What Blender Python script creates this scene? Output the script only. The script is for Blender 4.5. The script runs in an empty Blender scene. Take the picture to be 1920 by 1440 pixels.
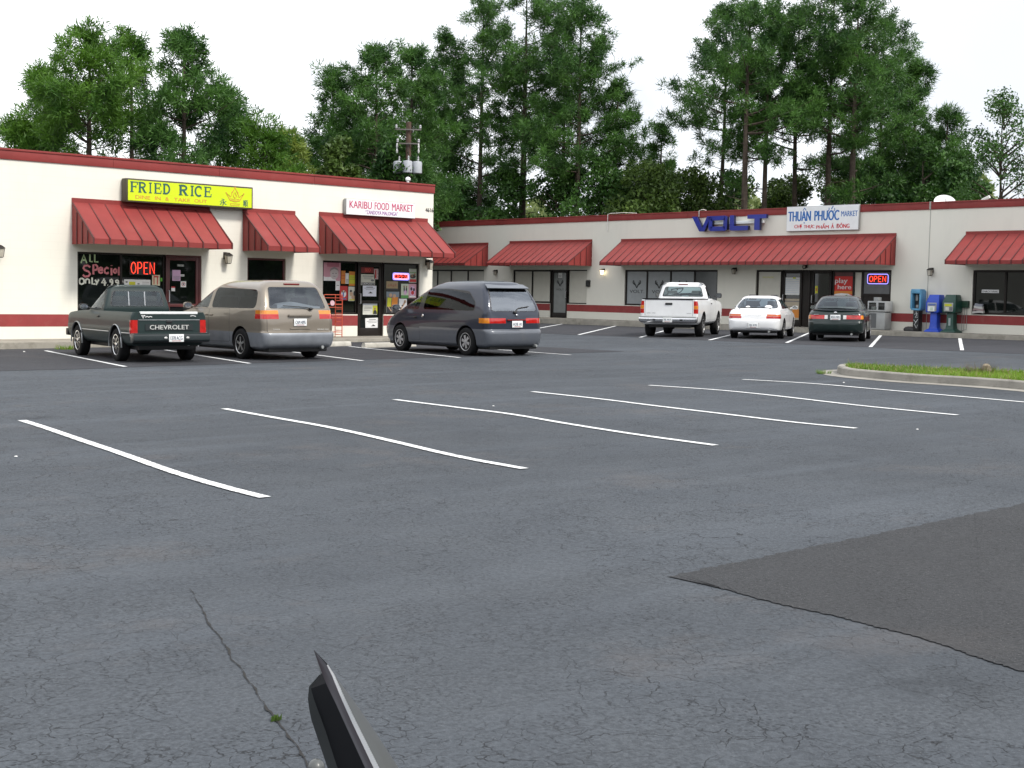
import bpy, bmesh, math, random
import numpy as np
from mathutils import Vector, Matrix, Quaternion

# ------------------------------------------------------------------ camera, sky, sun, exposure
SC = bpy.context.scene
COL = SC.collection
CAM_H = 1.455
FPX = 2585.0                                   # focal length in pixels of a 1920 wide frame
FW = Vector((0.67133763, 0.73820445, -0.06603009))
RT = Vector((0.74052493, -0.67176567, 0.01880731))
UP = Vector((0.03047311, 0.06152298, 0.99764037))
cd = bpy.data.cameras.new("camera")
cam = bpy.data.objects.new("camera", cd)
COL.objects.link(cam)
cd.sensor_fit = 'HORIZONTAL'
cd.sensor_width = 36.0
cd.lens = FPX / 1920 * 36.0
cd.clip_start = 0.05
cd.clip_end = 3000
M = Matrix((RT, UP, -FW)).transposed().to_4x4()
M.translation = Vector((0, 0, CAM_H))
cam.matrix_world = M
SC.camera = cam

SUN_DIR = Vector((0.11, -0.76, 0.84)).normalized()   # towards the sun
world = bpy.data.worlds.new("World")
SC.world = world
world.use_nodes = True
nt = world.node_tree
nt.nodes.clear()
wo = nt.nodes.new("ShaderNodeOutputWorld")
bg = nt.nodes.new("ShaderNodeBackground")
bg.inputs[1].default_value = 0.1
sky = nt.nodes.new("ShaderNodeTexSky")
sky.sky_type = 'NISHITA'
sky.sun_disc = False
sky.sun_elevation = math.asin(SUN_DIR.z)
sky.sun_rotation = math.atan2(SUN_DIR.x, SUN_DIR.y)
tc = nt.nodes.new("ShaderNodeTexCoord")
nz = nt.nodes.new("ShaderNodeTexNoise")
nz.inputs["Scale"].default_value = 2.2
nz.inputs["Detail"].default_value = 5
nt.links.new(tc.outputs["Generated"], nz.inputs["Vector"])
rmp = nt.nodes.new("ShaderNodeMapRange")
rmp.inputs[1].default_value = 0.36
rmp.inputs[2].default_value = 0.52
rmp.inputs[3].default_value = 0.80
rmp.inputs[4].default_value = 0.97
nt.links.new(nz.outputs[0], rmp.inputs[0])
mx = nt.nodes.new("ShaderNodeMix")
mx.data_type = 'RGBA'
nz2 = nt.nodes.new("ShaderNodeTexNoise")
nz2.inputs["Scale"].default_value = 3.1
nz2.inputs["Detail"].default_value = 6
nt.links.new(tc.outputs["Generated"], nz2.inputs["Vector"])
rm2 = nt.nodes.new("ShaderNodeMapRange")
rm2.inputs[1].default_value = 0.40
rm2.inputs[2].default_value = 0.56
nt.links.new(nz2.outputs[0], rm2.inputs[0])
mx2 = nt.nodes.new("ShaderNodeMix")
mx2.data_type = 'RGBA'
mx2.inputs[6].default_value = (8.9, 9.3, 10.0, 1)       # thin grey-blue veil
mx2.inputs[7].default_value = (15.8, 16.1, 16.6, 1)    # bright cloud
nt.links.new(rm2.outputs[0], mx2.inputs[0])
nt.links.new(mx2.outputs[2], mx.inputs[7])
nt.links.new(rmp.outputs[0], mx.inputs[0])
nt.links.new(sky.outputs[0], mx.inputs[6])
nt.links.new(mx.outputs[2], bg.inputs[0])
nt.links.new(bg.outputs[0], wo.inputs[0])

sd = bpy.data.lights.new("sun", 'SUN')
sd.energy = 2.9
sd.angle = math.radians(11)
sd.color = (1.0, 0.95, 0.87)
so = bpy.data.objects.new("sun", sd)
so.rotation_euler = (-SUN_DIR).to_track_quat('-Z', 'Y').to_euler()
so.location = (0, 0, 40)
COL.objects.link(so)
SC.view_settings.view_transform = 'Standard'
SC.view_settings.look = 'None'
SC.view_settings.exposure = 0.2
SC.view_settings.gamma = 1
SC.cycles.max_bounces = 8
SC.cycles.transparent_max_bounces = 12
SC.cycles.caustics_reflective = False
SC.cycles.caustics_refractive = False

# ------------------------------------------------------------------ survey: sight lines onto the real planes of the place
GB, GC = 0.0065, -0.0045                       # the lot falls very gently


def gz(x, y):
    return GB * x + GC * y


def ray(u, v):
    return FW + RT * ((u - 960) / FPX) - UP * ((v - 720) / FPX)


def G(u, v):
    d = ray(u, v)
    t = -CAM_H / (d.z - GB * d.x - GC * d.y)
    return Vector((d.x * t, d.y * t, CAM_H + d.z * t))


YL, XR = 33.0, 45.0                            # the two shop fronts


def LW(u, v, c=0.0):
    d = ray(u, v)
    t = (YL - c) / d.y
    return d.x * t, CAM_H + d.z * t


def RW(u, v, c=0.0):
    d = ray(u, v)
    t = (XR - c) / d.x
    return -d.y * t, CAM_H + d.z * t


class Frame:
    def __init__(s, o, r, n):
        s.o, s.r, s.n = Vector(o), Vector(r), Vector(n)

    def pt(s, a, b, c=0.0):
        return s.o + s.r * a + s.n * c + Vector((0, 0, b))


LF = Frame((0, YL, 0), (1, 0, 0), (0, -1, 0))
RF = Frame((XR, 0, 0), (0, -1, 0), (-1, 0, 0))


# ------------------------------------------------------------------ materials
def new_mat(name):
    m = bpy.data.materials.new(name)
    m.use_nodes = True
    n = m.node_tree
    b = n.nodes["Principled BSDF"]
    return m, n, b


def N(n, t, **kw):
    x = n.nodes.new(t)
    for k, v in kw.items():
        setattr(x, k, v)
    return x


def ramp(n, src, lo, hi, a=0.0, b=1.0):
    r = N(n, "ShaderNodeMapRange")
    r.inputs[1].default_value = lo
    r.inputs[2].default_value = hi
    r.inputs[3].default_value = a
    r.inputs[4].default_value = b
    n.links.new(src, r.inputs[0])
    return r.outputs[0]


def mixc(n, fac, a, b, mode='MIX'):
    m = N(n, "ShaderNodeMix", data_type='RGBA', blend_type=mode)
    for i, s in ((0, fac), (6, a), (7, b)):
        if isinstance(s, (int, float)):
            m.inputs[i].default_value = s
        elif isinstance(s, (tuple, list)):
            m.inputs[i].default_value = (*s[:3], 1)
        else:
            n.links.new(s, m.inputs[i])
    return m.outputs[2]


def noise(n, scale, detail=4, vec=None, rough=.55):
    x = N(n, "ShaderNodeTexNoise")
    x.inputs["Scale"].default_value = scale
    x.inputs["Detail"].default_value = detail
    x.inputs["Roughness"].default_value = rough
    if vec is not None:
        n.links.new(vec, x.inputs["Vector"])
    return x.outputs[0]


def objco(n):
    return N(n, "ShaderNodeTexCoord").outputs["Object"]


def pm(name, col, rough=.6, metal=0.0, var=.12, scale=4.0, bump=0.0, bscale=40, coat=0.0, spec=.5, var2=0.0, dirt=None):
    m, n, b = new_mat(name)
    v = objco(n)
    lo = tuple(c * (1 - var) for c in col)
    hi = tuple(min(1, c * (1 + var)) for c in col)
    c = mixc(n, ramp(n, noise(n, scale, 5, v), .3, .7), lo, hi)
    if dirt:
        c = mixc(n, ramp(n, noise(n, dirt[1], 8, v, .7), .52, .75, 0, dirt[2]), c, dirt[0])
    n.links.new(c, b.inputs["Base Color"])
    b.inputs["Roughness"].default_value = rough
    b.inputs["Metallic"].default_value = metal
    b.inputs["Specular IOR Level"].default_value = spec
    b.inputs["Coat Weight"].default_value = coat
    b.inputs["Coat Roughness"].default_value = .04
    if bump:
        bp = N(n, "ShaderNodeBump")
        bp.inputs["Strength"].default_value = bump
        bp.inputs["Distance"].default_value = .02
        n.links.new(noise(n, bscale, 4, v), bp.inputs["Height"])
        n.links.new(bp.outputs[0], b.inputs["Normal"])
    return m


def emit_mat(name, col, strength):
    m, n, b = new_mat(name)
    b.inputs["Base Color"].default_value = (*[c * .5 for c in col], 1)
    b.inputs["Emission Color"].default_value = (*col, 1)
    b.inputs["Emission Strength"].default_value = strength
    return m


def glass_mat(name, tint, rough=.02, boost=1.0, fmax=1.0):
    m, n, b = new_mat(name)
    n.nodes.remove(b)
    out = n.nodes["Material Output"]
    tr = N(n, "ShaderNodeBsdfTransparent")
    tr.inputs[0].default_value = (*tint, 1)
    gl = N(n, "ShaderNodeBsdfGlossy")
    gl.inputs["Roughness"].default_value = rough
    gl.inputs[0].default_value = (.86, .92, 1, 1)
    fr = N(n, "ShaderNodeFresnel")
    fr.inputs[0].default_value = 1.5
    f2 = ramp(n, fr.outputs[0], 0, 1, .03 * boost, fmax)
    mx_ = N(n, "ShaderNodeMixShader")
    n.links.new(f2, mx_.inputs[0])
    n.links.new(tr.outputs[0], mx_.inputs[1])
    n.links.new(gl.outputs[0], mx_.inputs[2])
    n.links.new(mx_.outputs[0], out.inputs[0])
    return m


def asphalt_mat(name, base, cracks=1.0, patchy=1.0, grit=1.0):
    m, n, b = new_mat(name)
    v = N(n, "ShaderNodeTexCoord").outputs["Object"]
    big = noise(n, .14, 5, v, .6)
    med = noise(n, 1.1, 6, v, .65)
    fine = noise(n, 45, 3, v, .7)
    grain = noise(n, 160, 2, v, .6)
    d = tuple(c * (1 - .28 * patchy) for c in base)
    h = tuple(c * (1 + .24 * patchy) for c in base)
    c = mixc(n, ramp(n, big, .3, .7), d, h)
    c = mixc(n, ramp(n, med, .35, .72, 0, .35 * patchy), c, (base[0] * 1.35, base[1] * 1.28, base[2] * 1.18))
    c = mixc(n, ramp(n, fine, .38, .62, 0, .62), c, tuple(x * .50 for x in base))
    c = mixc(n, ramp(n, grain, .66 - .06 * (grit - 1), .78, 0, .5 * grit), c, (.30, .30, .30))
    pit = N(n, "ShaderNodeTexVoronoi")
    pit.inputs["Scale"].default_value = 38
    n.links.new(v, pit.inputs["Vector"])
    pm_ = N(n, "ShaderNodeMath", operation='MULTIPLY')
    n.links.new(ramp(n, pit.outputs["Distance"], .12, .36, 1, 0), pm_.inputs[0])
    n.links.new(ramp(n, noise(n, 2.5, 4, v), .42, .58), pm_.inputs[1])
    c = mixc(n, pm_.outputs[0], c, tuple(x * .35 for x in base))
    # dusty brownish wash
    dust = noise(n, .45, 6, v, .7)
    c = mixc(n, ramp(n, dust, .56, .74, 0, .38 * patchy), c, (.135, .115, .105))
    # old oil drips, thin dark blots
    oil = N(n, "ShaderNodeTexVoronoi")
    oil.inputs["Scale"].default_value = .42
    n.links.new(v, oil.inputs["Vector"])
    om = N(n, "ShaderNodeMath", operation='MULTIPLY')
    n.links.new(ramp(n, oil.outputs["Distance"], .03, .16, 1, 0), om.inputs[0])
    n.links.new(ramp(n, noise(n, 5, 5, v), .40, .62, 0, .55), om.inputs[1])
    c = mixc(n, om.outputs[0], c, tuple(x * .35 for x in base))
    # longitudinal wear streaks
    mp = N(n, "ShaderNodeMapping")
    mp.inputs["Rotation"].default_value = (0, 0, math.radians(-22))
    mp.inputs["Scale"].default_value = (.12, 1.6, 1)
    n.links.new(v, mp.inputs[0])
    c = mixc(n, ramp(n, noise(n, 1.0, 4, mp.outputs[0]), .5, .75, 0, .32 * patchy), c, tuple(x * 1.5 for x in base))
    mq = N(n, "ShaderNodeMapping")
    mq.inputs["Rotation"].default_value = (0, 0, math.radians(48))
    mq.inputs["Scale"].default_value = (.05, .9, 1)
    n.links.new(v, mq.inputs[0])
    c = mixc(n, ramp(n, noise(n, 1.2, 3, mq.outputs[0]), .55, .72, 0, .30 * patchy), c, tuple(x * .6 for x in base))
    hgt = fine
    if cracks > 0:
        # warped voronoi borders = alligator cracking
        wn = N(n, "ShaderNodeTexNoise")
        wn.inputs["Scale"].default_value = 7.0
        wn.inputs["Detail"].default_value = 3
        n.links.new(v, wn.inputs["Vector"])
        wsub = N(n, "ShaderNodeVectorMath", operation='SUBTRACT')
        wsub.inputs[1].default_value = (.5, .5, .5)
        n.links.new(wn.outputs[1], wsub.inputs[0])
        wsc = N(n, "ShaderNodeVectorMath", operation='SCALE')
        wsc.inputs[3].default_value = .13
        n.links.new(wsub.outputs[0], wsc.inputs[0])
        wad = N(n, "ShaderNodeVectorMath", operation='ADD')
        n.links.new(v, wad.inputs[0])
        n.links.new(wsc.outputs[0], wad.inputs[1])
        masks = []
        for sc, w, t0, t1, ms in ((3.8, .0085, .44, .54, .9), (10.5, .020, .46, .56, 1.3), (1.6, .0032, .42, .52, .5)):
            vo = N(n, "ShaderNodeTexVoronoi", feature='DISTANCE_TO_EDGE')
            vo.inputs["Scale"].default_value = sc
            n.links.new(wad.outputs[0], vo.inputs["Vector"])
            k = ramp(n, vo.outputs["Distance"], w * .55, w, 1, 0)
            g = ramp(n, noise(n, ms, 4, v), t0, t1)
            brk = ramp(n, noise(n, 7 + sc, 3, v), .44, .50)
            mm = N(n, "ShaderNodeMath", operation='MULTIPLY')
            n.links.new(k, mm.inputs[0])
            n.links.new(g, mm.inputs[1])
            m2 = N(n, "ShaderNodeMath", operation='MULTIPLY')
            n.links.new(mm.outputs[0], m2.inputs[0])
            n.links.new(brk, m2.inputs[1])
            masks.append(m2.outputs[0])
        a1 = N(n, "ShaderNodeMath", operation='MAXIMUM')
        n.links.new(masks[0], a1.inputs[0])
        n.links.new(masks[1], a1.inputs[1])
        a2 = N(n, "ShaderNodeMath", operation='MAXIMUM')
        n.links.new(a1.outputs[0], a2.inputs[0])
        n.links.new(masks[2], a2.inputs[1])
        cm = N(n, "ShaderNodeMath", operation='MULTIPLY')
        cm.inputs[1].default_value = cracks
        n.links.new(a2.outputs[0], cm.inputs[0])
        reg = N(n, "ShaderNodeMath", operation='MULTIPLY')
        n.links.new(cm.outputs[0], reg.inputs[0])
        n.links.new(ramp(n, noise(n, .30, 3, v), 38e-2, .56, .45, 1.0), reg.inputs[1])
        cm = reg
        c = mixc(n, cm.outputs[0], c, (.008, .0075, .0075))
        hs = N(n, "ShaderNodeMath", operation='SUBTRACT')
        n.links.new(fine, hs.inputs[0])
        n.links.new(cm.outputs[0], hs.inputs[1])
        hgt = hs.outputs[0]
    n.links.new(c, b.inputs["Base Color"])
    b.inputs["Roughness"].default_value = .82
    b.inputs["Specular IOR Level"].default_value = .2
    bp = N(n, "ShaderNodeBump")
    bp.inputs["Strength"].default_value = .8
    bp.inputs["Distance"].default_value = .014
    n.links.new(hgt, bp.inputs["Height"])
    n.links.new(bp.outputs[0], b.inputs["Normal"])
    return m


def wall_mat(name, col, rot):
    """painted concrete block: faint block joints, rain streaks and a grubby foot"""
    m, n, b = new_mat(name)
    v = N(n, "ShaderNodeTexCoord").outputs["Object"]
    mp = N(n, "ShaderNodeMapping")
    mp.inputs["Rotation"].default_value = rot
    n.links.new(v, mp.inputs[0])
    br = N(n, "ShaderNodeTexBrick")
    br.inputs["Scale"].default_value = 1.0
    br.inputs["Brick Width"].default_value = .4
    br.inputs["Row Height"].default_value = .2
    br.inputs["Mortar Size"].default_value = .006
    br.inputs["Mortar Smooth"].default_value = .6
    br.inputs["Color1"].default_value = (1, 1, 1, 1)
    br.inputs["Color2"].default_value = (.985, .985, .985, 1)
    br.inputs["Mortar"].default_value = (.94, .94, .935, 1)
    n.links.new(mp.outputs[0], br.inputs["Vector"])
    c = mixc(n, ramp(n, noise(n, .7, 5, v), .3, .7), tuple(x * .95 for x in col), col)
    c = mixc(n, 1.0, c, br.outputs["Color"], 'MULTIPLY')
    st = N(n, "ShaderNodeMapping")
    st.inputs["Scale"].default_value = (1.5, 1.5, .22)
    n.links.new(v, st.inputs[0])
    c = mixc(n, ramp(n, noise(n, 1.6, 6, st.outputs[0], .65), .52, .8, 0, .24), c, tuple(x * .72 for x in col))
    n.links.new(c, b.inputs["Base Color"])
    b.inputs["Roughness"].default_value = .75
    bp = N(n, "ShaderNodeBump")
    bp.inputs["Strength"].default_value = .25
    bp.inputs["Distance"].default_value = .004
    n.links.new(br.outputs["Color"], bp.inputs["Height"])
    n.links.new(bp.outputs[0], b.inputs["Normal"])
    return m


def leaf_mat(name, dark, light, trans=.25, dry=None):
    m, n, b = new_mat(name)
    geo = N(n, "ShaderNodeNewGeometry")
    v = objco(n)
    f = N(n, "ShaderNodeMath", operation='ADD')
    n.links.new(ramp(n, geo.outputs["Random Per Island"], 0, 1, -.25, .25), f.inputs[0])
    n.links.new(ramp(n, noise(n, .55, 4, v), .32, .68), f.inputs[1])
    f.use_clamp = True
    c = mixc(n, f.outputs[0], dark, light)
    if dry:
        c = mixc(n, ramp(n, geo.outputs["Random Per Island"], .80, .84), c, dry)
    n.links.new(c, b.inputs["Base Color"])
    b.inputs["Roughness"].default_value = .5
    b.inputs["Specular IOR Level"].default_value = .35
    tl = N(n, "ShaderNodeBsdfTranslucent")
    n.links.new(c, tl.inputs[0])
    ms = N(n, "ShaderNodeMixShader")
    ms.inputs[0].default_value = trans
    n.links.new(b.outputs[0], ms.inputs[1])
    n.links.new(tl.outputs[0], ms.inputs[2])
    n.links.new(ms.outputs[0], n.nodes["Material Output"].inputs[0])
    return m


MT = {}
MT['asphalt'] = asphalt_mat("asphalt_worn", (.076, .086, .100), .65)
MT['asphalt_dark'] = asphalt_mat("asphalt_resealed", (.050, .052, .060), .25, .7)
MT['asphalt_patch'] = asphalt_mat("asphalt_patch", (.048, .050, .054), .2, .45, 1.5)
MT['line'] = pm("road_paint_white", (.70, .71, .71), .75, var=.1, scale=9, dirt=((.16, .16, .17), 9, 1.0))
MT['concrete'] = pm("concrete", (.28, .26, .22), .85, var=.18, scale=2.5, bump=.4, bscale=30, dirt=((.12, .11, .08), 3, .7))
MT['concrete_light'] = pm("concrete_light", (.45, .43, .38), .85, var=.12, scale=4, bump=.3, dirt=((.2, .18, .14), 5, .5))
MT['dirt'] = pm("soil", (.16, .11, .07), .95, var=.3, scale=3, bump=.6)
MT['ground'] = pm("rough_ground", (.10, .11, .05), .95, var=.35, scale=.3)
MT['wall_l'] = wall_mat("cream_block_wall", (.79, .768, .685), (math.radians(90), 0, 0))
MT['wall_r'] = wall_mat("cream_block_wall_r", (.79, .768, .685), (math.radians(90), 0, math.radians(90)))
MT['red'] = pm("red_metal", (.230, .035, .032), .55, var=.12, scale=1.4, spec=.3, dirt=((.255, .062, .055), 2.0, .5))
MT['red_dark'] = pm("red_metal_seam", (.085, .014, .014), .5, var=.1)
MT['red_paint'] = pm("red_wall_paint", (.26, .034, .034), .7, var=.12, scale=2, bump=.2, dirt=((.26, .09, .08), 3, .5))
MT['soffit'] = pm("soffit_board", (.42, .40, .33), .8)
MT['roof'] = pm("roof_gravel", (.3, .29, .27), .9)
MT['bronze'] = pm("bronze_frame", (.018, .014, .012), .5, metal=.2, var=.2, spec=.3)
MT['redframe'] = pm("dark_red_frame", (.09, .018, .018), .45, var=.2)
MT['black'] = pm("black_plastic", (.012, .012, .013), .45, var=.2)
MT['rubber'] = pm("tyre_rubber", (.012, .012, .013), .85, var=.25, scale=8, spec=.2)
MT['shopglass'] = pm("dark_shop_glass", (.007, .009, .008), .03, var=.3, scale=.8, spec=.45)
MT['blind'] = pm("cream_blind", (.56, .54, .47), .35, var=.04, spec=.5)
MT['frost'] = pm("frosted_grey_glass", (.27, .29, .30), .22, var=.06)
MT['frostdark'] = pm("grey_film_glass", (.12, .125, .13), .15, var=.1)
MT['doorglass'] = pm("grey_door_glass", (.16, .17, .165), .15, var=.08)
MT['chrome'] = pm("chrome", (.75, .75, .76), .12, metal=1, var=.03)
MT['alu'] = pm("aluminium", (.55, .56, .57), .35, metal=.9, var=.05)
MT['steel'] = pm("grey_steel", (.33, .34, .34), .5, metal=.2, var=.1)
MT['white'] = pm("white_panel", (.78, .80, .80), .5, var=.04)
MT['paper'] = pm("white_paper", (.74, .74, .72), .8, var=.03)
MT['pvc'] = pm("white_conduit", (.7, .69, .66), .5)
MT['wood'] = pm("pole_wood", (.075, .045, .032), .85, var=.3, scale=6, bump=.4)
MT['bark'] = pm("pine_bark", (.055, .040, .030), .9, var=.4, scale=5, bump=.6, bscale=14)
MT['lampglass'] = pm("lamp_glass", (.45, .42, .35), .25)
MT['neon'] = emit_mat("neon_red", (1.0, .06, .03), 1.7)
MT['neon_b'] = emit_mat("neon_blue", (.35, .30, 1.0), 1.6)
MT['neon_p'] = emit_mat("neon_pink", (1.0, .45, .65), 1.2)
MT['bulb'] = emit_mat("lit_bulb", (1.0, .82, .5), 6)


def flat(name, col, rough=.6):
    k = 'c_' + name
    if k not in MT:
        MT[k] = pm(name, col, rough, var=.06, scale=8)
    return MT[k]


# ------------------------------------------------------------------ mesh building
class MB:
    def __init__(s, tf=None):
        s.v, s.f, s.mi, s.tf, s.cur = [], [], [], tf, 0

    def pts(s, ps):
        i0 = len(s.v)
        for p in ps:
            s.v.append(Vector(s.tf(*p)) if s.tf else Vector(p))
        return i0

    def face(s, ps):
        i = s.pts(ps)
        s.f.append(tuple(range(i, i + len(ps))))
        s.mi.append(s.cur)

    def box(s, x0, x1, y0, y1, z0, z1):
        i = s.pts([(x0, y0, z0), (x1, y0, z0), (x1, y1, z0), (x0, y1, z0), (x0, y0, z1), (x1, y0, z1), (x1, y1, z1), (x0, y1, z1)])
        for q in ((0, 3, 2, 1), (4, 5, 6, 7), (0, 1, 5, 4), (1, 2, 6, 5), (2, 3, 7, 6), (3, 0, 4, 7)):
            s.f.append(tuple(i + k for k in q))
            s.mi.append(s.cur)

    def rings(s, rings, closed=True, cap=True):
        n = len(rings[0])
        st = [s.pts(r) for r in rings]
        for a, b in zip(st, st[1:]):
            for k in range(n if closed else n - 1):
                k2 = (k + 1) % n
                s.f.append((a + k, a + k2, b + k2, b + k))
                s.mi.append(s.cur)
        if cap and closed:
            s.f.append(tuple(range(st[0] + n - 1, st[0] - 1, -1)))
            s.f.append(tuple(range(st[-1], st[-1] + n)))
            s.mi += [s.cur, s.cur]

    def prism(s, poly, z0, z1):
        """poly in first two coordinates, extruded along the third"""
        s.rings([[(p[0], p[1], z0) for p in poly], [(p[0], p[1], z1) for p in poly]])

    def tube(s, path, r, n=8, r1=None, flat=1.0):
        path = [Vector(p) for p in path]
        rings = []
        m = len(path)
        for i, p in enumerate(path):
            d = (path[min(i + 1, m - 1)] - path[max(i - 1, 0)])
            if d.length < 1e-9:
                d = Vector((0, 0, 1))
            d.normalize()
            ref = Vector((0, 0, 1)) if abs(d.z) < .9 else Vector((1, 0, 0))
            a = d.cross(ref).normalized()
            b = d.cross(a)
            rr = r if r1 is None else r + (r1 - r) * i / max(1, m - 1)
            rings.append([p + a * (rr * math.cos(2 * math.pi * k / n)) + b * (rr * flat * math.sin(2 * math.pi * k / n)) for k in range(n)])
        s.rings(rings)

    def lathe(s, prof, c, axis='z', n=20):
        rings = []
        for r, h in prof:
            ring = []
            for k in range(n):
                t = 2 * math.pi * k / n
                a, b = r * math.cos(t), r * math.sin(t)
                if axis == 'z':
                    ring.append((c[0] + a, c[1] + b, c[2] + h))
                elif axis == 'y':
                    ring.append((c[0] + a, c[1] + h, c[2] + b))
                else:
                    ring.append((c[0] + h, c[1] + a, c[2] + b))
            rings.append(ring)
        s.rings(rings)

    def ell(s, c, rx, ry, rz, nu=14, nv=9):
        rings = []
        for j in range(nv + 1):
            t = math.pi * (j / nv) * .998 + .003
            rings.append([(c[0] + rx * math.sin(t) * math.cos(2 * math.pi * k / nu), c[1] + ry * math.sin(t) * math.sin(2 * math.pi * k / nu), c[2] + rz * math.cos(t)) for k in range(nu)])
        s.rings(rings)

    def build(s, name, mat, parent=None, origin=(0, 0, 0), smooth=False, bevel=0.0, angle=35, recalc=True):
        o = Vector(origin)
        me = bpy.data.meshes.new(name)
        me.from_pydata([tuple(p - o) for p in s.v], [], s.f)
        mats = mat if isinstance(mat, (list, tuple)) else [mat]
        for m in mats:
            me.materials.append(m)
        if len(mats) > 1:
            me.polygons.foreach_set("material_index", s.mi)
        if recalc or bevel:
            bm = bmesh.new()
            bm.from_mesh(me)
            if recalc:
                bmesh.ops.recalc_face_normals(bm, faces=bm.faces)
            if bevel:
                es = [e for e in bm.edges if len(e.link_faces) == 2 and e.calc_face_angle(0) > .5]
                bmesh.ops.bevel(bm, geom=es, offset=bevel, segments=2, affect='EDGES', profile=.6, clamp_overlap=True)
            bm.to_mesh(me)
            bm.free()
        if smooth or bevel:
            me.polygons.foreach_set("use_smooth", [True] * len(me.polygons))
            me.set_sharp_from_angle(angle=math.radians(angle))
        ob = bpy.data.objects.new(name, me)
        COL.objects.link(ob)
        if parent:
            ob.parent = parent
        else:
            ob.location = o
        return ob


def tag(o, label=None, cat=None, group=None, kind=None):
    if label:
        o["label"] = label
    if cat:
        o["category"] = cat
    if group:
        o["group"] = group
    if kind:
        o["kind"] = kind
    return o


def thing(name, loc, label, cat, group=None, rz=0.0):
    o = bpy.data.objects.new(name, None)
    o.empty_display_size = .2
    COL.objects.link(o)
    o.location = loc
    o.rotation_euler = (0, 0, rz)
    return tag(o, label, cat, group)


_font_cache = {}


def text_pts(s):
    """outline faces of a string in the built-in font, in unit box (0..1, 0..1)"""
    if s in _font_cache:
        return _font_cache[s]
    cu = bpy.data.curves.new("txt", 'FONT')
    cu.body = s
    cu.resolution_u = 3
    ob = bpy.data.objects.new("txt", cu)
    COL.objects.link(ob)
    dg = bpy.context.evaluated_depsgraph_get()
    me = bpy.data.meshes.new_from_object(ob.evaluated_get(dg))
    vs = [(v.co.x, v.co.y) for v in me.vertices]
    fs = [tuple(p.vertices) for p in me.polygons]
    bpy.data.objects.remove(ob)
    bpy.data.curves.remove(cu)
    bpy.data.meshes.remove(me)
    x0 = min(p[0] for p in vs)
    x1 = max(p[0] for p in vs)
    y0 = min(p[1] for p in vs)
    y1 = max(p[1] for p in vs)
    vs = [((x - x0) / (x1 - x0), (y - y0) / (y1 - y0)) for x, y in vs]
    _font_cache[s] = (vs, fs)
    return vs, fs


def add_text(mb, s, a0, a1, b0, b1, c, shear=0.0, bold=0.012):
    vs, fs = text_pts(s)
    w = bold * (b1 - b0) * 1.6
    for j, dx in enumerate((-w, w) if bold else (0,)):
        i = mb.pts([(a0 + w + (a1 - a0 - 2 * w) * x + shear * y + dx, b0 + (b1 - b0) * y, c + .0004 * j) for x, y in vs])
        for f in fs:
            mb.f.append(tuple(i + k for k in f))
            mb.mi.append(mb.cur)


# strokes on a 0..1 box for hand lettering, neon and the serif sign
STROKE = {
    'A': [[(0, 0), (.5, 1), (1, 0)], [(.2, .38), (.8, .38)]],
    'L': [[(.1, 1), (.1, 0), (.9, 0)]],
    'S': [[(.9, .85), (.6, 1), (.25, .95), (.1, .75), (.3, .56), (.7, .46), (.9, .25), (.7, .04), (.3, 0), (.05, .15)]],
    'P': [[(.1, 0), (.1, 1), (.6, 1), (.9, .85), (.9, .62), (.6, .48), (.1, .48)]],
    'O': [[(.5, 1), (.15, .85), (0, .5), (.15, .15), (.5, 0), (.85, .15), (1, .5), (.85, .85), (.5, 1)]],
    'E': [[(.9, 1), (.1, 1), (.1, 0), (.9, 0)], [(.1, .52), (.75, .52)]],
    'N': [[(.05, 0), (.05, 1), (.95, 0), (.95, 1)]],
    'e': [[(.1, .4), (.9, .4), (.85, .62), (.5, .75), (.15, .62), (.05, .35), (.2, .08), (.5, 0), (.9, .12)]],
    'c': [[(.9, .62), (.55, .75), (.2, .6), (.08, .36), (.2, .1), (.55, 0), (.92, .12)]],
    'i': [[(.5, .7), (.5, 0)], [(.5, .95), (.5, .9)]],
    'a': [[(.85, .7), (.85, 0)], [(.85, .55), (.5, .72), (.15, .5), (.12, .2), (.45, 0), (.85, .2)]],
    'l': [[(.5, 1), (.5, 0)]],
    'n': [[(.1, .72), (.1, 0)], [(.1, .5), (.45, .74), (.85, .6), (.9, 0)]],
    'y': [[(.1, .7), (.5, .28)], [(.95, .75), (.3, -.1)]],
    '4': [[(.6, 1), (.1, .35), (.95, .35)], [(.65, .75), (.65, -.12)]],
    '9': [[(.9, .75), (.55, 1), (.15, .82), (.2, .55), (.6, .45), (.9, .72), (.85, .3), (.5, -.05)]],
    '.': [[(.45, .06), (.55, .02)]],
}


def stroke_text(mb, chars, r, c, flat=.35, n=6):
    """chars: list of (char, a0, a1, b0, b1)"""
    for ch, a0, a1, b0, b1 in chars:
        for st in STROKE[ch]:
            mb.tube([(a0 + (a1 - a0) * x, b0 + (b1 - b0) * y, c) for x, y in st], r, n, flat=flat)


# ------------------------------------------------------------------ ground, lot, markings
def sheet(name, poly, mat, lift, kind='structure', sub=0):
    mb = MB()
    mb.face([(p[0], p[1], gz(p[0], p[1]) + lift) for p in poly])
    o = mb.build(name, mat, recalc=False)
    return tag(o, kind=kind)


sheet("ground", [(-900, -900), (1500, -900), (1500, 1500), (-900, 1500)], MT['ground'], -.03)
sheet("parking_lot", [(-25, -25), (43.6, -25), (43.6, 75), (-25, 75)], MT['asphalt'], 0)
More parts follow.
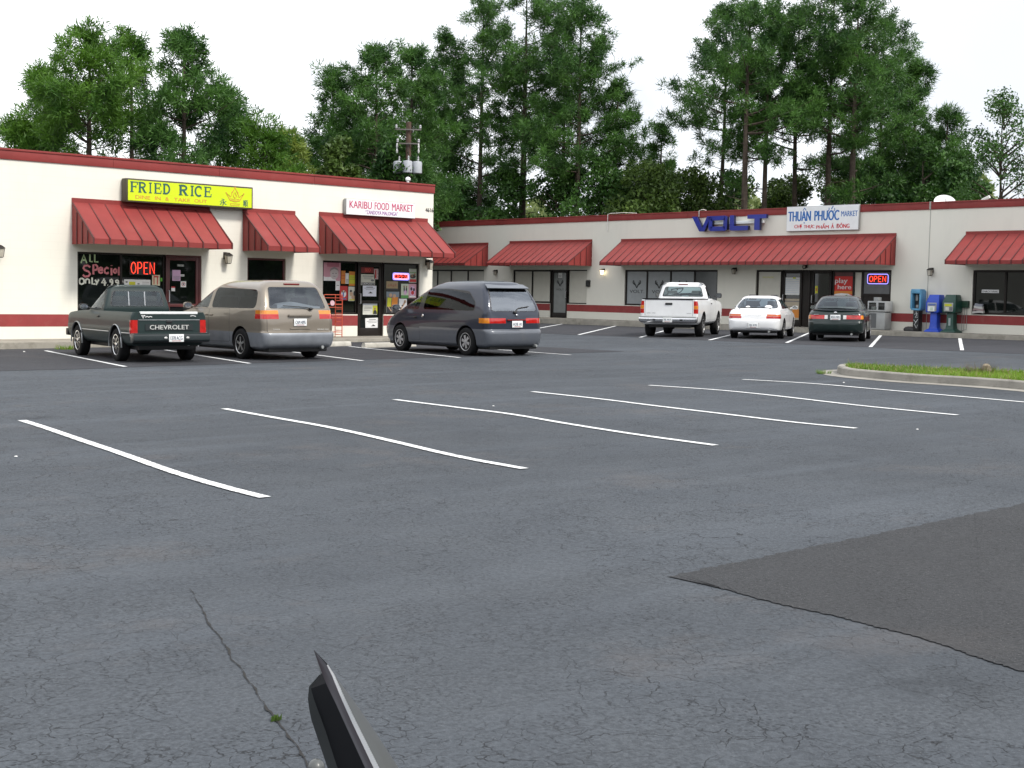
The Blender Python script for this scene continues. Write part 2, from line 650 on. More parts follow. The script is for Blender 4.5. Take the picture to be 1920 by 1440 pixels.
# resealed bays along each shop front, with a slightly wavering edge
random.seed(4)
ed = [(33.2 + random.uniform(-.12, .12), y) for y in np.linspace(50, 4, 40)]
sheet("bay_asphalt", ed + [(43.55, 4), (43.55, 50)], MT['asphalt_dark'], .004)
ed = [(x, 23.1 + .01 * x + random.uniform(-.1, .1)) for x in np.linspace(4, 25, 24)]
sheet("bay_asphalt", ed + [(25, 31.15), (4, 31.15)], MT['asphalt_dark'], .004)
# darker patch in the right foreground, ragged edge
ptop = [(1252, 1082), (1330, 1066), (1400, 1052), (1480, 1034), (1560, 1019), (1640, 1003), (1740, 983), (1830, 964), (1930, 943)]
pbot = [(1330, 1098), (1400, 1118), (1470, 1136), (1560, 1155), (1640, 1176), (1700, 1190), (1780, 1215), (1850, 1240), (1930, 1264)]
pt = [G(*p) for p in ptop]
pb = [G(*p) for p in pbot]


def ragged(ps, amp, k=14):
    out = []
    for a, b in zip(ps, ps[1:]):
        for j in range(k):
            q = a.lerp(b, j / k)
            d = (b - a).normalized()
            e = random.uniform(-amp, amp)
            out.append((q.x - d.y * e, q.y + d.x * e))
    out.append((ps[-1].x, ps[-1].y))
    return out


pe = ragged(pt, .016)
pf = ragged(pb, .010)
mb = MB()
P5 = lambda p: (p[0], p[1], gz(p[0], p[1]) + .005)
for i in range(len(pe) - 1):
    mb.face([P5(pf[i]), P5(pf[i + 1]), P5(pe[i + 1]), P5(pe[i])])
mb.face([P5(pf[-1]), P5((9, -4)), P5((18, 3.5)), P5(pe[-1])])
tag(mb.build("asphalt_patch", MT['asphalt_patch'], recalc=False), kind='structure')

# one long open crack with a few weeds in it
cr = [G(*p) for p in [(352, 1100), (372, 1136), (385, 1160), (402, 1186), (424, 1214), (440, 1240), (470, 1282), (492, 1312), (520, 1352), (548, 1392), (575, 1440), (600, 1490)]]
mb = MB()
L, R = [], []
for i, (a, b) in enumerate(zip(cr, cr[1:])):
    for j in range(8):
        q = a.lerp(b, j / 8)
        w = random.choice((.0015, .002, .003, .004, .007)) * (1 if i else j / 8)
        dx = .7 * globals().get('dx', 0) + random.uniform(-.006, .006)
        L.append((q.x - w + dx, q.y - w * .3, q.z + .004))
        R.append((q.x + w + dx, q.y + w * .3, q.z + .004))
for i in range(len(L) - 1):
    mb.face([L[i], R[i], R[i + 1], L[i + 1]])
tag(mb.build("asphalt_crack", pm("crack_tar", (.014, .013, .012), .9), recalc=False), kind='structure')

# stall lines
def stall_line(px, w=.10, lift=.008, sub=12):
    ps = [G(*p) for p in px]
    for _ in range(2 if len(ps) > 2 else 0):
        ps = [ps[0]] + [a.lerp(b, t) for a, b in zip(ps, ps[1:]) for t in (.25, .75)] + [ps[-1]]
    dense = []
    for a, b in zip(ps, ps[1:]):
        for j in range(sub):
            dense.append(a.lerp(b, j / sub))
    dense.append(ps[-1])
    mb = MB()
    m = len(dense)
    l, r = [], []
    for i, p in enumerate(dense):
        d = (dense[min(i + 1, m - 1)] - dense[max(i - 1, 0)])
        d.z = 0
        d.normalize()
        s = Vector((-d.y, d.x, 0)) * (w / 2)
        e1, e2 = random.uniform(.88, 1.08), random.uniform(.88, 1.08)
        a, b = p + s * e1, p - s * e2
        l.append((a.x, a.y, gz(a.x, a.y) + lift))
        r.append((b.x, b.y, gz(b.x, b.y) + lift))
    for i in range(m - 1):
        mb.face([l[i], l[i + 1], r[i + 1], r[i]])
    tag(mb.build("parking_line", MT['line'], recalc=False), kind='structure')


for px in ([(41, 789), (80, 801), (140, 822), (230, 852), (320, 885), (410, 912), (497, 934)],
           [(420, 767), (520, 785), (620, 802), (740, 829), (860, 858), (983, 880)],
           [(740, 750), (860, 765), (960, 777), (1060, 795), (1200, 817), (1342, 836)],
           [(998, 735), (1130, 749), (1230, 762), (1350, 776), (1480, 792), (1605, 804)],
           [(1217, 723), (1340, 731), (1450, 742), (1600, 760), (1700, 770), (1795, 779)],
           [(1392, 712), (1520, 719), (1640, 730), (1800, 744), (1925, 755)]):
    stall_line(px, .095)
for a, b in [((85, 658), (235, 688)), ((300, 655), (468, 682)), ((490, 653), (680, 677)), ((655, 650), (862, 671)), ((880, 652), (1070, 666))]:
    stall_line([a, b], .09)
for a, b in [((1075, 604), (930, 630)), ((1173, 607), (1085, 628)), ((1258, 617), (1200, 633)), ((1395, 622), (1330, 638)), ((1518, 624), (1475, 643)), ((1655, 625), (1632, 651)), ((1799, 632), (1804, 657))]:
    stall_line([a, b], .105)


def walk(name, x0, x1, y0, y1, top, gap):
    """concrete walk with kerb face, cut into bays by score joints"""
    mb = MB()
    mb.box(x0, x1, y0, y1, -.45, top)
    o = mb.build(name, MT['concrete'], bevel=.02)
    return tag(o, kind='structure')


BL, BR = .10, .33                               # floor levels of the two buildings
walk("sidewalk", 4, 27.6, 31.2, YL + .02, BL, 1.5)
walk("sidewalk", 43.55, XR + .02, 4, 66, BR, 1.5)

# grass island with rounded kerb
isl_front = [G(*p) for p in [(1566, 697), (1574, 703), (1590, 706), (1640, 711), (1708, 717), (1811, 723), (1914, 731), (2300, 768)]]
isl_back = [G(*p) for p in [(2300, 726), (1930, 711), (1800, 705.5), (1640, 698), (1590, 694.5)]]
loop = [Vector((p.x, p.y, 0)) for p in isl_front + isl_back]
cen = sum(loop, Vector()) / len(loop)


def smooth_loop(lp, it=2):
    for _ in range(it):
        out = []
        for a, b in zip(lp, lp[1:] + lp[:1]):
            out += [a.lerp(b, .25), a.lerp(b, .75)]
        lp = out
    return lp


loop = smooth_loop(loop, 2)


def inset_loop(lp, d):
    out = []
    n = len(lp)
    area = sum(lp[i].x * lp[(i + 1) % n].y - lp[(i + 1) % n].x * lp[i].y for i in range(n))
    sg = 1 if area > 0 else -1
    for i in range(n):
        t = (lp[(i + 1) % n] - lp[i - 1])
        t.normalize()
        nn = Vector((-t.y, t.x, 0)) * sg
        out.append(lp[i] + nn * d)
    return out


KH = .14
mb = MB()
prof = [(-.30, .006), (0, .012), (.012, KH - .02), (.035, KH), (.15, KH), (.17, KH - .05)]
mb.rings([[(p.x, p.y, gz(p.x, p.y) + h) for p in inset_loop(loop, d)] for d, h in prof], closed=True, cap=False)
tag(mb.build("island_kerb", pm("kerb_concrete", (.27, .255, .225), .85, var=.18, scale=2.5, bump=.4, bscale=30, dirt=((.11, .10, .085), 2.2, .8)), smooth=True, angle=40), kind='structure')
inner = inset_loop(loop, .16)
mb = MB()
mb.face([(p.x, p.y, gz(p.x, p.y) + KH - .03) for p in inner])
tag(mb.build("island_soil", MT['dirt'], recalc=False), kind='structure')
MT['grass'] = leaf_mat("grass_blades", (.07, .16, .012), (.22, .36, .04), .4, (.30, .26, .12))


def inside(p, lp):
    c = False
    n = len(lp)
    for i in range(n):
        a, b = lp[i], lp[i - 1]
        if (a.y > p[1]) != (b.y > p[1]) and p[0] < (b.x - a.x) * (p[1] - a.y) / (b.y - a.y) + a.x:
            c = not c
    return c


random.seed(9)
mb = MB()
xs = [p.x for p in inner]
ys = [p.y for p in inner]
k = 0
while k < 15000:
    x, y = random.uniform(min(xs), max(xs)), random.uniform(max(min(ys), 2), max(ys))
    if not inside((x, y), inner):
        continue
    k += 1
    z = gz(x, y) + KH - .03
    hgt = random.uniform(.04, .095) * (1.7 if random.random() < .06 else 1)
    az = random.uniform(0, 6.28)
    w = random.uniform(.006, .014)
    lean = random.uniform(.02, .09)
    la = random.uniform(0, 6.28)
    dx, dy = math.cos(az) * w, math.sin(az) * w
    mb.face([(x - dx, y - dy, z), (x + dx, y + dy, z), (x + math.cos(la) * lean, y + math.sin(la) * lean, z + hgt)])
tag(mb.build("grass", MT['grass'], recalc=False), kind='stuff')

# concrete wheel stops
def wheel_stop(px, ang, label, ln=1.8):
    p = G(*px)
    t = thing("wheel_stop", (p.x, p.y, p.z), label, "wheel stop", "concrete wheel stops", ang)
    mb = MB()
    pr = [(-.08, 0), (.08, 0), (.065, .09), (.04, .125), (-.04, .125), (-.065, .09)]
    mb.rings([[(s * ln / 2 * (1 - e), a * (1 - e), b) for a, b in pr] for s, e in ((-1, .03), (-.98, 0), (.98, 0), (1, .03))])
    mb.build("stop_block", MT['concrete_light'], t, bevel=.01)
    for sx_ in (-.6, .6):
        pins = MB()
        pins.lathe([(.012, .12), (.012, .131)], (sx_, 0, 0), n=8)
        pins.build("anchor_pin", MT['steel'], t)


wheel_stop((20, 652), .05, "low concrete wheel stop at the kerb left of the green pickup", 2.0)
wheel_stop((606, 650), .10, "concrete wheel stop in front of the tan minivan")
wheel_stop((730, 651), .10, "concrete wheel stop by the front wheel of the dark minivan")
wheel_stop((1115, 605), math.radians(90), "pale concrete wheel stop in the empty bay by the gray glass door", 2.2)

# small litter
random.seed(3)
for i, (u, v, s, lab) in enumerate([(45, 660, .04, "crumpled white paper beside the left wheel stop"),
                                   (30, 857, .02, "small white paper scrap near the nearest stall line"),
                                   (925, 762, .02, "white cup lid scrap above the third stall line"),
                                   (1582, 718, .028, "white litter scrap in front of the kerbed island"),
                                   (1720, 806, .022, "pale paper scrap on open asphalt below the island")]):
    p = G(u, v)
    mb = MB()
    ring = []
    for q in range(3):
        ring.append([(p.x + s * random.uniform(.5, 1) * (1 - .3 * q) * math.cos(t), p.y + s * random.uniform(.5, 1) * (1 - .3 * q) * math.sin(t), p.z + .006 + q * s * .14) for t in np.linspace(0, 5.4, 7)])
    mb.rings(ring)
    tag(mb.build("paper_litter", MT['paper'], origin=p), lab, "litter", "bits of litter on the asphalt")


# ------------------------------------------------------------------ shop buildings
def cells(a0, a1, b0, b1, holes):
    xs = sorted({a0, a1, *[h[0] for h in holes], *[h[1] for h in holes]})
    ys = sorted({b0, b1, *[h[2] for h in holes], *[h[3] for h in holes]})
    xs = [x for x in xs if a0 <= x <= a1]
    ys = [y for y in ys if b0 <= y <= b1]
    for i in range(len(xs) - 1):
        for j in range(len(ys) - 1):
            mx_, my = (xs[i] + xs[i + 1]) / 2, (ys[j] + ys[j + 1]) / 2
            if any(h[0] < mx_ < h[1] and h[2] < my < h[3] for h in holes):
                continue
            yield xs[i], xs[i + 1], ys[j], ys[j + 1]


def shop_building(fr, a0, a1, base, top, depth, bandh, stripe, holes, label, wallm, side_sign):
    org = fr.pt((a0 + a1) / 2, base, -depth / 2)
    org.z = base
    root = thing("shop_building", org, label, "building")
    rev = .14
    mb = MB(fr.pt)
    for x0, x1, y0, y1 in cells(a0, a1, base - .6, top - .02, holes):
        mb.face([(x0, y0, 0), (x1, y0, 0), (x1, y1, 0), (x0, y1, 0)])
    for h in holes:
        x0, x1, y0, y1 = h[:4]
        mb.face([(x0, y0, 0), (x0, y1, 0), (x0, y1, -rev), (x0, y0, -rev)])
        mb.face([(x1, y0, 0), (x1, y0, -rev), (x1, y1, -rev), (x1, y1, 0)])
        mb.face([(x0, y1, 0), (x1, y1, 0), (x1, y1, -rev), (x0, y1, -rev)])
        mb.face([(x0, y0, 0), (x0, y0, -rev), (x1, y0, -rev), (x1, y0, 0)])
    mb.face([(a0, base - .6, 0), (a0, top - .02, 0), (a0, top - .02, -depth), (a0, base - .6, -depth)])
    mb.face([(a1, base - .6, 0), (a1, base - .6, -depth), (a1, top - .02, -depth), (a1, top - .02, 0)])
    mb.face([(a0, base - .6, -depth), (a0, top - .02, -depth), (a1, top - .02, -depth), (a1, base - .6, -depth)])
    mb.build("wall", wallm, root, org, recalc=False)
    mb = MB(fr.pt)
    mb.face([(a0 + .1, top - .45, -.2), (a1 - .1, top - .45, -.2), (a1 - .1, top - .45, -depth + .1), (a0 + .1, top - .45, -depth + .1)])
    mb.build("roof", MT['roof'], root, org, recalc=False)
    # red metal parapet band with lapped sheets
    mb = MB(fr.pt)
    x = a0 - .03
    k = 0
    while x < a1:
        x2 = min(x + 3.05, a1 + .03)
        mb.box(x, x2 - .006, top - bandh, top - .05, -.02, .03)
        mb.box(x, x2 - .006, top - .05, top, -.32, .05)
        x = x2
    for aa, sg in ((a0, -1), (a1, 1)):
        mb.box(min(aa, aa + sg * .03), max(aa, aa + sg * .03), top - bandh, top - .05, -depth, -.02)
    mb.build("parapet_band", MT['red'], root, org, bevel=.004)
    runs = []
    for x0, x1, y0, y1 in cells(a0, a1, stripe[0], stripe[1], holes):
        if runs and abs(runs[-1][1] - x0) < 1e-6:
            runs[-1][1] = x1
        else:
            runs.append([x0, x1])
    for x0, x1 in runs:
        mb = MB(fr.pt)
        mb.box(x0, x1, stripe[0], stripe[1], 0, .004)
        mb.build("painted_stripe", MT['red_paint'], root, org)
    return root, org


def window(fr, root, org, hole, mulls, mats, framem, trans=(), bar=.055, sill=True, marks=None, name="window"):
    """frame with mullions (a-positions); one pane per light"""
    x0, x1, y0, y1 = hole
    mb = MB(fr.pt)
    c0, c1 = -.12, -.05
    mb.box(x0, x1, y1 - bar, y1, c0, c1)
    mb.box(x0, x1, y0, y0 + bar, c0, c1)
    vs = [x0] + list(mulls) + [x1]
    mb.box(x0, x0 + bar, y0 + bar, y1 - bar, c0, c1)
    mb.box(x1 - bar, x1, y0 + bar, y1 - bar, c0, c1)
    for m in mulls:
        mb.box(m - bar / 2, m + bar / 2, y0 + bar, y1 - bar, c0, c1)
    for (i, t) in trans:
        mb.box(vs[i] + bar / 2, vs[i + 1] - bar / 2, t - bar / 2, t + bar / 2, c0 + .003, c1 - .003)
    w = mb.build(name, framem, root, org, bevel=.004)
    for i in range(len(vs) - 1):
        mb = MB(fr.pt)
        mb.face([(vs[i] + .02, y0 + .02, -.085), (vs[i + 1] - .02, y0 + .02, -.085), (vs[i + 1] - .02, y1 - .02, -.085), (vs[i] + .02, y1 - .02, -.085)])
        mb.build("pane", mats[i], w, org, recalc=False)
    return w


def shop_door(fr, root, org, hole, glass, framem, hinge=1, midrail=None, push=True):
    x0, x1, y0, y1 = hole
    mb = MB(fr.pt)
    st = .085
    c0, c1 = -.12, -.045
    mb.box(x0, x0 + .05, y0, y1, -.13, -.03)
    mb.box(x1 - .05, x1, y0, y1, -.13, -.03)
    mb.box(x0 + .05, x1 - .05, y1 - .05, y1, -.13, -.03)
    a, b = x0 + .056, x1 - .056
    mb.box(a, a + st, y0 + .015, y1 - .056, c0, c1)
    mb.box(b - st, b, y0 + .015, y1 - .056, c0, c1)
    mb.box(a + st, b - st, y0 + .015, y0 + .24, c0, c1)
    mb.box(a + st, b - st, y1 - .056 - st, y1 - .056, c0, c1)
    if midrail:
        mb.box(a + st, b - st, midrail - .04, midrail + .04, c0, c1)
    d = mb.build("door", framem, root, org, bevel=.004)
    mb = MB(fr.pt)
    mb.face([(a + st - .01, y0 + .2, -.085), (b - st + .01, y0 + .2, -.085), (b - st + .01, y1 - .1, -.085), (a + st - .01, y1 - .1, -.085)])
    mb.build("pane", glass, d, org, recalc=False)
    mb = MB(fr.pt)
    hx = a + st / 2 if hinge > 0 else b - st / 2
    mb.tube([(hx, y0 + .95, c1), (hx, y0 + .95, c1 + .06), (hx, y0 + 1.25, c1 + .06), (hx, y0 + 1.25, c1)], .014)
    mb.build("handle", MT['alu'], d, org, smooth=True)
    return d


def lwx(u, v=500, c=0):
    return LW(u, v, c)[0]


def rwx(u, v=500, c=0):
    return RW(u, v, c)[0]


# ---- left building
TOP_L = LW(400, 310.9)[1]
SL0, SL1 = LW(60, 612.3)[1], LW(60, 589.2)[1]
HT_L = LW(250, 475.3)[1]                        # window heads
hl1 = (lwx(145.3), lwx(311, 477), SL1 + .03, HT_L)
hl1d = (lwx(311, 477), lwx(378, 480), BL, HT_L)
hl2 = (lwx(464), lwx(536), SL1 + .03, HT_L)
hl3 = (lwx(605.5), lwx(671.5), SL1 + .03, HT_L)
hl3d = (lwx(671.5), lwx(720), BL, HT_L)
hl4 = (lwx(720), lwx(787), SL1 + .03, HT_L)
rootL, orgL = shop_building(LF, 4.0, LW(811, 500)[0], BL, TOP_L, 12, .265, (SL0, SL1), [hl1, hl1d, hl2, hl3, hl3d, hl4],
                            "cream low shop building with red parapet at the left, three red awnings", MT['wall_l'], 0)
window(LF, rootL, orgL, hl1, [lwx(229)], [MT['shopglass']] * 2, MT['bronze'])
window(LF, rootL, orgL, hl2, [], [MT['shopglass']], MT['redframe'])
window(LF, rootL, orgL, hl3, [], [MT['shopglass']], MT['bronze'])
window(LF, rootL, orgL, hl4, [], [MT['shopglass']], MT['bronze'])
shop_door(LF, rootL, orgL, hl1d, MT['shopglass'], MT['redframe'], 1, SL1 + .25)
shop_door(LF, rootL, orgL, hl3d, MT['shopglass'], MT['bronze'], 1, LW(690, 566)[1])
mb = MB(LF.pt)
add_text(mb, "4616", lwx(796), lwx(810.5), LW(803, 397.5)[1], LW(803, 390)[1], .012)
mb.build("house_number", MT['black'], rootL, orgL, recalc=False)

# ---- right building
TOP_R = RW(1500, 388.5)[1]
SR1, SR0 = RW(1664, 586.7)[1], RW(1664, 602.4)[1]
HT_R = RW(1300, 506)[1]
hr1 = (rwx(795), rwx(907.5), SR1 + .03, HT_R)
hr2 = (rwx(962), rwx(1032.7), SR1 + .03, HT_R)
hr2d = (rwx(1032.7), rwx(1064.5), BR, HT_R)
hr2b = (rwx(1064.5), rwx(1101), SR1 + .03, HT_R)
hr3 = (rwx(1172), rwx(1346), SR1 + .03, HT_R)
hr4 = (rwx(1418), rwx(1466), BR + .12, HT_R)
hr4d = (rwx(1466), rwx(1505), BR, HT_R)
hr4p = (rwx(1520), rwx(1560), BR, HT_R)
hr4b = (rwx(1560), rwx(1672), BR + .12, HT_R)
hr4x = (rwx(1505), rwx(1520), BR, HT_R)
hr5 = (rwx(1825), rwx(2120), SR1 + .03, HT_R)
holesR = [hr1, hr2, hr2d, hr2b, hr3, hr4, hr4d, hr4x, hr4p, hr4b, hr5]
rootR, orgR = shop_building(RF, -66.0, -6.0, BR, TOP_R, 12, .275, (SR0, SR1), holesR,
                            "long cream shop building with red parapet across the back, blue letters on its wall", MT['wall_r'], 0)
window(RF, rootR, orgR, hr1, [rwx(819), rwx(844.5), rwx(876)], [MT['blind']] * 4, MT['bronze'], bar=.07)
window(RF, rootR, orgR, hr2, [rwx(997)], [MT['blind']] * 2, MT['bronze'], bar=.08)
window(RF, rootR, orgR, hr2b, [], [MT['blind']], MT['bronze'], bar=.05)
shop_door(RF, rootR, orgR, hr2d, MT['doorglass'], MT['bronze'], -1)
window(RF, rootR, orgR, hr3, [rwx(1212.3), rwx(1256.5), rwx(1301.3)], [MT['frost']] * 3 + [MT['frostdark']], MT['bronze'], bar=.075)
window(RF, rootR, orgR, hr4, [], [MT['blind']], MT['bronze'], bar=.08)
shop_door(RF, rootR, orgR, hr4d, MT['shopglass'], MT['bronze'], 1)
mb = MB(RF.pt)
mb.box(hr4x[0], hr4x[1], hr4x[2], hr4x[3], -.12, -.03)
mb.build("door_post", MT['bronze'], rootR, orgR, bevel=.006)
shop_door(RF, rootR, orgR, hr4p, MT['shopglass'], MT['bronze'], 1, BR + .95)
window(RF, rootR, orgR, hr4b, [rwx(1600), rwx(1616.5)], [MT['redframe'], MT['blind'], MT['frostdark']], MT['bronze'], trans=[(2, RW(1640, 553)[1])], bar=.09)
window(RF, rootR, orgR, hr5, [rwx(1885.5), rwx(1960), rwx(2040)], [MT['shopglass']] * 4, MT['bronze'], bar=.08)
# dark kick panel under the mid rail of the OPEN window
mb = MB(RF.pt)
mb.box(rwx(1619), rwx(1669), BR + .2, RW(1640, 555)[1], -.083, -.07)
mb.build("kick_panel", MT['bronze'], rootR, orgR)
# joint in the right wall
mb = MB(RF.pt)
ja = rwx(1741)
mb.box(ja - .012, ja + .012, BR + .02, TOP_R - .28, .0, .006)
mb.build("control_joint", flat("joint_sealant", (.33, .32, .29)), rootR, orgR)
mb = MB(RF.pt)
mb.box(ja - .03, ja + .03, TOP_R - .27, TOP_R + .015, .03, .055)
mb.build("band_clip", flat("joint_sealant", (.33, .32, .29)), rootR, orgR)


# ------------------------------------------------------------------ awnings
def awning(fr, a0, a1, zt, zb, d, label, group, flash=.11, fas=.13, step=.42, ends=3):
    org = fr.pt((a0 + a1) / 2, zb, 0)
    t = thing("awning", org, label, "awning", group)
    zs = zt - flash
    zf = zb + fas
    mb = MB(fr.pt)
    # sloping sheet, fascia, wall flashing as one folded panel with thickness
    pr = [(zt, .005), (zt, .03), (zs, .03), (zf, d), (zb, d), (zb, d - .02), (zf - .02, d - .025), (zs - .03, .008)]
    mb.rings([[(a, b, c) for b, c in pr] for a in (a0, a1)])
    mb.cur = 1
    n = max(2, round((a1 - a0) / step))
    for i in range(n + 1):
        a = a0 + .012 + (a1 - a0 - .024) * i / n
        path = [(zs - .002, .040), (zf + .022, d + .022), (zb, d + .024)]
        pth2 = [(zs - .02, .02), (zf - .01, d - .01), (zb, d - .01)]
        mb.rings([[(a + s, p[0], p[1]) for p in path] + [(a + s, p[0], p[1]) for p in pth2[::-1]] for s in (-.015, .015)])
    mb.build("roof_panel", [MT['red'], MT['red_dark']], t, org)
    for a, sg in ((a0, 1), (a1, -1)):
        mb = MB(fr.pt)
        po = [(zs - .01, .01), (zf - .01, d - .015), (zb + .002, d - .015), (zb + .002, .01)]
        x0, x1 = a + sg * .006, a + sg * .026
        mb.rings([[(x, p[0], p[1]) for p in po] for x in (x0, x1)])
        mb.cur = 1
        for k in range(1, ends + 1):
            c = d * k / (ends + 1)
            zz = zs + (zf - zs) * (c / d) - .03
            mb.box(min(a, a - sg * .016), max(a, a - sg * .016), zb + .004, zz, c - .012, c + .012)
        mb.build("end_panel", [MT['red'], MT['red_dark']], t, org)
    mb = MB(fr.pt)
    mb.box(a0 + .03, a1 - .03, zb + .06, zb + .075, .01, d - .03)
    mb.build("soffit", MT['soffit'], t, org)


ZT_L, ZB_L = 3.63, 2.455
d_l = 1.2
awning(LF, 15.07, lwx(436, 465.6, 1.2), 3.61, ZB_L, 1.2, "wide red awning under the yellow sign above the hand-lettered window", "red metal awnings")
awning(LF, 19.95, lwx(600.6, 473.6, 1.28), ZT_L, ZB_L, 1.28, "narrow red awning between the two wider ones on the left building", "red metal awnings")
awning(LF, 22.45, lwx(853.3, 484.7, 1.35), 3.655, ZB_L, 1.35, "red awning below the white sign with purple lettering, at the building corner", "red metal awnings")
ZTR, ZBR = 3.93, 2.735
awning(RF, -57.0, -44.22 - 7.18, 3.90, ZBR, 1.5, "red awning half hidden behind the corner of the left building", "red metal awnings")
awning(RF, rwx(911.7, 498, 1.5), -44.23, ZTR + .02, ZBR, 1.5, "mid-length red awning above the gray glass door", "red metal awnings")
awning(RF, rwx(1123, 496.5, 1.4), -28.47, ZTR, ZBR, 1.35, "longest red awning, under the blue letters and the white sign", "red metal awnings")
awning(RF, rwx(1771.6, 494.4, 1.35), rwx(2160), ZTR, ZBR, 1.35, "red awning cut by the right edge above the dark corner window", "red metal awnings")


# ------------------------------------------------------------------ signs
def sign_box(fr, a0, a1, b0, b1, depth, label, facem, framem, rim=.05, name="shop_sign", off=.03):
    org = fr.pt((a0 + a1) / 2, b0, 0)
    t = thing(name, org, label, "sign")
    mb = MB(fr.pt)
    mb.box(a0, a1, b0, b1, off, depth)
    mb.build("sign_cabinet", framem, t, org, bevel=.015)
    mb = MB(fr.pt)
    mb.box(a0 + rim, a1 - rim, b0 + rim, b1 - rim, depth - .02, depth + .006)
    mb.build("sign_face", facem, t, org)
    for s in (.2, .8):
        mb = MB(fr.pt)
        a = a0 + (a1 - a0) * s
        mb.box(a - .03, a + .03, b0 + .1, b1 - .1, 0, off)
        mb.build("bracket", MT['steel'], t, org)
    return t, org


# yellow sign
dS = .30
a0, b1 = LW(237, 333.5, dS)
a1, b0 = LW(474, 390, dS)
b1 = LW(237, 333.5, dS)[1]
b0 = LW(237, 378, dS)[1]
tY, oY = sign_box(LF, a0, a1, b0, b1, dS, "yellow sign box with green serif lettering and a crown above the wide awning",
                  pm("sign_yellow", (.60, .74, .010), .35, var=.03), pm("sign_bronze", (.055, .045, .022), .5), .042)
W, Hh = a1 - a0, b1 - b0


def sx(u):
    return a0 + W * (u - 100) / 1715.0


def sy(f):
    return b0 + Hh * f


MT['sgreen'] = flat("sign_green", (.022, .10, .085))
MT['sorange'] = flat("sign_orange", (.62, .26, .045))


def ribbon(mb, pts, w, c, th=.004):
    """flat mitred stroke in a,b with constant half width"""
    pts = [Vector((p[0], p[1])) for p in pts]
    n = len(pts)
    l, r = [], []
    for i, p in enumerate(pts):
        d = pts[min(i + 1, n - 1)] - pts[max(i - 1, 0)]
        d.normalize()
        nn = Vector((-d.y, d.x)) * (w / 2)
        l.append(p + nn)
        r.append(p - nn)
    for i in range(n - 1):
        q = [l[i], l[i + 1], r[i + 1], r[i]]
        mb.rings([[(x.x, x.y, c) for x in q], [(x.x, x.y, c + th) for x in q]])


def serif_letter(mb, ch, x0, x1, y0, y1, c):
    w, h = x1 - x0, y1 - y0
    P = lambda x, y: (x0 + w * x, y0 + h * y)
    th, tn = w * .24 if ch != 'I' else w * .42, h * .085
    arc = lambda cx, cy, rx, ry, a, b, n=10: [P(cx + rx * math.cos(math.radians(a + (b - a) * i / n)), cy + ry * math.sin(math.radians(a + (b - a) * i / n))) for i in range(n + 1)]
    if ch == 'I':
        ribbon(mb, [P(.5, 0), P(.5, 1)], th, c)
        ribbon(mb, [P(.05, .03), P(.95, .03)], tn, c + .002)
        ribbon(mb, [P(.05, .97), P(.95, .97)], tn, c + .002)
        return
    if ch in 'FRED':
        ribbon(mb, [P(.2, 0), P(.2, 1)], th, c)
        ribbon(mb, [P(0, .03), P(.42, .03)], tn, c + .002)
        ribbon(mb, [P(0, .97), P(.35, .97)], tn, c + .002)
    if ch in 'FE':
        ribbon(mb, [P(.25, .96), P(.95, .96)], tn, c + .0011)
        ribbon(mb, [P(.93, .98), P(.95, .72)], tn * .9, c + .003)
        ribbon(mb, [P(.25, .53), P(.74, .53)], tn, c + .0013)
        ribbon(mb, [P(.74, .66), P(.74, .40)], tn * .8, c + .003)
    if ch == 'E':
        ribbon(mb, [P(.25, .04), P(.98, .04)], tn, c + .0015)
        ribbon(mb, [P(.95, .0), P(1.02, .3)], tn * .9, c + .003)
    if ch == 'R':
        ribbon(mb, [P(.2, .95)] + arc(.5, .73, .36, .22, 90, -90) + [P(.2, .5)], th * .75, c + .0012)
        ribbon(mb, [P(.5, .5), P(.85, .05)], th * .9, c + .0014)
        ribbon(mb, [P(.72, .03), P(1.05, .03)], tn, c + .003)
    if ch == 'D':
        ribbon(mb, [P(.2, .95)] + arc(.42, .5, .48, .45, 90, -90, 14) + [P(.2, .05)], th * .85, c + .0012)
    if ch == 'C':
        ribbon(mb, arc(.55, .5, .46, .47, 50, 310, 18), th * .9, c)
        ribbon(mb, [P(.88, .98), P(.88, .68)], tn * .9, c + .002)


mb = MB(LF.pt)
cS = dS + .009
for ch, u0, u1 in (('F', 148, 245), ('R', 250, 350), ('I', 385, 425), ('E', 455, 545), ('D', 568, 665), ('R', 780, 900), ('I', 935, 985), ('C', 995, 1095), ('E', 1125, 1220)):
    serif_letter(mb, ch, sx(u0), sx(u1), sy(.43), sy(.87), cS)
mb.build("lettering", MT['sgreen'], tY, oY, recalc=True)
for w_, u0, u1 in (("DINE", 212, 405), ("IN", 465, 540), ("&", 600, 650), ("TAKE", 715, 935), ("OUT", 990, 1165)):
    mb = MB(LF.pt)
    add_text(mb, w_, sx(u0), sx(u1), sy(.15), sy(.30), cS, 0, .02)
    mb.build("small_lettering", MT['sorange'], tY, oY, recalc=False)
for w_, u0, u1 in (("永", 1340, 1440), ("順", 1672, 1742)):
    mb = MB(LF.pt)
    add_text(mb, w_, sx(u0), sx(u1), sy(.10), sy(.40), cS)
    mb.build("character", MT['sgreen'], tY, oY, recalc=False)
mb = MB(LF.pt)
cx = sx(1555)
q = lambda x, y: (cx + W * x / 1715.0, sy(y))
ribbon(mb, [q(-70, .36), q(-125, .66), q(-60, .50), q(-38, .70), q(0, .92), q(38, .70), q(60, .50), q(125, .66), q(70, .36)], .022, cS)
ribbon(mb, [q(-70, .36), q(0, .31), q(70, .36)], .022, cS + .002)
ribbon(mb, [q(-62, .43), q(0, .38), q(62, .43)], .012, cS + .001)
ribbon(mb, [q(-25, .55), q(0, .72), q(25, .55), q(0, .44), q(-25, .55)], .016, cS + .003)
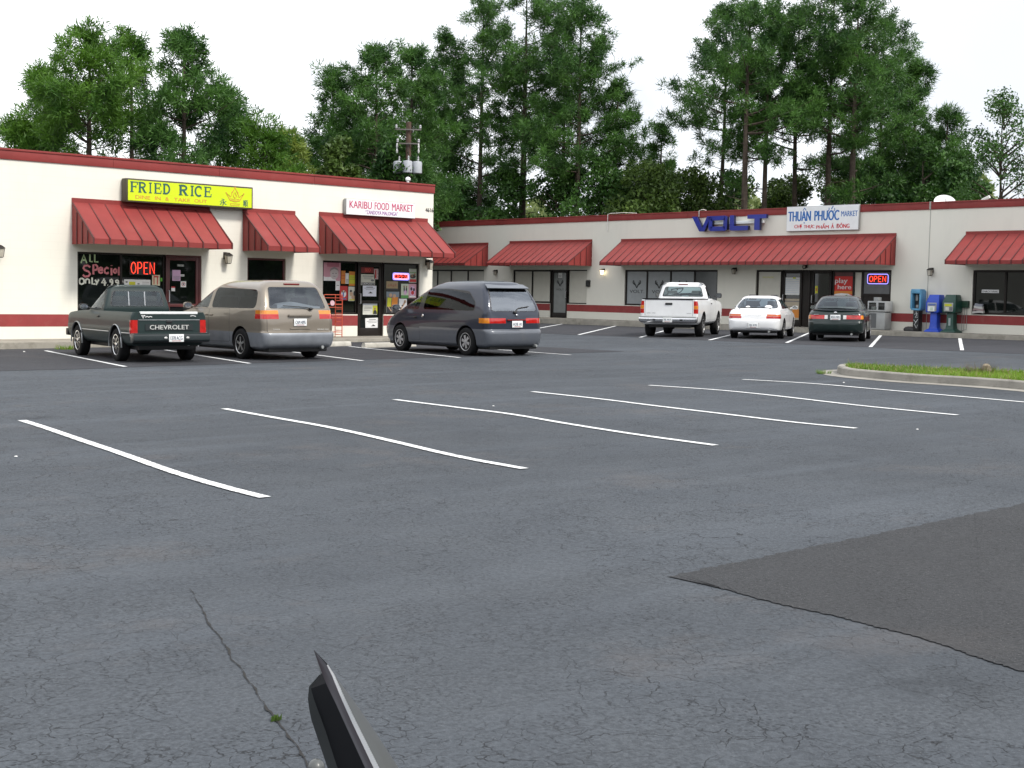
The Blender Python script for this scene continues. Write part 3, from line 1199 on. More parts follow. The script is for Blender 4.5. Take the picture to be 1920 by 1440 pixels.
ribbon(mb, [q(-60, .13), q(60, .13)], .012, cS)
ribbon(mb, [q(-55, .21), q(55, .21)], .010, cS)
ribbon(mb, [q(-60, .13), q(-66, .22)], .012, cS + .001)
ribbon(mb, [q(60, .13), q(66, .22)], .012, cS + .001)
for x, y in ((0, .94), (-125, .68), (125, .68), (-38, .72), (38, .72)):
    mb.lathe([(.001, cS), (.018, cS + .001), (.018, cS + .005), (.001, cS + .006)], (*q(x, y), 0), n=8)
mb.build("crown_emblem", MT['sorange'], tY, oY)

# white sign on the corner
dS = .16
a0, b1 = LW(649, 371.7, dS)
a1, b0 = LW(778.5, 409, dS)
b0 = LW(649, 402, dS)[1]
t, o = sign_box(LF, a0, a1, b0, b1, dS, "white sign with purple-red lettering at the left building's corner", MT['white'], MT['steel'], .012)
W, Hh = a1 - a0, b1 - b0
mb = MB(LF.pt)
MT['purple'] = flat("sign_purple", (.23, .04, .30))
MT['magenta'] = flat("sign_magenta", (.48, .035, .13))
f = lambda x: a0 + W * x
g = lambda y: b0 + Hh * y
for s, x0, x1 in (("KARIBU", .045, .36), ("FOOD", .40, .61), ("MARKET", .65, .965)):
    add_text(mb, s, f(x0), f(x1), g(.42), g(.88), dS + .009, 0, .012)
mb.build("lettering", MT['magenta'], t, o, recalc=False)
mb = MB(LF.pt)
add_text(mb, "“ZANDOYA MALONGA”", f(.27), f(.74), g(.10), g(.34), dS + .009)
mb.build("small_lettering", MT['purple'], t, o, recalc=False)

# blue channel letters
dv = .30
va = [rwx(u, 418, dv) for u in (1297, 1330, 1328.5, 1363, 1368, 1402.5, 1401, 1436)]
vb1, vb0 = RW(1366, 404, dv)[1], RW(1366, 432.6, dv)[1]
org = RF.pt((va[0] + va[-1]) / 2, vb0, 0)
t = thing("letter_sign", org, "big blue raised letters reading VOLT on the parapet wall", "sign")
blue = pm("letter_blue", (.012, .022, .26), .3, var=.15, scale=3)
bluerim = pm("letter_blue_rim", (.008, .010, .05), .4)
mb = MB(RF.pt)
mb.box(va[0] + .5, va[-1] - .25, vb0 + .28, vb0 + .40, .01, .15)
mb.build("raceway", MT['white'], t, org, bevel=.01)
hh = vb1 - vb0


def letter(polys, a0, a1):
    mb = MB(RF.pt)
    mb.cur = 0
    for po in polys:
        ps = [(a0 + (a1 - a0) * x, vb0 + hh * y) for x, y in po]
        mb.cur = 1
        mb.rings([[(p[0], p[1], .15) for p in ps], [(p[0], p[1], dv - .012) for p in ps]], cap=True)
        mb.cur = 0
        mb.rings([[(p[0], p[1], dv - .012) for p in ps], [(p[0], p[1], dv) for p in ps]], cap=True)
    mb.build("letter", [blue, bluerim], t, org)


letter([[(0, 1), (.27, 1), (.60, .22), (.86, 1), (1.06, 1), (.72, 0), (.44, 0)]], va[0], va[1])
s_ = .30
letter([[(.12, 0), (.88, 0), (.88, s_), (.12, s_)], [(.12, 1 - s_), (.88, 1 - s_), (.88, 1), (.12, 1)],
        [(0, .1), (.12, 0), (.2, s_), (.2, 1 - s_), (.12, 1), (0, .9)], [(.8, s_), (.88, 0), (1, .1), (1, .9), (.88, 1), (.8, 1 - s_)]], va[2], va[3])
letter([[(0, 1), (.22, 1), (.22, .3), (1, .3), (1, .04), (.9, 0), (.1, 0), (0, .06)]], va[4], va[5])
letter([[(0, .74), (.38, .74), (.38, 0), (.66, 0), (.66, .74), (1.0, .74), (1.0, 1), (0, 1)]], va[6], va[7])

# white market sign
dS = .12
a0, b1 = RW(1475.5, 388, dS)
a1 = rwx(1610.5, 400, dS)
b0 = RW(1475.5, 434, dS)[1]
t, o = sign_box(RF, a0, a1, b0, b1, dS, "white sign with blue and red lettering beside the blue letters", MT['white'], MT['steel'], .015)
W, Hh = a1 - a0, b1 - b0
mb = MB(RF.pt)
sb = flat("sign_blue", (.012, .13, .42))
zt_ = dS + .009
for w_, x0, x1, y0, y1 in (("THUAN", .03, .345, .40, .80), ("PHUOC", .40, .735, .40, .80)):
    for k, dx in enumerate((-.016, 0, .016)):
        add_text(mb, w_, f(x0) + dx, f(x1) + dx, g(y0), g(y1), zt_ + .0004 * k, 0, 0)
for pts, w_ in (([(.235, .83), (.257, .93), (.279, .83)], .03), ([(.250, .33), (.264, .33)], .04), ([(.585, .76), (.600, .84), (.596, .90)], .028), ([(.662, .74), (.676, .82), (.672, .88)], .028), ([(.630, .84), (.655, .97)], .035)):
    ribbon(mb, [(f(x), g(y)) for x, y in pts], w_, zt_)
add_text(mb, "MARKET", f(.765), f(.985), g(.54), g(.75), dS + .009)
mb.build("lettering", sb, t, o, recalc=False)
for w_, x0, x1 in (("CHỢ", .12, .225), ("THỰC", .255, .40), ("PHẨM", .43, .60), ("Á", .635, .67), ("ĐÔNG", .705, .88)):
    mb = MB(RF.pt)
    for k, dx in enumerate((-.008, .008)):
        add_text(mb, w_, f(x0) + dx, f(x1) + dx, g(.08), g(.26 if w_ == "THỰC" else .29), dS + .009 + .0004 * k, 0, 0)
    mb.build("small_lettering", flat("sign_red", (.55, .02, .035)), t, o, recalc=False)


# ------------------------------------------------------------------ wall lamps
def wall_lamp(fr, a, b, label, lit=False, kind=0, s=1.0):
    org = fr.pt(a, b, 0)
    t = thing("wall_lamp", org, label, "wall lamp", "lamps on the shop walls")
    mb = MB(fr.pt)
    mb.box(a - .05 * s, a + .05 * s, b - .02 * s, b + .14 * s, 0, .025)
    mb.tube([(a, b + .08 * s, .02), (a, b + .13 * s, .07), (a, b + .10 * s, .13 * s)], .012, 6)
    mb.build("back_plate", MT['bronze'], t, org, bevel=.005)
    mb = MB(fr.pt)
    c = .14 * s
    sq = lambda r, z: [(a - r, b + z, c - r), (a + r, b + z, c - r), (a + r, b + z, c + r), (a - r, b + z, c + r)]
    mb.rings([sq(.085 * s, .06 * s), sq(.07 * s, .085 * s), sq(.02 * s, .13 * s)])
    mb.rings([sq(.045 * s, -.135 * s), sq(.05 * s, -.12 * s)])
    for p, q_ in ((-1, -1), (1, -1), (1, 1), (-1, 1)):
        mb.tube([(a + p * .05 * s, b - .12 * s, c + q_ * .05 * s), (a + p * .072 * s, b + .06 * s, c + q_ * .072 * s)], .007 * s, 4)
    mb.build("lantern_frame", MT['bronze'], t, org)
    mb = MB(fr.pt)
    mb.rings([sq(.042 * s, -.118 * s), sq(.064 * s, .058 * s)])
    mb.build("lantern_glass", MT['bulb'] if lit else MT['lampglass'], t, org)


wall_lamp(LF, *LW(-5, 471), "dark lantern at the left edge of the cream wall", s=1.15)
wall_lamp(LF, *LW(422, 484), "dark lantern between the wide and the narrow awning", s=1.15)
wall_lamp(LF, *LW(800, 496), "dark lantern at the corner of the left building", s=1.15)
wall_lamp(RF, *RW(932, 511), "small gray lantern between the two back-corner awnings", s=1.0)
wall_lamp(RF, *RW(1132.8, 509.5), "lit lantern beside the longest awning's left end", lit=True)
wall_lamp(RF, *RW(1380, 508), "unlit gray lantern under the longest awning between its windows")
wall_lamp(RF, *RW(1748, 510), "dark lantern above the blue newspaper box", s=1.1)
# round flood lamp over the market door
a, b = RW(1512, 500.5)
org = RF.pt(a, b, 0)
t = thing("flood_lamp", org, "small round lamp right above the market's dark doors", "flood lamp")
mb = MB(RF.pt)
mb.box(a - .05, a + .05, b - .03, b + .07, 0, .04)
mb.build("mount", MT['bronze'], t, org, bevel=.006)
mb = MB(RF.pt)
mb.lathe([(.03, .03), (.075, .08), (.085, .16), (.08, .165)], (a, b, 0), n=14)
mb.build("lamp_housing", MT['bronze'], t, org, smooth=True)
mb = MB(RF.pt)
mb.lathe([(.001, .158), (.06, .160), (.05, .175), (.001, .18)], (a, b, 0), n=14)
mb.build("lens", MT['lampglass'], t, org, smooth=True)


# ------------------------------------------------------------------ neon signs, posters and notices on the glass
GC_ = -.085


def neon_open(fr, a0, a1, b0, b1, label, border=None, backing=True, r=.016):
    org = fr.pt((a0 + a1) / 2, b0, 0)
    t = thing("neon_sign", org, label, "neon sign", "neon OPEN signs")
    w = a1 - a0
    mb = MB(fr.pt)
    mb.box(a0 - .03, a1 + .03, b0 - .03, b1 + .03, GC_ + .003, GC_ + .012)
    mb.build("back_board", MT['black'], t, org)
    mb = MB(fr.pt)
    p = .10 * w if border else 0
    q_ = .2 * (b1 - b0) if border else 0
    aa, ab, ba, bb = a0 + p, a1 - p, b0 + q_, b1 - q_
    lw = (ab - aa) / 4.4
    chars = [(c, aa + i * (ab - aa - lw * .9) / 3, aa + i * (ab - aa - lw * .9) / 3 + lw * .9, ba, bb) for i, c in enumerate("OPEN")]
    stroke_text(mb, chars, r, GC_ + .035, flat=1.0)
    mb.build("letter_tube", MT['neon'], t, org, smooth=True)
    if border:
        for k, (m, ins) in enumerate(border):
            mb = MB(fr.pt)
            rr = .18 * (b1 - b0)
            pts = []
            for cx_, cy_, s0 in ((a1 - ins - rr, b1 - ins - rr, 0), (a0 + ins + rr, b1 - ins - rr, 90), (a0 + ins + rr, b0 + ins + rr, 180), (a1 - ins - rr, b0 + ins + rr, 270)):
                for j in range(5):
                    an = math.radians(s0 + j * 22.5)
                    pts.append((cx_ + rr * math.cos(an), cy_ + rr * math.sin(an), GC_ + .03))
            pts.append(pts[0])
            mb.tube(pts, .014, 6)
            mb.build("border_tube", m, t, org, smooth=True)


neon_open(LF, lwx(247.5), lwx(291.5), LW(270, 513.5)[1], LW(270, 492)[1], "red neon OPEN sign in the window over the pickup", r=.012)
neon_open(LF, lwx(739.5), lwx(769), LW(755, 524.5)[1], LW(755, 512.5)[1], "small neon OPEN sign with pale blue border among posters", [(MT['neon_b'], 0), (MT['neon_p'], .03)], r=.009)
neon_open(RF, rwx(1626), rwx(1664.5), RW(1645, 532)[1], RW(1645, 514)[1], "neon OPEN sign with violet border in the market window", [(MT['neon_b'], 0)], r=.015)


def poster(fr, a0, a1, b0, b1, label, marks, base=None, name="poster", cat="poster", lift=.006, group="papers stuck on shop glass", tilt=0.0):
    """sheet of paper on the glass; marks = list of (material, [shapes]) in unit coordinates"""
    org = fr.pt((a0 + a1) / 2, (b0 + b1) / 2, GC_)
    t = thing(name, org, label, cat, group)
    ca, cb = (a0 + a1) / 2, (b0 + b1) / 2
    ct, st = math.cos(tilt), math.sin(tilt)

    def tf(x, y, z):
        x, y = x - ca, y - cb
        return fr.pt(ca + x * ct - y * st, cb + x * st + y * ct, z)
    mb = MB(tf)
    mb.box(a0, a1, b0, b1, GC_ + lift - .004, GC_ + lift)
    mb.build("sheet", base or MT['paper'], t, org)
    w, h = a1 - a0, b1 - b0
    for k, (m, shapes) in enumerate(marks):
        mb = MB(tf)
        z = GC_ + lift + .002 + .0015 * k
        for sh in shapes:
            if sh[0] == 'r':
                _, x0, x1, y0, y1 = sh
                mb.face([(a0 + w * x0, b0 + h * y0, z), (a0 + w * x1, b0 + h * y0, z), (a0 + w * x1, b0 + h * y1, z), (a0 + w * x0, b0 + h * y1, z)])
            elif sh[0] == 'e':
                _, x, y, rx, ry = sh
                mb.face([(a0 + w * (x + rx * math.cos(q * .3491)), b0 + h * (y + ry * math.sin(q * .3491)), z) for q in range(18)])
            elif sh[0] == 'p':
                mb.face([(a0 + w * x, b0 + h * y, z) for x, y in sh[1]])
            elif sh[0] == 't':
                _, s, x0, x1, y0, y1 = sh
                add_text(mb, s, a0 + w * x0, a0 + w * x1, b0 + h * y0, b0 + h * y1, z)
        mb.build("print", m, t, org, recalc=False)
    return t


def LB(u0, v0, u1, v1):
    """rectangle on the left shop glass from the top left and bottom right sight lines"""
    a_0, b_1 = LW(u0, v0, GC_)
    a_1, b_0 = LW(u1, v1, GC_)
    return a_0, a_1, b_0, b_1


def RB(u0, v0, u1, v1):
    a_0, b_1 = RW(u0, v0, GC_)
    a_1, b_0 = RW(u1, v1, GC_)
    return a_0, a_1, b_0, b_1


ink = flat("print_grey", (.16, .16, .17))
dk = flat("print_dark", (.03, .03, .035))
skin = flat("print_brown", (.30, .16, .09))
skin2 = flat("print_tan", (.50, .33, .22))
pink = flat("print_pink", (.58, .30, .36))
orange = flat("print_orange", (.62, .22, .03))
yel = flat("print_yellow", (.55, .55, .03))
redp = flat("print_red", (.50, .03, .03))
grn = flat("print_green", (.10, .30, .08))
blu = flat("print_blue", (.10, .16, .40))
wht = flat("print_white", (.75, .75, .75))
lil = flat("print_lilac", (.62, .40, .58))
lines = [('r', .1, .9, .1 + .1 * i, .14 + .1 * i) for i in range(4)]

# hand lettering painted on the first window
mb = MB(LF.pt)
org = LF.pt(*LW(190, 510), GC_)
t = thing("window_lettering", org, "hand-painted price lettering on the window behind the green pickup", "lettering")


def zl(u, v):
    return LW(130 + u / 7.385, 460 + v / 7.385, GC_)


def zch(ch, u0, v0, u1, v1):
    x0, y1 = zl(u0, v0)
    x1, y0 = zl(u1, v1)
    return (ch, x0, x1, y0, y1)


stroke_text(mb, [zch('A', 160, 130, 240, 250), zch('L', 280, 125, 325, 225), zch('L', 345, 125, 405, 230)], .020, GC_ + .004, .2)
mb.build("top_word", flat("paint_green", (.42, .55, .30)), t, org)
mb = MB(LF.pt)
stroke_text(mb, [zch('S', 180, 275, 300, 435), zch('P', 325, 270, 395, 405), zch('e', 400, 280, 470, 385), zch('c', 480, 280, 550, 390), zch('i', 555, 270, 610, 415), zch('a', 605, 305, 660, 385), zch('l', 670, 300, 705, 415)], .026, GC_ + .004, .2)
mb.build("middle_word", flat("paint_pink", (.62, .20, .22)), t, org)
mb = MB(LF.pt)
stroke_text(mb, [zch('O', 135, 455, 205, 540), zch('n', 215, 440, 285, 530), zch('L', 310, 445, 360, 535), zch('y', 350, 450, 410, 540), zch('4', 440, 460, 515, 550), zch('.', 515, 500, 545, 555), zch('9', 555, 470, 605, 545), zch('9', 630, 480, 690, 550)], .022, GC_ + .004, .2)
mb.build("price_line", flat("paint_cream", (.72, .72, .62)), t, org)


def Z2(u0, v0, u1, v1):
    return LB(130 + u0 / 7.385, 460 + v0 / 7.385, 130 + u1 / 7.385, 460 + v1 / 7.385)


poster(LF, *Z2(760, 470, 1120, 600), "wide white menu sheet low in the window behind the pickup cab", [(yel, [('r', .18, .42, .25, .75)]), (ink, [('r', .05, .12, .6, .8), ('r', .5, .58, .45, .6), ('r', .68, .95, .3, .34), ('r', .68, .95, .5, .54), ('r', .68, .95, .7, .74)])], name="menu_sheet", cat="menu")
poster(LF, *Z2(1145, 408, 1252, 600), "cream framed notice with dark red L shape beside the menu sheet", [(redp, [('r', .18, .82, .82, .92), ('r', .18, .3, .3, .82), ('r', .62, .74, .3, .82)])], flat("print_cream", (.65, .60, .42)), name="framed_notice", cat="notice")
poster(LF, *Z2(1262, 450, 1320, 500), "small bright green sticker beside the dark red door", [(grn, [('e', .5, .5, .3, .3)])], flat("sticker_green", (.12, .45, .03)), name="sticker", cat="sticker")
poster(LF, *Z2(1425, 340, 1537, 492), "pink paper notice taped to the dark red door", [(ink, lines)], lil, name="paper_notice", cat="notice")
poster(LF, *Z2(1492, 260, 1588, 296), "small number plate near the top of the dark red door", [(wht, [('t', "4616", .1, .9, .2, .8)])], flat("plate_grey", (.22, .24, .22)), name="number_plate", cat="sign")
poster(LF, *Z2(1540, 496, 1616, 580), "small white square sign with red ring on the dark red door", [(redp, [('e', .5, .5, .32, .32)]), (wht, [('e', .5, .5, .24, .24)]), (dk, [('r', .4, .6, .35, .65)])], name="door_sign", cat="sign")
poster(LF, *Z2(1412, 570, 1462, 635), "tiny red and white sticker low on the dark red door", [(redp, [('r', 0, 1, .7, 1)])], name="sticker", cat="sticker")
poster(LF, *Z2(1538, 402, 1592, 430), "narrow white slip beside the pink paper notice", [(ink, [('r', .1, .9, .4, .6)])], name="paper_notice", cat="notice")


def Z3(u0, v0, u1, v1):
    return LB(600 + u0 / 9, 480 + v0 / 9, 600 + u1 / 9, 480 + v1 / 9)


poster(LF, *Z3(60, 100, 345, 422), "large pink poster with a pale face in the food market window", [(flat("print_rose", (.45, .16, .22)), [('r', .2, .9, .75, .98)]), (wht, [('p', [(0, 0), (.75, 0), (.6, .22), (.1, .2), (0, .25)])]), (flat("print_face", (.55, .50, .50)), [('e', .62, .38, .24, .30)]), (flat("print_hair", (.30, .26, .27)), [('p', [(.36, .5), (.4, .66), (.62, .76), (.84, .64), (.88, .48), (.8, .58), (.62, .64), (.46, .58)])]), (dk, [('e', .54, .40, .035, .018), ('e', .72, .40, .035, .018), ('r', .57, .69, .24, .26)])], pink)
poster(LF, *Z3(358, 248, 425, 470), "narrow orange poster next to the large pink one", [(redp, [('r', .1, .9, .4, .44), ('r', .1, .9, .6, .65)])], orange)
poster(LF, *Z3(428, 290, 482, 468), "slim white flyer between the orange and the yellow posters", [(ink, lines)], wht)
poster(LF, *Z3(490, 260, 615, 505), "yellow and orange flyer at the window edge by the market door", [(orange, [('r', 0, 1, .75, 1), ('r', 0, 1, 0, .15)]), (grn, [('r', .1, .9, .45, .48), ('r', .1, .9, .6, .62)])], yel)
poster(LF, *Z3(332, 505, 462, 745), "reddish film poster with small figures under the orange poster", [(wht, [('e', .5, .45, .32, .25)]), (blu, [('e', .45, .40, .10, .2), ('r', .2, .8, .05, .14)]), (skin, [('e', .35, .62, .1, .08), ('e', .62, .60, .1, .08)])], redp)
poster(LF, *Z3(478, 515, 615, 760), "pale film poster with dark figures by the market door", [(dk, [('e', .3, .68, .14, .1), ('e', .72, .5, .12, .2)]), (skin2, [('e', .35, .48, .2, .16), ('e', .6, .25, .25, .14)]), (yel, [('r', .1, .9, .04, .12)])], flat("print_pale", (.58, .58, .50)))
poster(LF, *Z3(262, 420, 335, 580), "white hanging flyer under the corner of the pink poster", [(ink, [('r', .2, .8, .5, .56)])], wht)
poster(LF, *Z3(690, 305, 925, 495), "white closed-hours notice high on the market door", [(ink, [('r', .12, .88, .80, .86), ('r', .2, .8, .66, .69), ('r', .2, .8, .56, .59), ('e', .82, .45, .12, .1)]), (dk, [('r', .04, .96, .02, .24)]), (wht, [('t', "DEPOSIT", .08, .92, .06, .20)])], flat("print_pale", (.58, .58, .50)), name="paper_notice", cat="notice")
poster(LF, *Z3(722, 498, 948, 682), "white flyer with a small dark picture at mid height of the market door", [(ink, [('r', .25, .75, .82, .9), ('r', .1, .9, .74, .77), ('r', .2, .8, .62, .65)]), (dk, [('p', [(.36, .28), (.72, .28), (.66, .36), (.52, .46), (.5, .36)])])], flat("print_bluewhite", (.68, .70, .78)), name="paper_notice", cat="notice")
poster(LF, *Z3(722, 790, 962, 990), "flyer with a man in a dark suit on the lower market door", [(flat("print_greyblue", (.36, .38, .42)), [('r', 0, 1, .80, 1)]), (ink, [('r', .08, .6, .62, .66), ('r', .08, .6, .5, .53), ('r', .08, .5, .36, .39)]), (yel, [('r', .68, 1, .05, .78)]), (dk, [('p', [(.70, .05), (.98, .05), (.95, .32), (.84, .42), (.73, .32)])]), (skin, [('e', .83, .5, .06, .11)])], flat("print_cream2", (.66, .66, .60)), name="paper_notice", cat="notice")
poster(LF, *Z3(765, 1045, 998, 1240), "lowest white flyer on the market door, slightly crooked", [(ink, [('r', .25, .75, .82, .88), ('r', .1, .9, .70, .73), ('r', .2, .8, .58, .61)]), (dk, [('p', [(.36, .28), (.72, .28), (.66, .36), (.52, .46), (.5, .36)])])], wht, name="paper_notice", cat="notice", tilt=.04)
poster(LF, *Z3(690, 185, 905, 290), "red lit-looking notice strip at the top of the market door", [(flat("print_lightred", (.8, .10, .06)), [('t', "SEO", .3, .75, .25, .8)])], flat("print_deepred", (.20, .02, .02)), name="paper_notice", cat="notice")
poster(LF, *Z3(912, 215, 1015, 395), "narrow pinkish flyer at the top right of the market door", [(redp, [('r', .15, .35, .1, .9)]), (ink, [('r', .5, .9, .2, .25), ('r', .5, .9, .5, .55)])], flat("print_pinkwhite", (.55, .42, .42)), name="paper_notice", cat="notice")
poster(LF, *Z3(1118, 425, 1312, 580), "brown group photo poster left of the small neon sign", [(skin, [('e', .2 + .2 * i, .5 + .08 * (i % 2), .09, .16) for i in range(4)]), (dk, [('r', 0, 1, 0, .2)])], flat("print_ochre", (.32, .24, .13)))
poster(LF, *Z3(1118, 600, 1330, 955), "tall poster of two people in orange and yellow shirts", [(flat("print_bluegrey", (.20, .24, .28)), [('r', 0, 1, .75, 1)]), (dk, [('r', .05, .4, 0, .3), ('r', .5, .85, 0, .3)]), (yel, [('p', [(.05, .28), (.35, .28), (.4, .7), (.1, .72)])]), (orange, [('p', [(.4, .28), (.85, .28), (.9, .74), (.45, .74)])]), (skin2, [('e', .32, .83, .12, .09), ('e', .62, .80, .12, .09), ('p', [(.1, .3), (.18, .3), (.42, .08), (.36, .06)])])], flat("print_dusk", (.16, .15, .15)))
poster(LF, *Z3(1500, 215, 1632, 452), "poster with green top and dark group at the corner window's top right", [(grn, [('r', .1, .9, .7, .75)]), (dk, [('e', .5, .45, .35, .15)]), (redp, [('r', .1, .9, .05, .25)]), (skin, [('e', .4, .5, .12, .1), ('e', .7, .6, .1, .08)])], flat("print_greygreen", (.45, .48, .40)))
poster(LF, *Z3(1368, 468, 1492, 712), "pale green poster with two small figures, middle of the corner window", [(grn, [('r', 0, 1, 0, .2)]), (dk, [('e', .4, .62, .08, .2), ('e', .7, .55, .1, .22)]), (lil, [('e', .55, .4, .18, .16)]), (skin, [('e', .38, .82, .09, .06), ('e', .7, .8, .09, .06)])], flat("print_palegreen", (.52, .58, .45)))
poster(LF, *Z3(1494, 470, 1622, 712), "pink poster with a dark-haired group at the corner window's right", [(lil, [('e', .5, .5, .36, .36)]), (dk, [('e', .35, .65, .14, .12), ('e', .68, .6, .12, .12)]), (wht, [('r', .1, .9, .06, .16)]), (redp, [('e', .5, .38, .2, .14)])], pink)
poster(LF, *Z3(1325, 720, 1462, 930), "white poster with a bare arm, low in the corner window", [(skin2, [('p', [(.1, .05), (.3, .08), (.85, .7), (.7, .8)]), ('e', .78, .78, .14, .12)]), (dk, [('e', .45, .45, .1, .05)])], wht)

# posters on the right building
poster(RF, *RB(1561.5, 518, 1599.5, 560), "red play here poster in the market window", [(orange, [('p', [(0, .20), (1, .20), (1, .34), (0, .34)])]), (wht, [('p', [(0, .0), (1, .0), (1, .12), (.75, .22), (.45, .24), (.15, .2), (0, .12)]), ('t', "play", .12, .72, .62, .92), ('t', "here", .26, .90, .42, .62)]), (redp, [('p', [(.25, 0), (.7, 0), (.62, .08), (.45, .11), (.3, .07)])]), (grn, [('p', [(.52, .10), (.7, .17), (.76, .12), (.6, .09)])])], flat("poster_red", (.58, .025, .02)), name="poster")
poster(RF, *RB(1471, 520, 1499, 553), "large white handwritten sheet on the market's left door", [(flat("print_paleblue", (.55, .60, .66)), [('r', .06, .94, .1 + .11 * i, .14 + .11 * i) for i in range(8)]), (yel, [('r', .55, .75, .92, 1.0)])], name="paper_notice", cat="notice")
poster(RF, *RB(1471, 560, 1501, 600), "pale map-like sheet low on the market's left door", [(orange, [('r', .5, .95, .1, .5)]), (ink, [('r', 0, 1, .86, .9), ('r', .05, .5, .6, .63)])], flat("print_beige", (.42, .36, .27)), name="paper_notice", cat="notice")
poster(RF, *RB(1430, 518, 1452, 522), "gold lettering strip inside the market's left pane", [(yel, [('t', "PHO PHUOC", .02, .98, .1, .9)])], MT['blind'], name="lettering", cat="lettering")
poster(RF, *RB(1841, 543, 1873, 549.5), "white KHACH HANG lettering strip across the corner window", [(MT['shopglass'], [('t', "KHÁCH HÀNG", .05, .95, .15, .85)])], wht, name="lettering", cat="lettering")
poster(RF, *RB(1529, 536, 1533, 550), "yellow strip on the market's dark door", [(redp, [('r', .3, .7, .3, .7)])], yel, name="sticker", cat="sticker")

# deer-skull style mark and name on the gray panes
def stag_mark(mb, ca, cb, s, z):
    for sg in (-1, 1):
        ribbon(mb, [(ca + sg * x * s, cb + y * s) for x, y in ((0.06, -.52), (.34, -.10), (.62, .02), (.86, .22), (.80, .50), (.62, .62))], .17 * s, z)
        ribbon(mb, [(ca + sg * x * s, cb + y * s) for x, y in ((.02, -.62), (.20, -.2), (.36, .04), (.66, .24))], .15 * s, z + .002)
        ribbon(mb, [(ca + sg * x * s, cb + y * s) for x, y in ((.36, .30), (.56, .38), (.78, .34))], .09 * s, z + .004)


markm = flat("mark_charcoal", (.018, .020, .022))
for i, (u0, u1) in enumerate(((1172, 1212), (1212, 1256), (1256, 1301))):
    aa, ab = rwx(u0), rwx(u1)
    ca = (aa + ab) / 2 + .02
    zb_, zt_ = RW(1200, 549.5)[1], RW(1200, 543.5)[1]
    org = RF.pt(ca, zb_, GC_)
    t = thing("window_logo", org, ["dark antler logo with VOLT on the leftmost gray pane", "dark antler logo with VOLT on the second gray pane", "dark antler logo partly behind the white pickup"][i], "window logo", "logos on the gray panes")
    mb = MB(RF.pt)
    stag_mark(mb, ca, RW(1200, 533)[1], .27, GC_ + .004)
    mb.build("antler_mark", markm, t, org)
    mb = MB(RF.pt)
    add_text(mb, "VOLT.", ca - .42, ca + .46, zb_, zt_, GC_ + .004)
    mb.build("lettering", markm, t, org, recalc=False)
ca = (hr2d[0] + hr2d[1]) / 2
cb = RW(1048, 531)[1]
org = RF.pt(ca, cb, GC_)
t = thing("window_logo", org, "antler logo and white notice on the gray glass door", "window logo", "logos on the gray panes")
mb = MB(RF.pt)
stag_mark(mb, ca, cb, .22, GC_ + .004)
mb.build("antler_mark", markm, t, org)
mb = MB(RF.pt)
add_text(mb, "VOLT", ca - .26, ca + .26, cb - .34, cb - .25, GC_ + .004)
mb.build("lettering", markm, t, org, recalc=False)
poster(RF, ca - .13, ca + .13, cb + .25, cb + .52, "white sheet above the logo on the gray glass door", [(ink, lines)], name="paper_notice", cat="notice")


# ------------------------------------------------------------------ street furniture by the shop fronts
def at_r(a, c, z=BR):
    return RF.pt(a, z, c)


# pay phone
a_ = rwx(1720.5, 580, .34)
t = thing("pay_phone", at_r(a_, .3), "sky-blue pay phone on a dark graffitied pedestal", "pay phone")
oo = at_r(a_, .3)
hood = pm("phone_blue", (.10, .30, .48), .4)
mb = MB(RF.pt)
mb.prism([(a_ - .12, BR), (a_ + .12, BR), (a_ + .12, BR + .78), (a_ - .12, BR + .78)], .18, .44)
mb.build("pedestal", MT['black'], t, oo, bevel=.02)
mb = MB(RF.pt)
z0, z1 = RW(1721, 582, .5)[1], RW(1721, 542, .5)[1]
w = .22
outer = [(a_ - w, z0 + .05), (a_ - w + .05, z0), (a_ + w - .05, z0), (a_ + w, z0 + .05), (a_ + w, z1 - .06), (a_ + w - .06, z1), (a_ - w + .06, z1), (a_ - w, z1 - .06)]
mb.prism(outer, .16, .22)
mb.box(a_ - w, a_ - w + .08, z0 + .05, z1 - .06, .22, .50)
mb.box(a_ + w - .08, a_ + w, z0 + .05, z1 - .06, .22, .50)
mb.box(a_ - w + .03, a_ + w - .03, z1 - .16, z1, .22, .52)
mb.box(a_ - w + .03, a_ + w - .03, z0, z0 + .07, .22, .48)
mb.build("hood", hood, t, oo, bevel=.02)
mb = MB(RF.pt)
mb.box(a_ - .12, a_ + .12, z0 + .07, z1 - .17, .221, .34)
mb.build("phone_body", MT['black'], t, oo, bevel=.01)
mb = MB(RF.pt)
mb.box(a_ - .09, a_ + .05, z1 - .42, z1 - .2, .341, .35)
mb.box(a_ - .07, a_ + .03, z0 + .1, z0 + .2, .341, .35)
mb.build("dial_plate", MT['steel'], t, oo)
mb = MB(RF.pt)
mb.tube([(a_ + .02, z1 - .2, .36), (a_ + .05, z1 - .24, .39), (a_ + .05, z1 - .40, .39), (a_ + .02, z1 - .44, .36)], .022, 8)
mb.build("handset", MT['black'], t, oo, smooth=True)
mb = MB(RF.pt)
for st in ([(-.07, .62), (.06, .66), (-.02, .5), (.08, .52)], [(-.08, .42), (.0, .34), (.09, .44), (-.03, .28)], [(-.05, .26), (.04, .12), (.08, .24)], [(.0, .72), (.05, .58)]):
    mb.tube([(a_ + x, BR + y, .443) for x, y in st], .010, 5, flat=.3)
mb.build("graffiti", flat("graffiti_white", (.6, .62, .62)), t, oo)


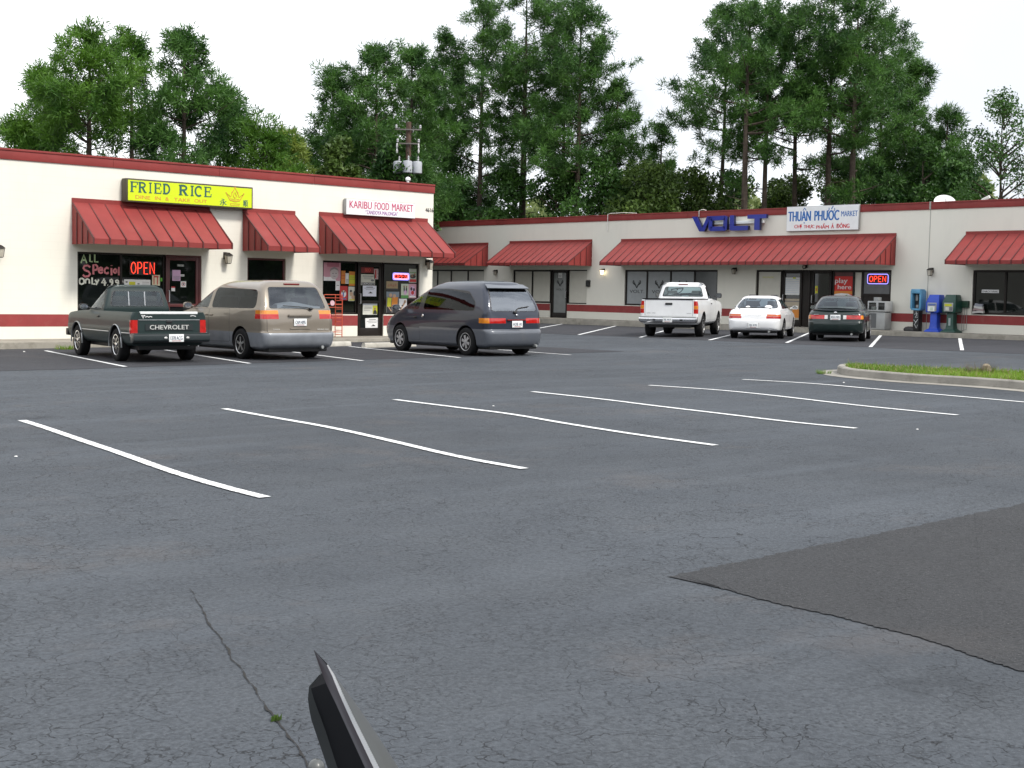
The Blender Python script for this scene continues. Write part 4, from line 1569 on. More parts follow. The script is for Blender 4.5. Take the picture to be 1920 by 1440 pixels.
def news_box(u, label, col, papers):
    a = rwx(u, 590, .36)
    oo = at_r(a, .33)
    t = thing("newspaper_box", oo, label, "newspaper box", "newspaper boxes at the wall")
    m = pm("box_" + label.split()[0], col, .4, var=.15)
    z = BR
    h = RW(u, 552.5, .4)[1] - BR
    rect = lambda w, d, zz, cc=.33: [(a - w, z + zz, cc - d), (a + w, z + zz, cc - d), (a + w, z + zz, cc + d), (a - w, z + zz, cc + d)]
    mb = MB(RF.pt)
    mb.rings([rect(.30, .25, 0), rect(.29, .24, .05), rect(.16, .15, .13), rect(.135, .13, .30), rect(.13, .13, h * .52)])
    mb.build("pedestal", m, t, oo, bevel=.02)
    mb = MB(RF.pt)
    # cabinet with sloping head
    zb, zm, zt = h * .52, h * .80, h
    mb.rings([rect(.24, .22, zb), rect(.26, .23, zb + .03), rect(.26, .23, zm), rect(.19, .17, zt, .28)])
    c = mb.build("cabinet", m, t, oo, bevel=.025)
    mb = MB(RF.pt)
    mb.box(a - .19, a + .17, z + zb + .05, z + zm - .02, .555, .57)
    mb.build("display_frame", MT['steel'], c, oo, bevel=.006)
    for k, (mm, x0, x1, y0, y1) in enumerate(papers):
        mb = MB(RF.pt)
        mb.box(a + x0, a + x1, z + zb + (zm - zb) * y0, z + zb + (zm - zb) * y1, .57, .574 + .002 * k)
        mb.build("newspaper", mm, c, oo)
    mb = MB(RF.pt)
    mb.tube([(a - .08, z + zb + .035, .56), (a - .08, z + zb + .035, .60), (a + .06, z + zb + .035, .60), (a + .06, z + zb + .035, .56)], .012, 6)
    mb.build("pull_handle", MT['black'], c, oo)
    return t, oo, a


news_box(1753, "bright blue newspaper box on a flared pedestal", (.012, .06, .46), [(wht, -.16, .10, .12, .62), (flat("print_mint", (.5, .62, .5)), -.08, .04, .2, .5), (blu, -.16, .14, .68, .85)])
t, oo, a = news_box(1784, "dark green newspaper box right of the blue one", (.010, .055, .040), [(yel, -.16, .12, .62, .85), (flat("print_pale", (.58, .58, .50)), -.12, .02, .22, .55), (ink, .03, .15, .22, .55)])
mb = MB(RF.pt)
mb.box(a - .05, a + .03, BR + .25, BR + .52, .462, .466)
mb.build("side_label", flat("label_silver", (.30, .36, .36)), t, oo)

# green utility box on the wall with its conduits
a0, b1 = RW(1803, 564)
a1, b0 = RW(1818, 577)
oo = RF.pt((a0 + a1) / 2, b0, 0)
t = thing("utility_box", oo, "small dark green box fixed to the wall right of the green newspaper box", "utility box")
mb = MB(RF.pt)
mb.box(a0, a1, b0, b1, 0, .12)
mb.build("box_body", pm("util_green", (.012, .045, .025), .5), t, oo, bevel=.012)
mb = MB(RF.pt)
mb.box(a0 + .03, a1 - .03, b0 + .03, b1 - .03, .12, .128)
mb.build("box_lid", pm("util_green_lid", (.016, .055, .03), .45), t, oo)
for k in (.2, .45, .75):
    mb = MB(RF.pt)
    x = a0 + (a1 - a0) * k
    mb.tube([(x, b0 + .01, .04), (x, BR + .12 * (k + .3), .03), (x - .5 * (k - .3), BR + .06, .03)], .009, 6)
    mb.build("conduit", flat("conduit_grey", (.30, .30, .28)), t, oo)

# gray newspaper rack by the market door
a = rwx(1648, 590, .45)
oo = at_r(a, .45)
t = thing("vending_rack", oo, "gray metal newspaper vending rack by the dark sedan", "newspaper rack")
mb = MB(RF.pt)
hR = RW(1652, 563, .6)[1] - BR
mb.box(a - .36, a + .36, BR + .02, BR + hR * .60, .18, .62)
mb.build("pedestal", MT['steel'], t, oo, bevel=.02)
mb = MB(RF.pt)
mb.box(a - .37, a + .40, BR + hR * .62, BR + hR * .97, .16, .66)
mb.build("cabinet", pm("rack_grey", (.40, .41, .41), .45), t, oo, bevel=.02)
mb = MB(RF.pt)
mb.box(a - .30, a + .0, BR + hR * .68, BR + hR * .92, .66, .668)
mb.box(a + .1, a + .36, BR + hR * .68, BR + hR * .92, .66, .668)
mb.build("display_window", MT['shopglass'], t, oo)
mb = MB(RF.pt)
mb.box(a - .22, a - .0, BR + hR * .97, BR + hR * 1.10, .3, .5)
mb.build("coin_box", MT['steel'], t, oo, bevel=.02)
mb = MB(RF.pt)
mb.box(a - .33, a + .0, BR + .08, BR + hR * .56, .62, .628)
mb.build("front_panel", flat("rack_dark", (.10, .105, .11)), t, oo)

# black mailbox right of the gray door window
a0, b1 = RW(1101.5, 525)
a1, b0 = RW(1107, 537.5)
oo = RF.pt((a0 + a1) / 2, b0, 0)
t = thing("mailbox", oo, "slim black mailbox on the wall right of the gray glass door", "mailbox")
mb = MB(RF.pt)
mb.box(a0, a1, b0, b1 - .06, 0, .12)
mb.build("mailbox_body", MT['black'], t, oo, bevel=.012)
mb = MB(RF.pt)
mb.rings([[(x, b1 - .058, .0), (x, b1, .02), (x, b1 - .05, .14), (x, b1 - .058, .14)] for x in (a0 - .01, a1 + .01)])
mb.build("mailbox_lid", MT['black'], t, oo)

# newspapers heaped on the corner window sill
a, b = RW(1836, 588)
oo = RF.pt(a, b, 0)
t = thing("newspaper_bundle", oo, "folded newspapers hung at the lower left of the corner window", "newspapers")
for k in range(4):
    mb = MB(RF.pt)
    y = b + .02 + k * .085
    mb.rings([[(x, y + .02 * math.sin(x * 9 + k), .02), (x, y + .085 + .02 * math.sin(x * 9 + k), .03), (x, y + .06 + .02 * math.sin(x * 9 + k), .10), (x, y - .01 + .02 * math.sin(x * 9 + k), .11)] for x in np.linspace(a - .22 + .03 * k, a + .22 - .02 * k, 7)])
    mb.build("newspaper", [flat("newsprint", (.46, .45, .43)), flat("newsprint2", (.30, .22, .22)), flat("newsprint3", (.52, .52, .50)), flat("newsprint4", (.25, .26, .30))][k], t, oo)

# small dark bag on the walk left of the phone
a = rwx(1706, 618, .35)
oo = at_r(a, .35)
mb = MB(RF.pt)
mb.rings([[(a + r * math.cos(q_) * .24, BR + h, .35 + r * math.sin(q_) * .14) for q_ in np.linspace(0, 5.6, 9)] for r, h in ((1, 0), (1.05, .07), (.8, .14), (.35, .17))])
tag(mb.build("bag", MT['black'], origin=oo, smooth=True), "small dark bag on the walk beside the pay phone", "bag")

# orange wire rack at the food market window
ax, bz = LW(618, 610, .45)
oo = LF.pt(ax, BL, .45)
t = thing("wire_rack", oo, "orange-red wire rack by the food market window behind the tan minivan", "wire rack")
orr = pm("rack_orange", (.50, .075, .03), .5)
w, hR = .62, LW(620, 552, .45)[1] - BL
for sx_ in (-1, 1):
    for cc in (.28, .62):
        mb = MB(LF.pt)
        mb.tube([(ax + sx_ * w / 2, BL + .001, cc), (ax + sx_ * w / 2, BL + hR, cc)], .014, 6)
        mb.build("post", orr, t, oo)
for fz in (.12, .45, .70, .92):
    mb = MB(LF.pt)
    z = BL + hR * fz
    for cc in np.linspace(.28, .62, 5):
        mb.tube([(ax - w / 2, z, cc), (ax + w / 2, z, cc)], .008, 5)
    for aa in (-w / 2, w / 2):
        mb.tube([(ax + aa, z, .28), (ax + aa, z, .62)], .008, 5)
    if fz > .4:
        mb.tube([(ax - w / 2, z + .09, .63), (ax + w / 2, z + .09, .63)], .012, 5)
    mb.build("shelf", orr, t, oo)
mb = MB(LF.pt)
for k in range(9):
    z = BL + hR * (.06 + .10 * k)
    mb.tube([(ax + w / 2, z, .28), (ax + w / 2, z, .62)], .007, 5)
    mb.tube([(ax + w / 2 - .2, z, .62), (ax + w / 2, z, .62)], .007, 5)
mb.build("side_ladder", orr, t, oo)
mb = MB(LF.pt)
mb.lathe([(.001, .64), (.075, .642), (.075, .655), (.001, .657)], (ax - .05, BL + hR * .8, 0), n=16)
mb.build("round_badge", flat("badge_pink", (.62, .40, .45)), t, oo)


# rooftop bits: dish, antenna, conduits
a, b = RW(1773, 378)
b = TOP_R
p = RF.pt(a, b - .45, -2.2)
d = ray(1771, 376)
tt = 52.5
p = Vector((0, 0, CAM_H)) + d * (tt / d.dot(FW))
base = Vector((p.x, p.y, TOP_R - .45))
cp_z = lambda u, v, d_: CAM_H + (ray(u, v) * d_).z
cc_ = Vector((p.x, p.y, cp_z(1772, 383, 52.5)))
t = thing("satellite_dish", base, "white satellite dish on the roof behind the red parapet", "satellite dish")
mb = MB()
mb.tube([base, cc_], .04, 8)
mb.build("mast", MT['steel'], t, base)
nd = Vector((-.55, -.45, .7)).normalized()
e1 = nd.cross(Vector((0, 0, 1))).normalized()
e2 = nd.cross(e1)
cc = Vector((p.x, p.y, cp_z(1772, 383, 52.5)))
mb = MB()
for sgn, off in ((1, 0),):
    rr = []
    for k in range(7):
        r = .40 * k / 6 + .003
        rr.append([cc + (e1 * math.cos(q_) + e2 * math.sin(q_)) * r + nd * (.12 * (k / 6) ** 2) for q_ in np.linspace(0, 2 * math.pi, 25)[:-1]])
    for k in (6, 3, 0):
        r = .40 * k / 6 + .003
        rr.append([cc + (e1 * math.cos(q_) + e2 * math.sin(q_)) * r + nd * (.12 * (k / 6) ** 2 - .015) for q_ in np.linspace(0, 2 * math.pi, 25)[:-1]])
    mb.rings(rr)
mb.build("dish", flat("dish_white", (.8, .8, .8)), t, base, smooth=True)
mb = MB()
mb.tube([cc - e2 * -.38, cc + nd * .35 + e2 * .15], .012, 6)
mb.build("feed_arm", MT['steel'], t, base)
mb = MB()
mb.ell(cc + nd * .36 + e2 * .14, .05, .05, .05)
mb.build("feed_horn", flat("dish_white", (.8, .8, .8)), t, base, smooth=True)

a, b = RW(1818, 374)
oo = RF.pt(a, TOP_R - .45, -1.2)
t = thing("roof_antenna", oo, "small pale antenna head just right of the dish on the roof", "antenna")
mb = MB(RF.pt)
mb.tube([(a, TOP_R - .45, -1.2), (a, TOP_R + .12, -1.2)], .02, 6)
mb.build("mast", MT['steel'], t, oo)
mb = MB(RF.pt)
mb.tube([(a - .18, TOP_R + .08, -1.2), (a + .1, TOP_R + .2, -1.2)], .06, 6)
mb.build("antenna_head", MT['pvc'], t, oo, smooth=True)
for u, lab, run in ((1139, "thin white conduit bent over the parapet left of the blue letters", 1.6), (1309.5, "short white conduit over the parapet above the V", .25)):
    a = rwx(u)
    mb = MB(RF.pt)
    mb.tube([(a, TOP_R - .75, .05), (a, TOP_R + .02, .055), (a + .1, TOP_R + .06, .0), (a + run * .6, TOP_R + .07, -.05), (a + run, TOP_R + .03, -.12)], .014, 6)
    tag(mb.build("roof_conduit", MT['pvc'], origin=RF.pt(a, TOP_R - .75, 0)), lab, "conduit")
a = rwx(1286)
for u, lab in ((700, "small round vent cap on the left building's roof by the utility pole"),):
    x = LW(764, 338)[0]
    p = Vector((0, 0, CAM_H)) + ray(765, 338) * 44.5
    mb = MB()
    mb.lathe([(.04, -.5), (.04, -.02), (.08, .0), (.085, .05), (.06, .09), (.01, .11)], p, n=14)
    tag(mb.build("roof_vent", flat("dish_white", (.8, .8, .8)), origin=p, smooth=True), lab, "roof vent")
#@@PART2@@
# ------------------------------------------------------------------ vehicles: lofted shells, cut into their panels
def pchip(xs, ys, q):
    n = len(xs)
    h = [xs[i + 1] - xs[i] for i in range(n - 1)]
    dl = [(ys[i + 1] - ys[i]) / h[i] for i in range(n - 1)]
    d = [0.0] * n
    d[0], d[-1] = dl[0], dl[-1]
    for i in range(1, n - 1):
        if dl[i - 1] * dl[i] > 0:
            w1, w2 = 2 * h[i] + h[i - 1], h[i] + 2 * h[i - 1]
            d[i] = (w1 + w2) / (w1 / dl[i - 1] + w2 / dl[i])
    out = []
    for x in q:
        i = min(max(0, int(np.searchsorted(xs, x, side='right')) - 1), n - 2)
        t = (x - xs[i]) / h[i]
        a, b = ys[i], ys[i + 1]
        out.append(a * (1 + 2 * t) * (1 - t) ** 2 + d[i] * h[i] * t * (1 - t) ** 2 + b * t * t * (3 - 2 * t) + d[i + 1] * h[i] * t * t * (t - 1))
    return out


def outline(xf, xr, w, rf, rr, bf, br, sb):
    half = []
    we = w - sb
    ff = lambda y: xf - bf * (y / w) ** 2
    fr_ = lambda y: xr + br * (y / w) ** 2
    yf = we - rf
    for i in range(7):
        y = yf * i / 6
        half.append((ff(y), y))
    xe = ff(yf)
    for i in range(1, 7):
        t = math.pi / 2 * i / 6
        half.append((xe - rf + rf * math.cos(t), yf + rf * math.sin(t)))
    x1 = xe - rf
    yr = we - rr
    xe2 = fr_(yr)
    x2 = xe2 + rr
    xm, hl = (x1 + x2) / 2, max(.05, (x1 - x2) / 2)
    for i in range(1, 20):
        x = x1 + (x2 - x1) * i / 20
        half.append((x, w - sb * ((x - xm) / hl) ** 2))
    for i in range(7):
        t = math.pi / 2 * i / 6
        half.append((xe2 + rr - rr * math.sin(t), yr + rr * math.cos(t)))
    for i in range(5, -1, -1):
        y = yr * i / 6
        half.append((fr_(y), y))
    return half


def loft(sl, sub=3, captop=True, capbot=True):
    """sl: rows (z, xf, xr, w, rf, rr, bf, br, sb)"""
    n = len(sl)
    q = np.linspace(0, n - 1, (n - 1) * sub + 1)
    cols = [pchip(list(range(n)), [r[k] for r in sl], q) for k in range(9)]
    bm = bmesh.new()
    rings = []
    for j in range(len(q)):
        z = cols[0][j]
        half = outline(*[cols[k][j] for k in range(1, 9)])
        full = half + [(x, -y) for x, y in half[-2:0:-1]]
        rings.append([bm.verts.new((x, y, z)) for x, y in full])
    m = len(rings[0])
    for a, b in zip(rings, rings[1:]):
        for k in range(m):
            k2 = (k + 1) % m
            bm.faces.new((a[k], a[k2], b[k2], b[k]))

    def cap(r):
        h = (m + 2) // 2
        for i in range(h - 1):
            l0, l1 = r[i], r[i + 1]
            r0, r1 = r[(m - i) % m], r[m - i - 1]
            vs = []
            for v in (l0, l1, r1, r0):
                if v not in vs:
                    vs.append(v)
            if len(vs) >= 3:
                bm.faces.new(vs)
    if captop:
        cap(rings[-1])
    if capbot:
        cap(rings[0])
    bmesh.ops.recalc_face_normals(bm, faces=bm.faces)
    bm.normal_update()
    bm.faces.layers.int.new("tag")
    return bm


def clip(bm, planes, cond, tagv, src=0):
    lay = bm.faces.layers.int["tag"]
    bm.normal_update()
    faces = [f for f in bm.faces if f[lay] == src and cond(f)]
    for co, no in planes:
        co, no = Vector(co), Vector(no).normalized()
        ins, cut = [], []
        for f in faces:
            ds = [(v.co - co).dot(no) for v in f.verts]
            if max(ds) <= 1e-5:
                ins.append(f)
            elif min(ds) < -1e-5:
                cut.append(f)
        if cut:
            es, vs = set(), set()
            for f in cut:
                es.update(f.edges)
                vs.update(f.verts)
            res = bmesh.ops.bisect_plane(bm, geom=list(vs) + list(es) + cut, dist=1e-6, plane_co=co, plane_no=no)
            for g in res['geom']:
                if isinstance(g, bmesh.types.BMFace) and (g.calc_center_median() - co).dot(no) < 0:
                    ins.append(g)
        faces = ins
    for f in faces:
        f[lay] = tagv
    return faces


def rounded(poly, r, k=4):
    out = []
    n = len(poly)
    for i in range(n):
        p, a, b = Vector(poly[i]), Vector(poly[i - 1]), Vector(poly[(i + 1) % n])
        u, v = (a - p), (b - p)
        rr = min(r, u.length * .45, v.length * .45)
        p0, p1 = p + u.normalized() * rr, p + v.normalized() * rr
        for j in range(k + 1):
            t = j / k
            out.append(tuple((p0 * (1 - t) ** 2 + p * (2 * t * (1 - t)) + p1 * t * t)))
    return out


def poly_planes(poly, axis):
    """convex polygon; axis 'y': (x,z), axis 'x': (y,z), axis 'z': (x,y)"""
    c = sum((Vector(p) for p in poly), Vector((0, 0))) / len(poly)
    out = []
    n = len(poly)
    for i in range(n):
        a, b = Vector(poly[i]), Vector(poly[(i + 1) % n])
        d = b - a
        if d.length < 1e-6:
            continue
        nn = Vector((d.y, -d.x))
        if (c - a).dot(nn) > 0:
            nn = -nn
        e = {'y': lambda p: (p[0], 0, p[1]), 'x': lambda p: (0, p[0], p[1]), 'z': lambda p: (p[0], p[1], 0)}[axis]
        out.append((e(a), e(nn)))
    return out


def shrink(poly, d):
    c = sum((Vector(p) for p in poly), Vector((0, 0))) / len(poly)
    out = []
    for p in poly:
        v = Vector(p) - c
        out.append(tuple(c + v * max(.1, 1 - d / max(v.length, 1e-4))))
    return out


SIDE = {1: lambda f: f.normal.y > .25, -1: lambda f: f.normal.y < -.25}
REAR = lambda f: f.normal.x < -.2
FRONT = lambda f: f.normal.x > .15
TOPF = lambda f: f.normal.z > .6


class Car:
    def __init__(s, name, px_l, px_r, axle_x, heading, label, cat, paint, group="cars parked in front of the shops", push=0.0, z_add=0.0, scale=1.0):
        """px_l, px_r: where the rear tyres meet the lot"""
        pl, pr = px_l, px_r
        h = math.radians(heading)
        d = Vector((math.cos(h), math.sin(h), 0))
        mid = Vector((pl[0], pl[1], 0)) if abs(pl[0]) < 100 else G(*pl)
        o = mid - d * axle_x * scale + d * push
        sc_ = scale
        o.z = gz(o.x, o.y) + z_add + .006
        s.root = thing(name, o, label, cat, group)
        nrm = Vector((-GB, -GC, 1)).normalized()
        s.root.scale = (scale, scale, scale)
        s.root.rotation_mode = 'QUATERNION'
        s.root.rotation_quaternion = Vector((0, 0, 1)).rotation_difference(nrm) @ Quaternion((0, 0, 1), h)
        s.paint = paint
        s.parts = {}
        s.tags = {}
        s.next = 1

    def newtag(s, part, mat, parent=None, label=None, own=True):
        k = s.next
        s.next += 1
        s.tags[k] = (part, mat, parent, label, own)
        return k

    def window(s, bm, poly, axis, cond, glass, trim=.022, r=.05, name="window", trimmat=None, parent=None, rr=None):
        poly = rounded(poly, r)
        t1 = s.newtag("body", trimmat or MT['black'], own=False)
        t2 = s.newtag(name, glass, parent)
        clip(bm, poly_planes(poly, axis), cond, t1)
        clip(bm, poly_planes(shrink(poly, trim), axis), cond, t2, src=t1)
        return t2

    def seam(s, bm, poly, axis, cond, name, mat=None, gap=.010, r=.05, label=None):
        poly = rounded(poly, r)
        t1 = s.newtag("body", MT['black'], own=False)
        t2 = s.newtag(name, mat or s.paint, None, label)
        clip(bm, poly_planes(poly, axis), cond, t1)
        clip(bm, poly_planes(shrink(poly, gap), axis), cond, t2, src=t1)
        return t2

    def patch(s, bm, planes, cond, name, mat, parent=None, own=True):
        t = s.newtag(name, mat, parent, None, own)
        clip(bm, planes, cond, t)
        return t

    def arch(s, bm, x, z, r, depth=.26):
        lay = bm.faces.layers.int["tag"]
        for sg in (1, -1):
            poly = [(x + r * math.cos(t), z + r * math.sin(t)) for t in np.linspace(0, math.pi, 21)] + [(x - r, -.5), (x + r, -.5)]
            sel = []
            for tv in [0] + [k for k, v in s.tags.items()]:
                sel += clip(bm, poly_planes(poly, 'y'), (lambda f, sg=sg: f.normal.y * sg > .12 and f.calc_center_median().z < z + r + .02), 9000, src=tv)
            bmesh.ops.delete(bm, geom=sel, context='FACES')
            es = [e for e in bm.edges if len(e.link_faces) == 1 and all(((v.co.x - x) ** 2 + (v.co.z - z) ** 2) ** .5 < r * 1.02 + .01 and v.co.y * sg > 0 and v.co.z > z - .02 for v in e.verts)]
            if es:
                ret = bmesh.ops.extrude_edge_only(bm, edges=es)
                for g in ret['geom']:
                    if isinstance(g, bmesh.types.BMVert):
                        g.co.y -= sg * depth
                t = s.newtag("body", MT['black'], own=False)
                for g in ret['geom']:
                    if isinstance(g, bmesh.types.BMFace):
                        g[lay] = t

    def split(s, bm, main="body", mat=None):
        lay = bm.faces.layers.int["tag"]
        groups = {}
        for f in bm.faces:
            groups.setdefault(f[lay], []).append(f)
        bodyf = [(f, mat or s.paint) for f in groups.pop(0, [])]
        own = []
        for k, fs in groups.items():
            if k not in s.tags:
                continue
            part, m, parent, label, isown = s.tags[k]
            if not isown:
                bodyf += [(f, m) for f in fs]
            else:
                own.append((part, m, parent, label, fs))
        made = {}

        def emit(name, fl, parent, label=None):
            mats = []
            vi, vs, fs, mi = {}, [], [], []
            for f, m in fl:
                if m not in mats:
                    mats.append(m)
                ids = []
                for v in f.verts:
                    if v not in vi:
                        vi[v] = len(vs)
                        vs.append(tuple(v.co))
                    ids.append(vi[v])
                fs.append(ids)
                mi.append(mats.index(m))
            me = bpy.data.meshes.new(name)
            me.from_pydata(vs, [], fs)
            for m in mats:
                me.materials.append(m)
            me.polygons.foreach_set("material_index", mi)
            me.polygons.foreach_set("use_smooth", [True] * len(fs))
            me.set_sharp_from_angle(angle=math.radians(32))
            ob = bpy.data.objects.new(name, me)
            COL.objects.link(ob)
            ob.parent = parent
            if label:
                ob["label"] = label
            return ob
        b = emit(main, bodyf, s.root)
        made[main] = b
        for part, m, parent, label, fs in own:
            par = made.get(parent) or s.parts.get(parent) or s.root
            made[part] = emit(part, [(f, m) for f in fs], par, label)
        s.parts.update(made)
        bm.free()
        return made

    def part(s, mb, name, mat, parent=None, **kw):
        o = mb.build(name, mat, parent or s.root, (0, 0, 0), **kw)
        s.parts[name] = o
        return o

    def wheels(s, fx, rx, track, r, wid, style, rimr=.62):
        for x in (fx, rx):
            for sg in (1, -1):
                y = sg * track / 2
                mb = MB()
                w2 = wid / 2
                prof = [(r * .60, -w2 * .9), (r * .66, -w2), (r * .90, -w2), (r * .97, -w2 * .86), (r, -w2 * .6), (r, w2 * .6), (r * .97, w2 * .86), (r * .90, w2), (r * .66, w2), (r * .60, w2 * .9)]
                mb.lathe([(a, b) for a, b in prof], (x, y, r - .012), 'y', 28)
                wh = mb.build("wheel", MT['rubber'], s.root, smooth=True, angle=40)
                mb = MB()
                o = sg * w2
                R = r * rimr
                c = (x, y, r - .012)
                mb.cur = 0
                mb.lathe([(R, -sg * .02 + o), (R * 1.0, o * .98), (R * .93, o * .98), (R * .86, o * .80)] if True else [], c, 'y', 24)
                mb.cur = 1
                mb.lathe([(R * .90, o * .40), (R * .90, o * .42)], c, 'y', 20)
                mb.cur = 0
                mb.lathe([(R * .24, o * .45), (R * .24, o * .95), (R * .16, o * 1.02), (.002, o * 1.03)], c, 'y', 12)
                ns = {'steel': 8, 'alloy5': 5, 'alloy6': 6, 'cap': 6, 'plain': 9}[style]
                for k in range(ns):
                    t = 2 * math.pi * k / ns + .3
                    ww = {'steel': .10, 'alloy5': .22, 'alloy6': .16, 'cap': .30, 'plain': .2}[style] * R
                    dx, dz = math.cos(t), math.sin(t)
                    px, pz = -dz, dx
                    ring = []
                    for rr, wm, oo in ((R * .18, .8, .90), (R * .55, 1.0, .93), (R * .93, 1.15, .86)):
                        ring.append([(c[0] + dx * rr + px * ww * wm * a, c[1] + o * (oo - b), c[2] + dz * rr + pz * ww * wm * a) for a, b in ((-.5, 0), (.5, 0), (.5, .25), (-.5, .25))])
                    mb.rings(ring)
                rm = {'steel': MT['chrome'], 'alloy5': MT['alloy'], 'alloy6': MT['alloy'], 'cap': MT['capgrey'], 'plain': MT['capgrey']}[style]
                mb.build("rim", [rm, MT['black']], wh, smooth=True, angle=30)

    def plate(s, x, y, z, txt, col=None, frame=None):
        mb = MB()
        mb.box(x - .008, x, y - .155, y + .155, z - .078, z + .078)
        p = s.part(mb, "license_plate", MT['white'], bevel=.004)
        f = Frame((x - .0085, y + .155, z - .078), (0, -1, 0), (-1, 0, 0))
        mb = MB(f.pt)
        add_text(mb, txt, .03, .28, .04, .115, .0015)
        mb.build("plate_text", flat("plate_ink", (.05, .07, .12)), p, recalc=False)
        mb = MB(f.pt)
        mb.face([(.06, .015, .001), (.25, .015, .001), (.25, .026, .001), (.06, .026, .001)])
        mb.build("plate_band", flat("plate_red", (.35, .05, .05)), p, recalc=False)

    def underbody(s, x0, x1, w, z0, z1):
        mb = MB()
        mb.box(x0, x1, -w, w, z0, z1)
        s.part(mb, "underbody", MT['black'], bevel=.03)

    def axle(s, x, r, w):
        mb = MB()
        mb.tube([(x, -w, r), (x, w, r)], .045, 8)
        mb.ell((x, .1, r - .01), .13, .12, .13)
        s.part(mb, "axle", MT['black'], smooth=True)

    def mirror(s, x, y, z, mat, sz=(.06, .11, .075)):
        for sg in (1, -1):
            mb = MB()
            yy = sg * y
            mb.tube([(x + .03, yy - sg * .05, z - .03), (x + .01, yy + sg * .06, z)], .022, 6)
            ring = []
            for dx, k in ((-.05, .92), (-.03, 1), (.02, .95), (.06, .7), (.085, .3)):
                ring.append([(x + dx, yy + sg * .12 + sz[1] * k * math.cos(t) * (abs(math.cos(t)) ** -.4 if abs(math.cos(t)) > .05 else 1) * .9, z + sz[2] * k * math.sin(t) * (abs(math.sin(t)) ** -.4 if abs(math.sin(t)) > .05 else 1) * .9) for t in np.linspace(0, 2 * math.pi, 17)[:-1]])
            mb.rings(ring)
            m = s.part(mb, "wing_mirror", mat, smooth=True, angle=50)
            mb = MB()
            mb.rings([[(x - .052 - e, yy + sg * .12 + sz[1] * .8 * math.cos(t), z + sz[2] * .8 * math.sin(t)) for t in np.linspace(0, 2 * math.pi, 15)[:-1]] for e in (0, .004)])
            mb.build("mirror_glass", MT['chrome'], m)

    def seats(s, x, z, rows=1, mat=None, w=.25, y=.36, top=.62):
        for k in range(rows):
            for sg in (1, -1):
                mb = MB()
                xx = x - .95 * k
                rect = lambda cx, hx, hy, zz: [(cx + hx * math.cos(t) , sg * y + hy * math.sin(t), zz) for t in np.linspace(0, 2 * math.pi, 13)[:-1]]
                mb.rings([rect(xx + .18, .30, w, z - .32), rect(xx + .18, .30, w, z - .16)])
                mb.rings([rect(xx - .05, .10, w, z - .2), rect(xx - .10, .10, w, z + top * .3), rect(xx - .18, .08, w * .85, z + top * .55)])
                mb.rings([rect(xx - .19, .05, w * .5, z + top * .60), rect(xx - .20, .06, w * .55, z + top * .72), rect(xx - .20, .05, w * .45, z + top * .84)])
                s.part(mb, "seat", mat or MT['seat'], smooth=True, angle=50)

    def dash(s, x, z, w, wheel=True):
        mb = MB()
        mb.rings([[(x - .18, y, z - .3), (x - .22, y, z - .06), (x - .1, y, z), (x + .35, y, z - .02), (x + .35, y, z - .3)] for y in (-w, w)])
        s.part(mb, "dashboard", MT['seat'], bevel=.02)
        if wheel:
            mb = MB()
            c = Vector((x - .32, .37, z + .0))
            e1, e2 = Vector((0, 1, 0)), Vector((.45, 0, .9)).normalized()
            mb.tube([c + e1 * .19 * math.cos(t) + e2 * .19 * math.sin(t) for t in np.linspace(0, 2 * math.pi, 21)], .016, 6)
            mb.tube([c - e1 * .18, c, c + e1 * .18], .016, 6)
            mb.tube([c, c + Vector((.25, 0, -.12))], .03, 6)
            s.part(mb, "steering_wheel", MT['black'], smooth=True)

    def handle(s, x, y, z, mat, parent=None, ln=.14):
        mb = MB()
        sg = 1 if y > 0 else -1
        mb.box(x - ln / 2, x + ln / 2, y - .004 if sg > 0 else y - .022, y + .022 if sg > 0 else y + .004, z - .018, z + .018)
        mb.build("door_handle", mat, parent or s.root, bevel=.008)

    def text_rear(s, x, y0, y1, z0, z1, txt, mat, name="lettering", parent=None, ext=0.0, shear=0):
        f = Frame((x, 0, 0), (0, -1, 0), (-1, 0, 0))
        mb = MB(f.pt)
        add_text(mb, txt, -y0, -y1, z0, z1, .004, shear)
        return mb.build(name, mat, parent or s.root, recalc=False)


MT['alloy'] = pm("alloy_rim", (.58, .58, .58), .3, metal=.8, var=.05)
MT['capgrey'] = pm("wheel_cover", (.42, .42, .43), .4, metal=.4, var=.06)
MT['seat'] = pm("seat_cloth", (.045, .045, .05), .9, var=.2)
MT['seat_tan'] = pm("seat_cloth_tan", (.20, .17, .13), .9, var=.2)
MT['seat_grey'] = pm("seat_cloth_grey", (.30, .30, .31), .9, var=.1)
MT['tail'] = pm("tail_lamp_red", (.42, .012, .010), .12, var=.2, scale=14, coat=.6)
MT['tail_dark'] = pm("tail_lamp_darkred", (.16, .006, .006), .15, var=.2, scale=14, coat=.6)
MT['amber'] = pm("tail_lamp_amber", (.62, .20, .015), .12, var=.15, scale=14, coat=.6)
MT['clear'] = pm("lamp_clear", (.55, .55, .54), .12, var=.1, coat=.6)
MT['glass_clear'] = glass_mat("car_glass_clear", (.82, .92, .86), boost=.5)
MT['glass_tint'] = glass_mat("car_glass_tint", (.15, .18, .17), boost=.3, fmax=.6)
MT['glass_dark'] = glass_mat("car_glass_dark", (.08, .09, .10), boost=.2, fmax=.6)
MT['glass_sky'] = glass_mat("car_glass_sky", (.45, .50, .55), boost=6.5)
MT['glass_rear'] = glass_mat("car_glass_rear", (.42, .47, .52), boost=1.8)


def paintm(name, col, metal=.35, rough=.32, dirt=(.2, .19, .17), amt=.25, coat=.7):
    m = pm(name, col, rough, metal=metal, var=.06, scale=1.5, coat=coat, spec=.3, dirt=(dirt, 2.5, amt))
    return m


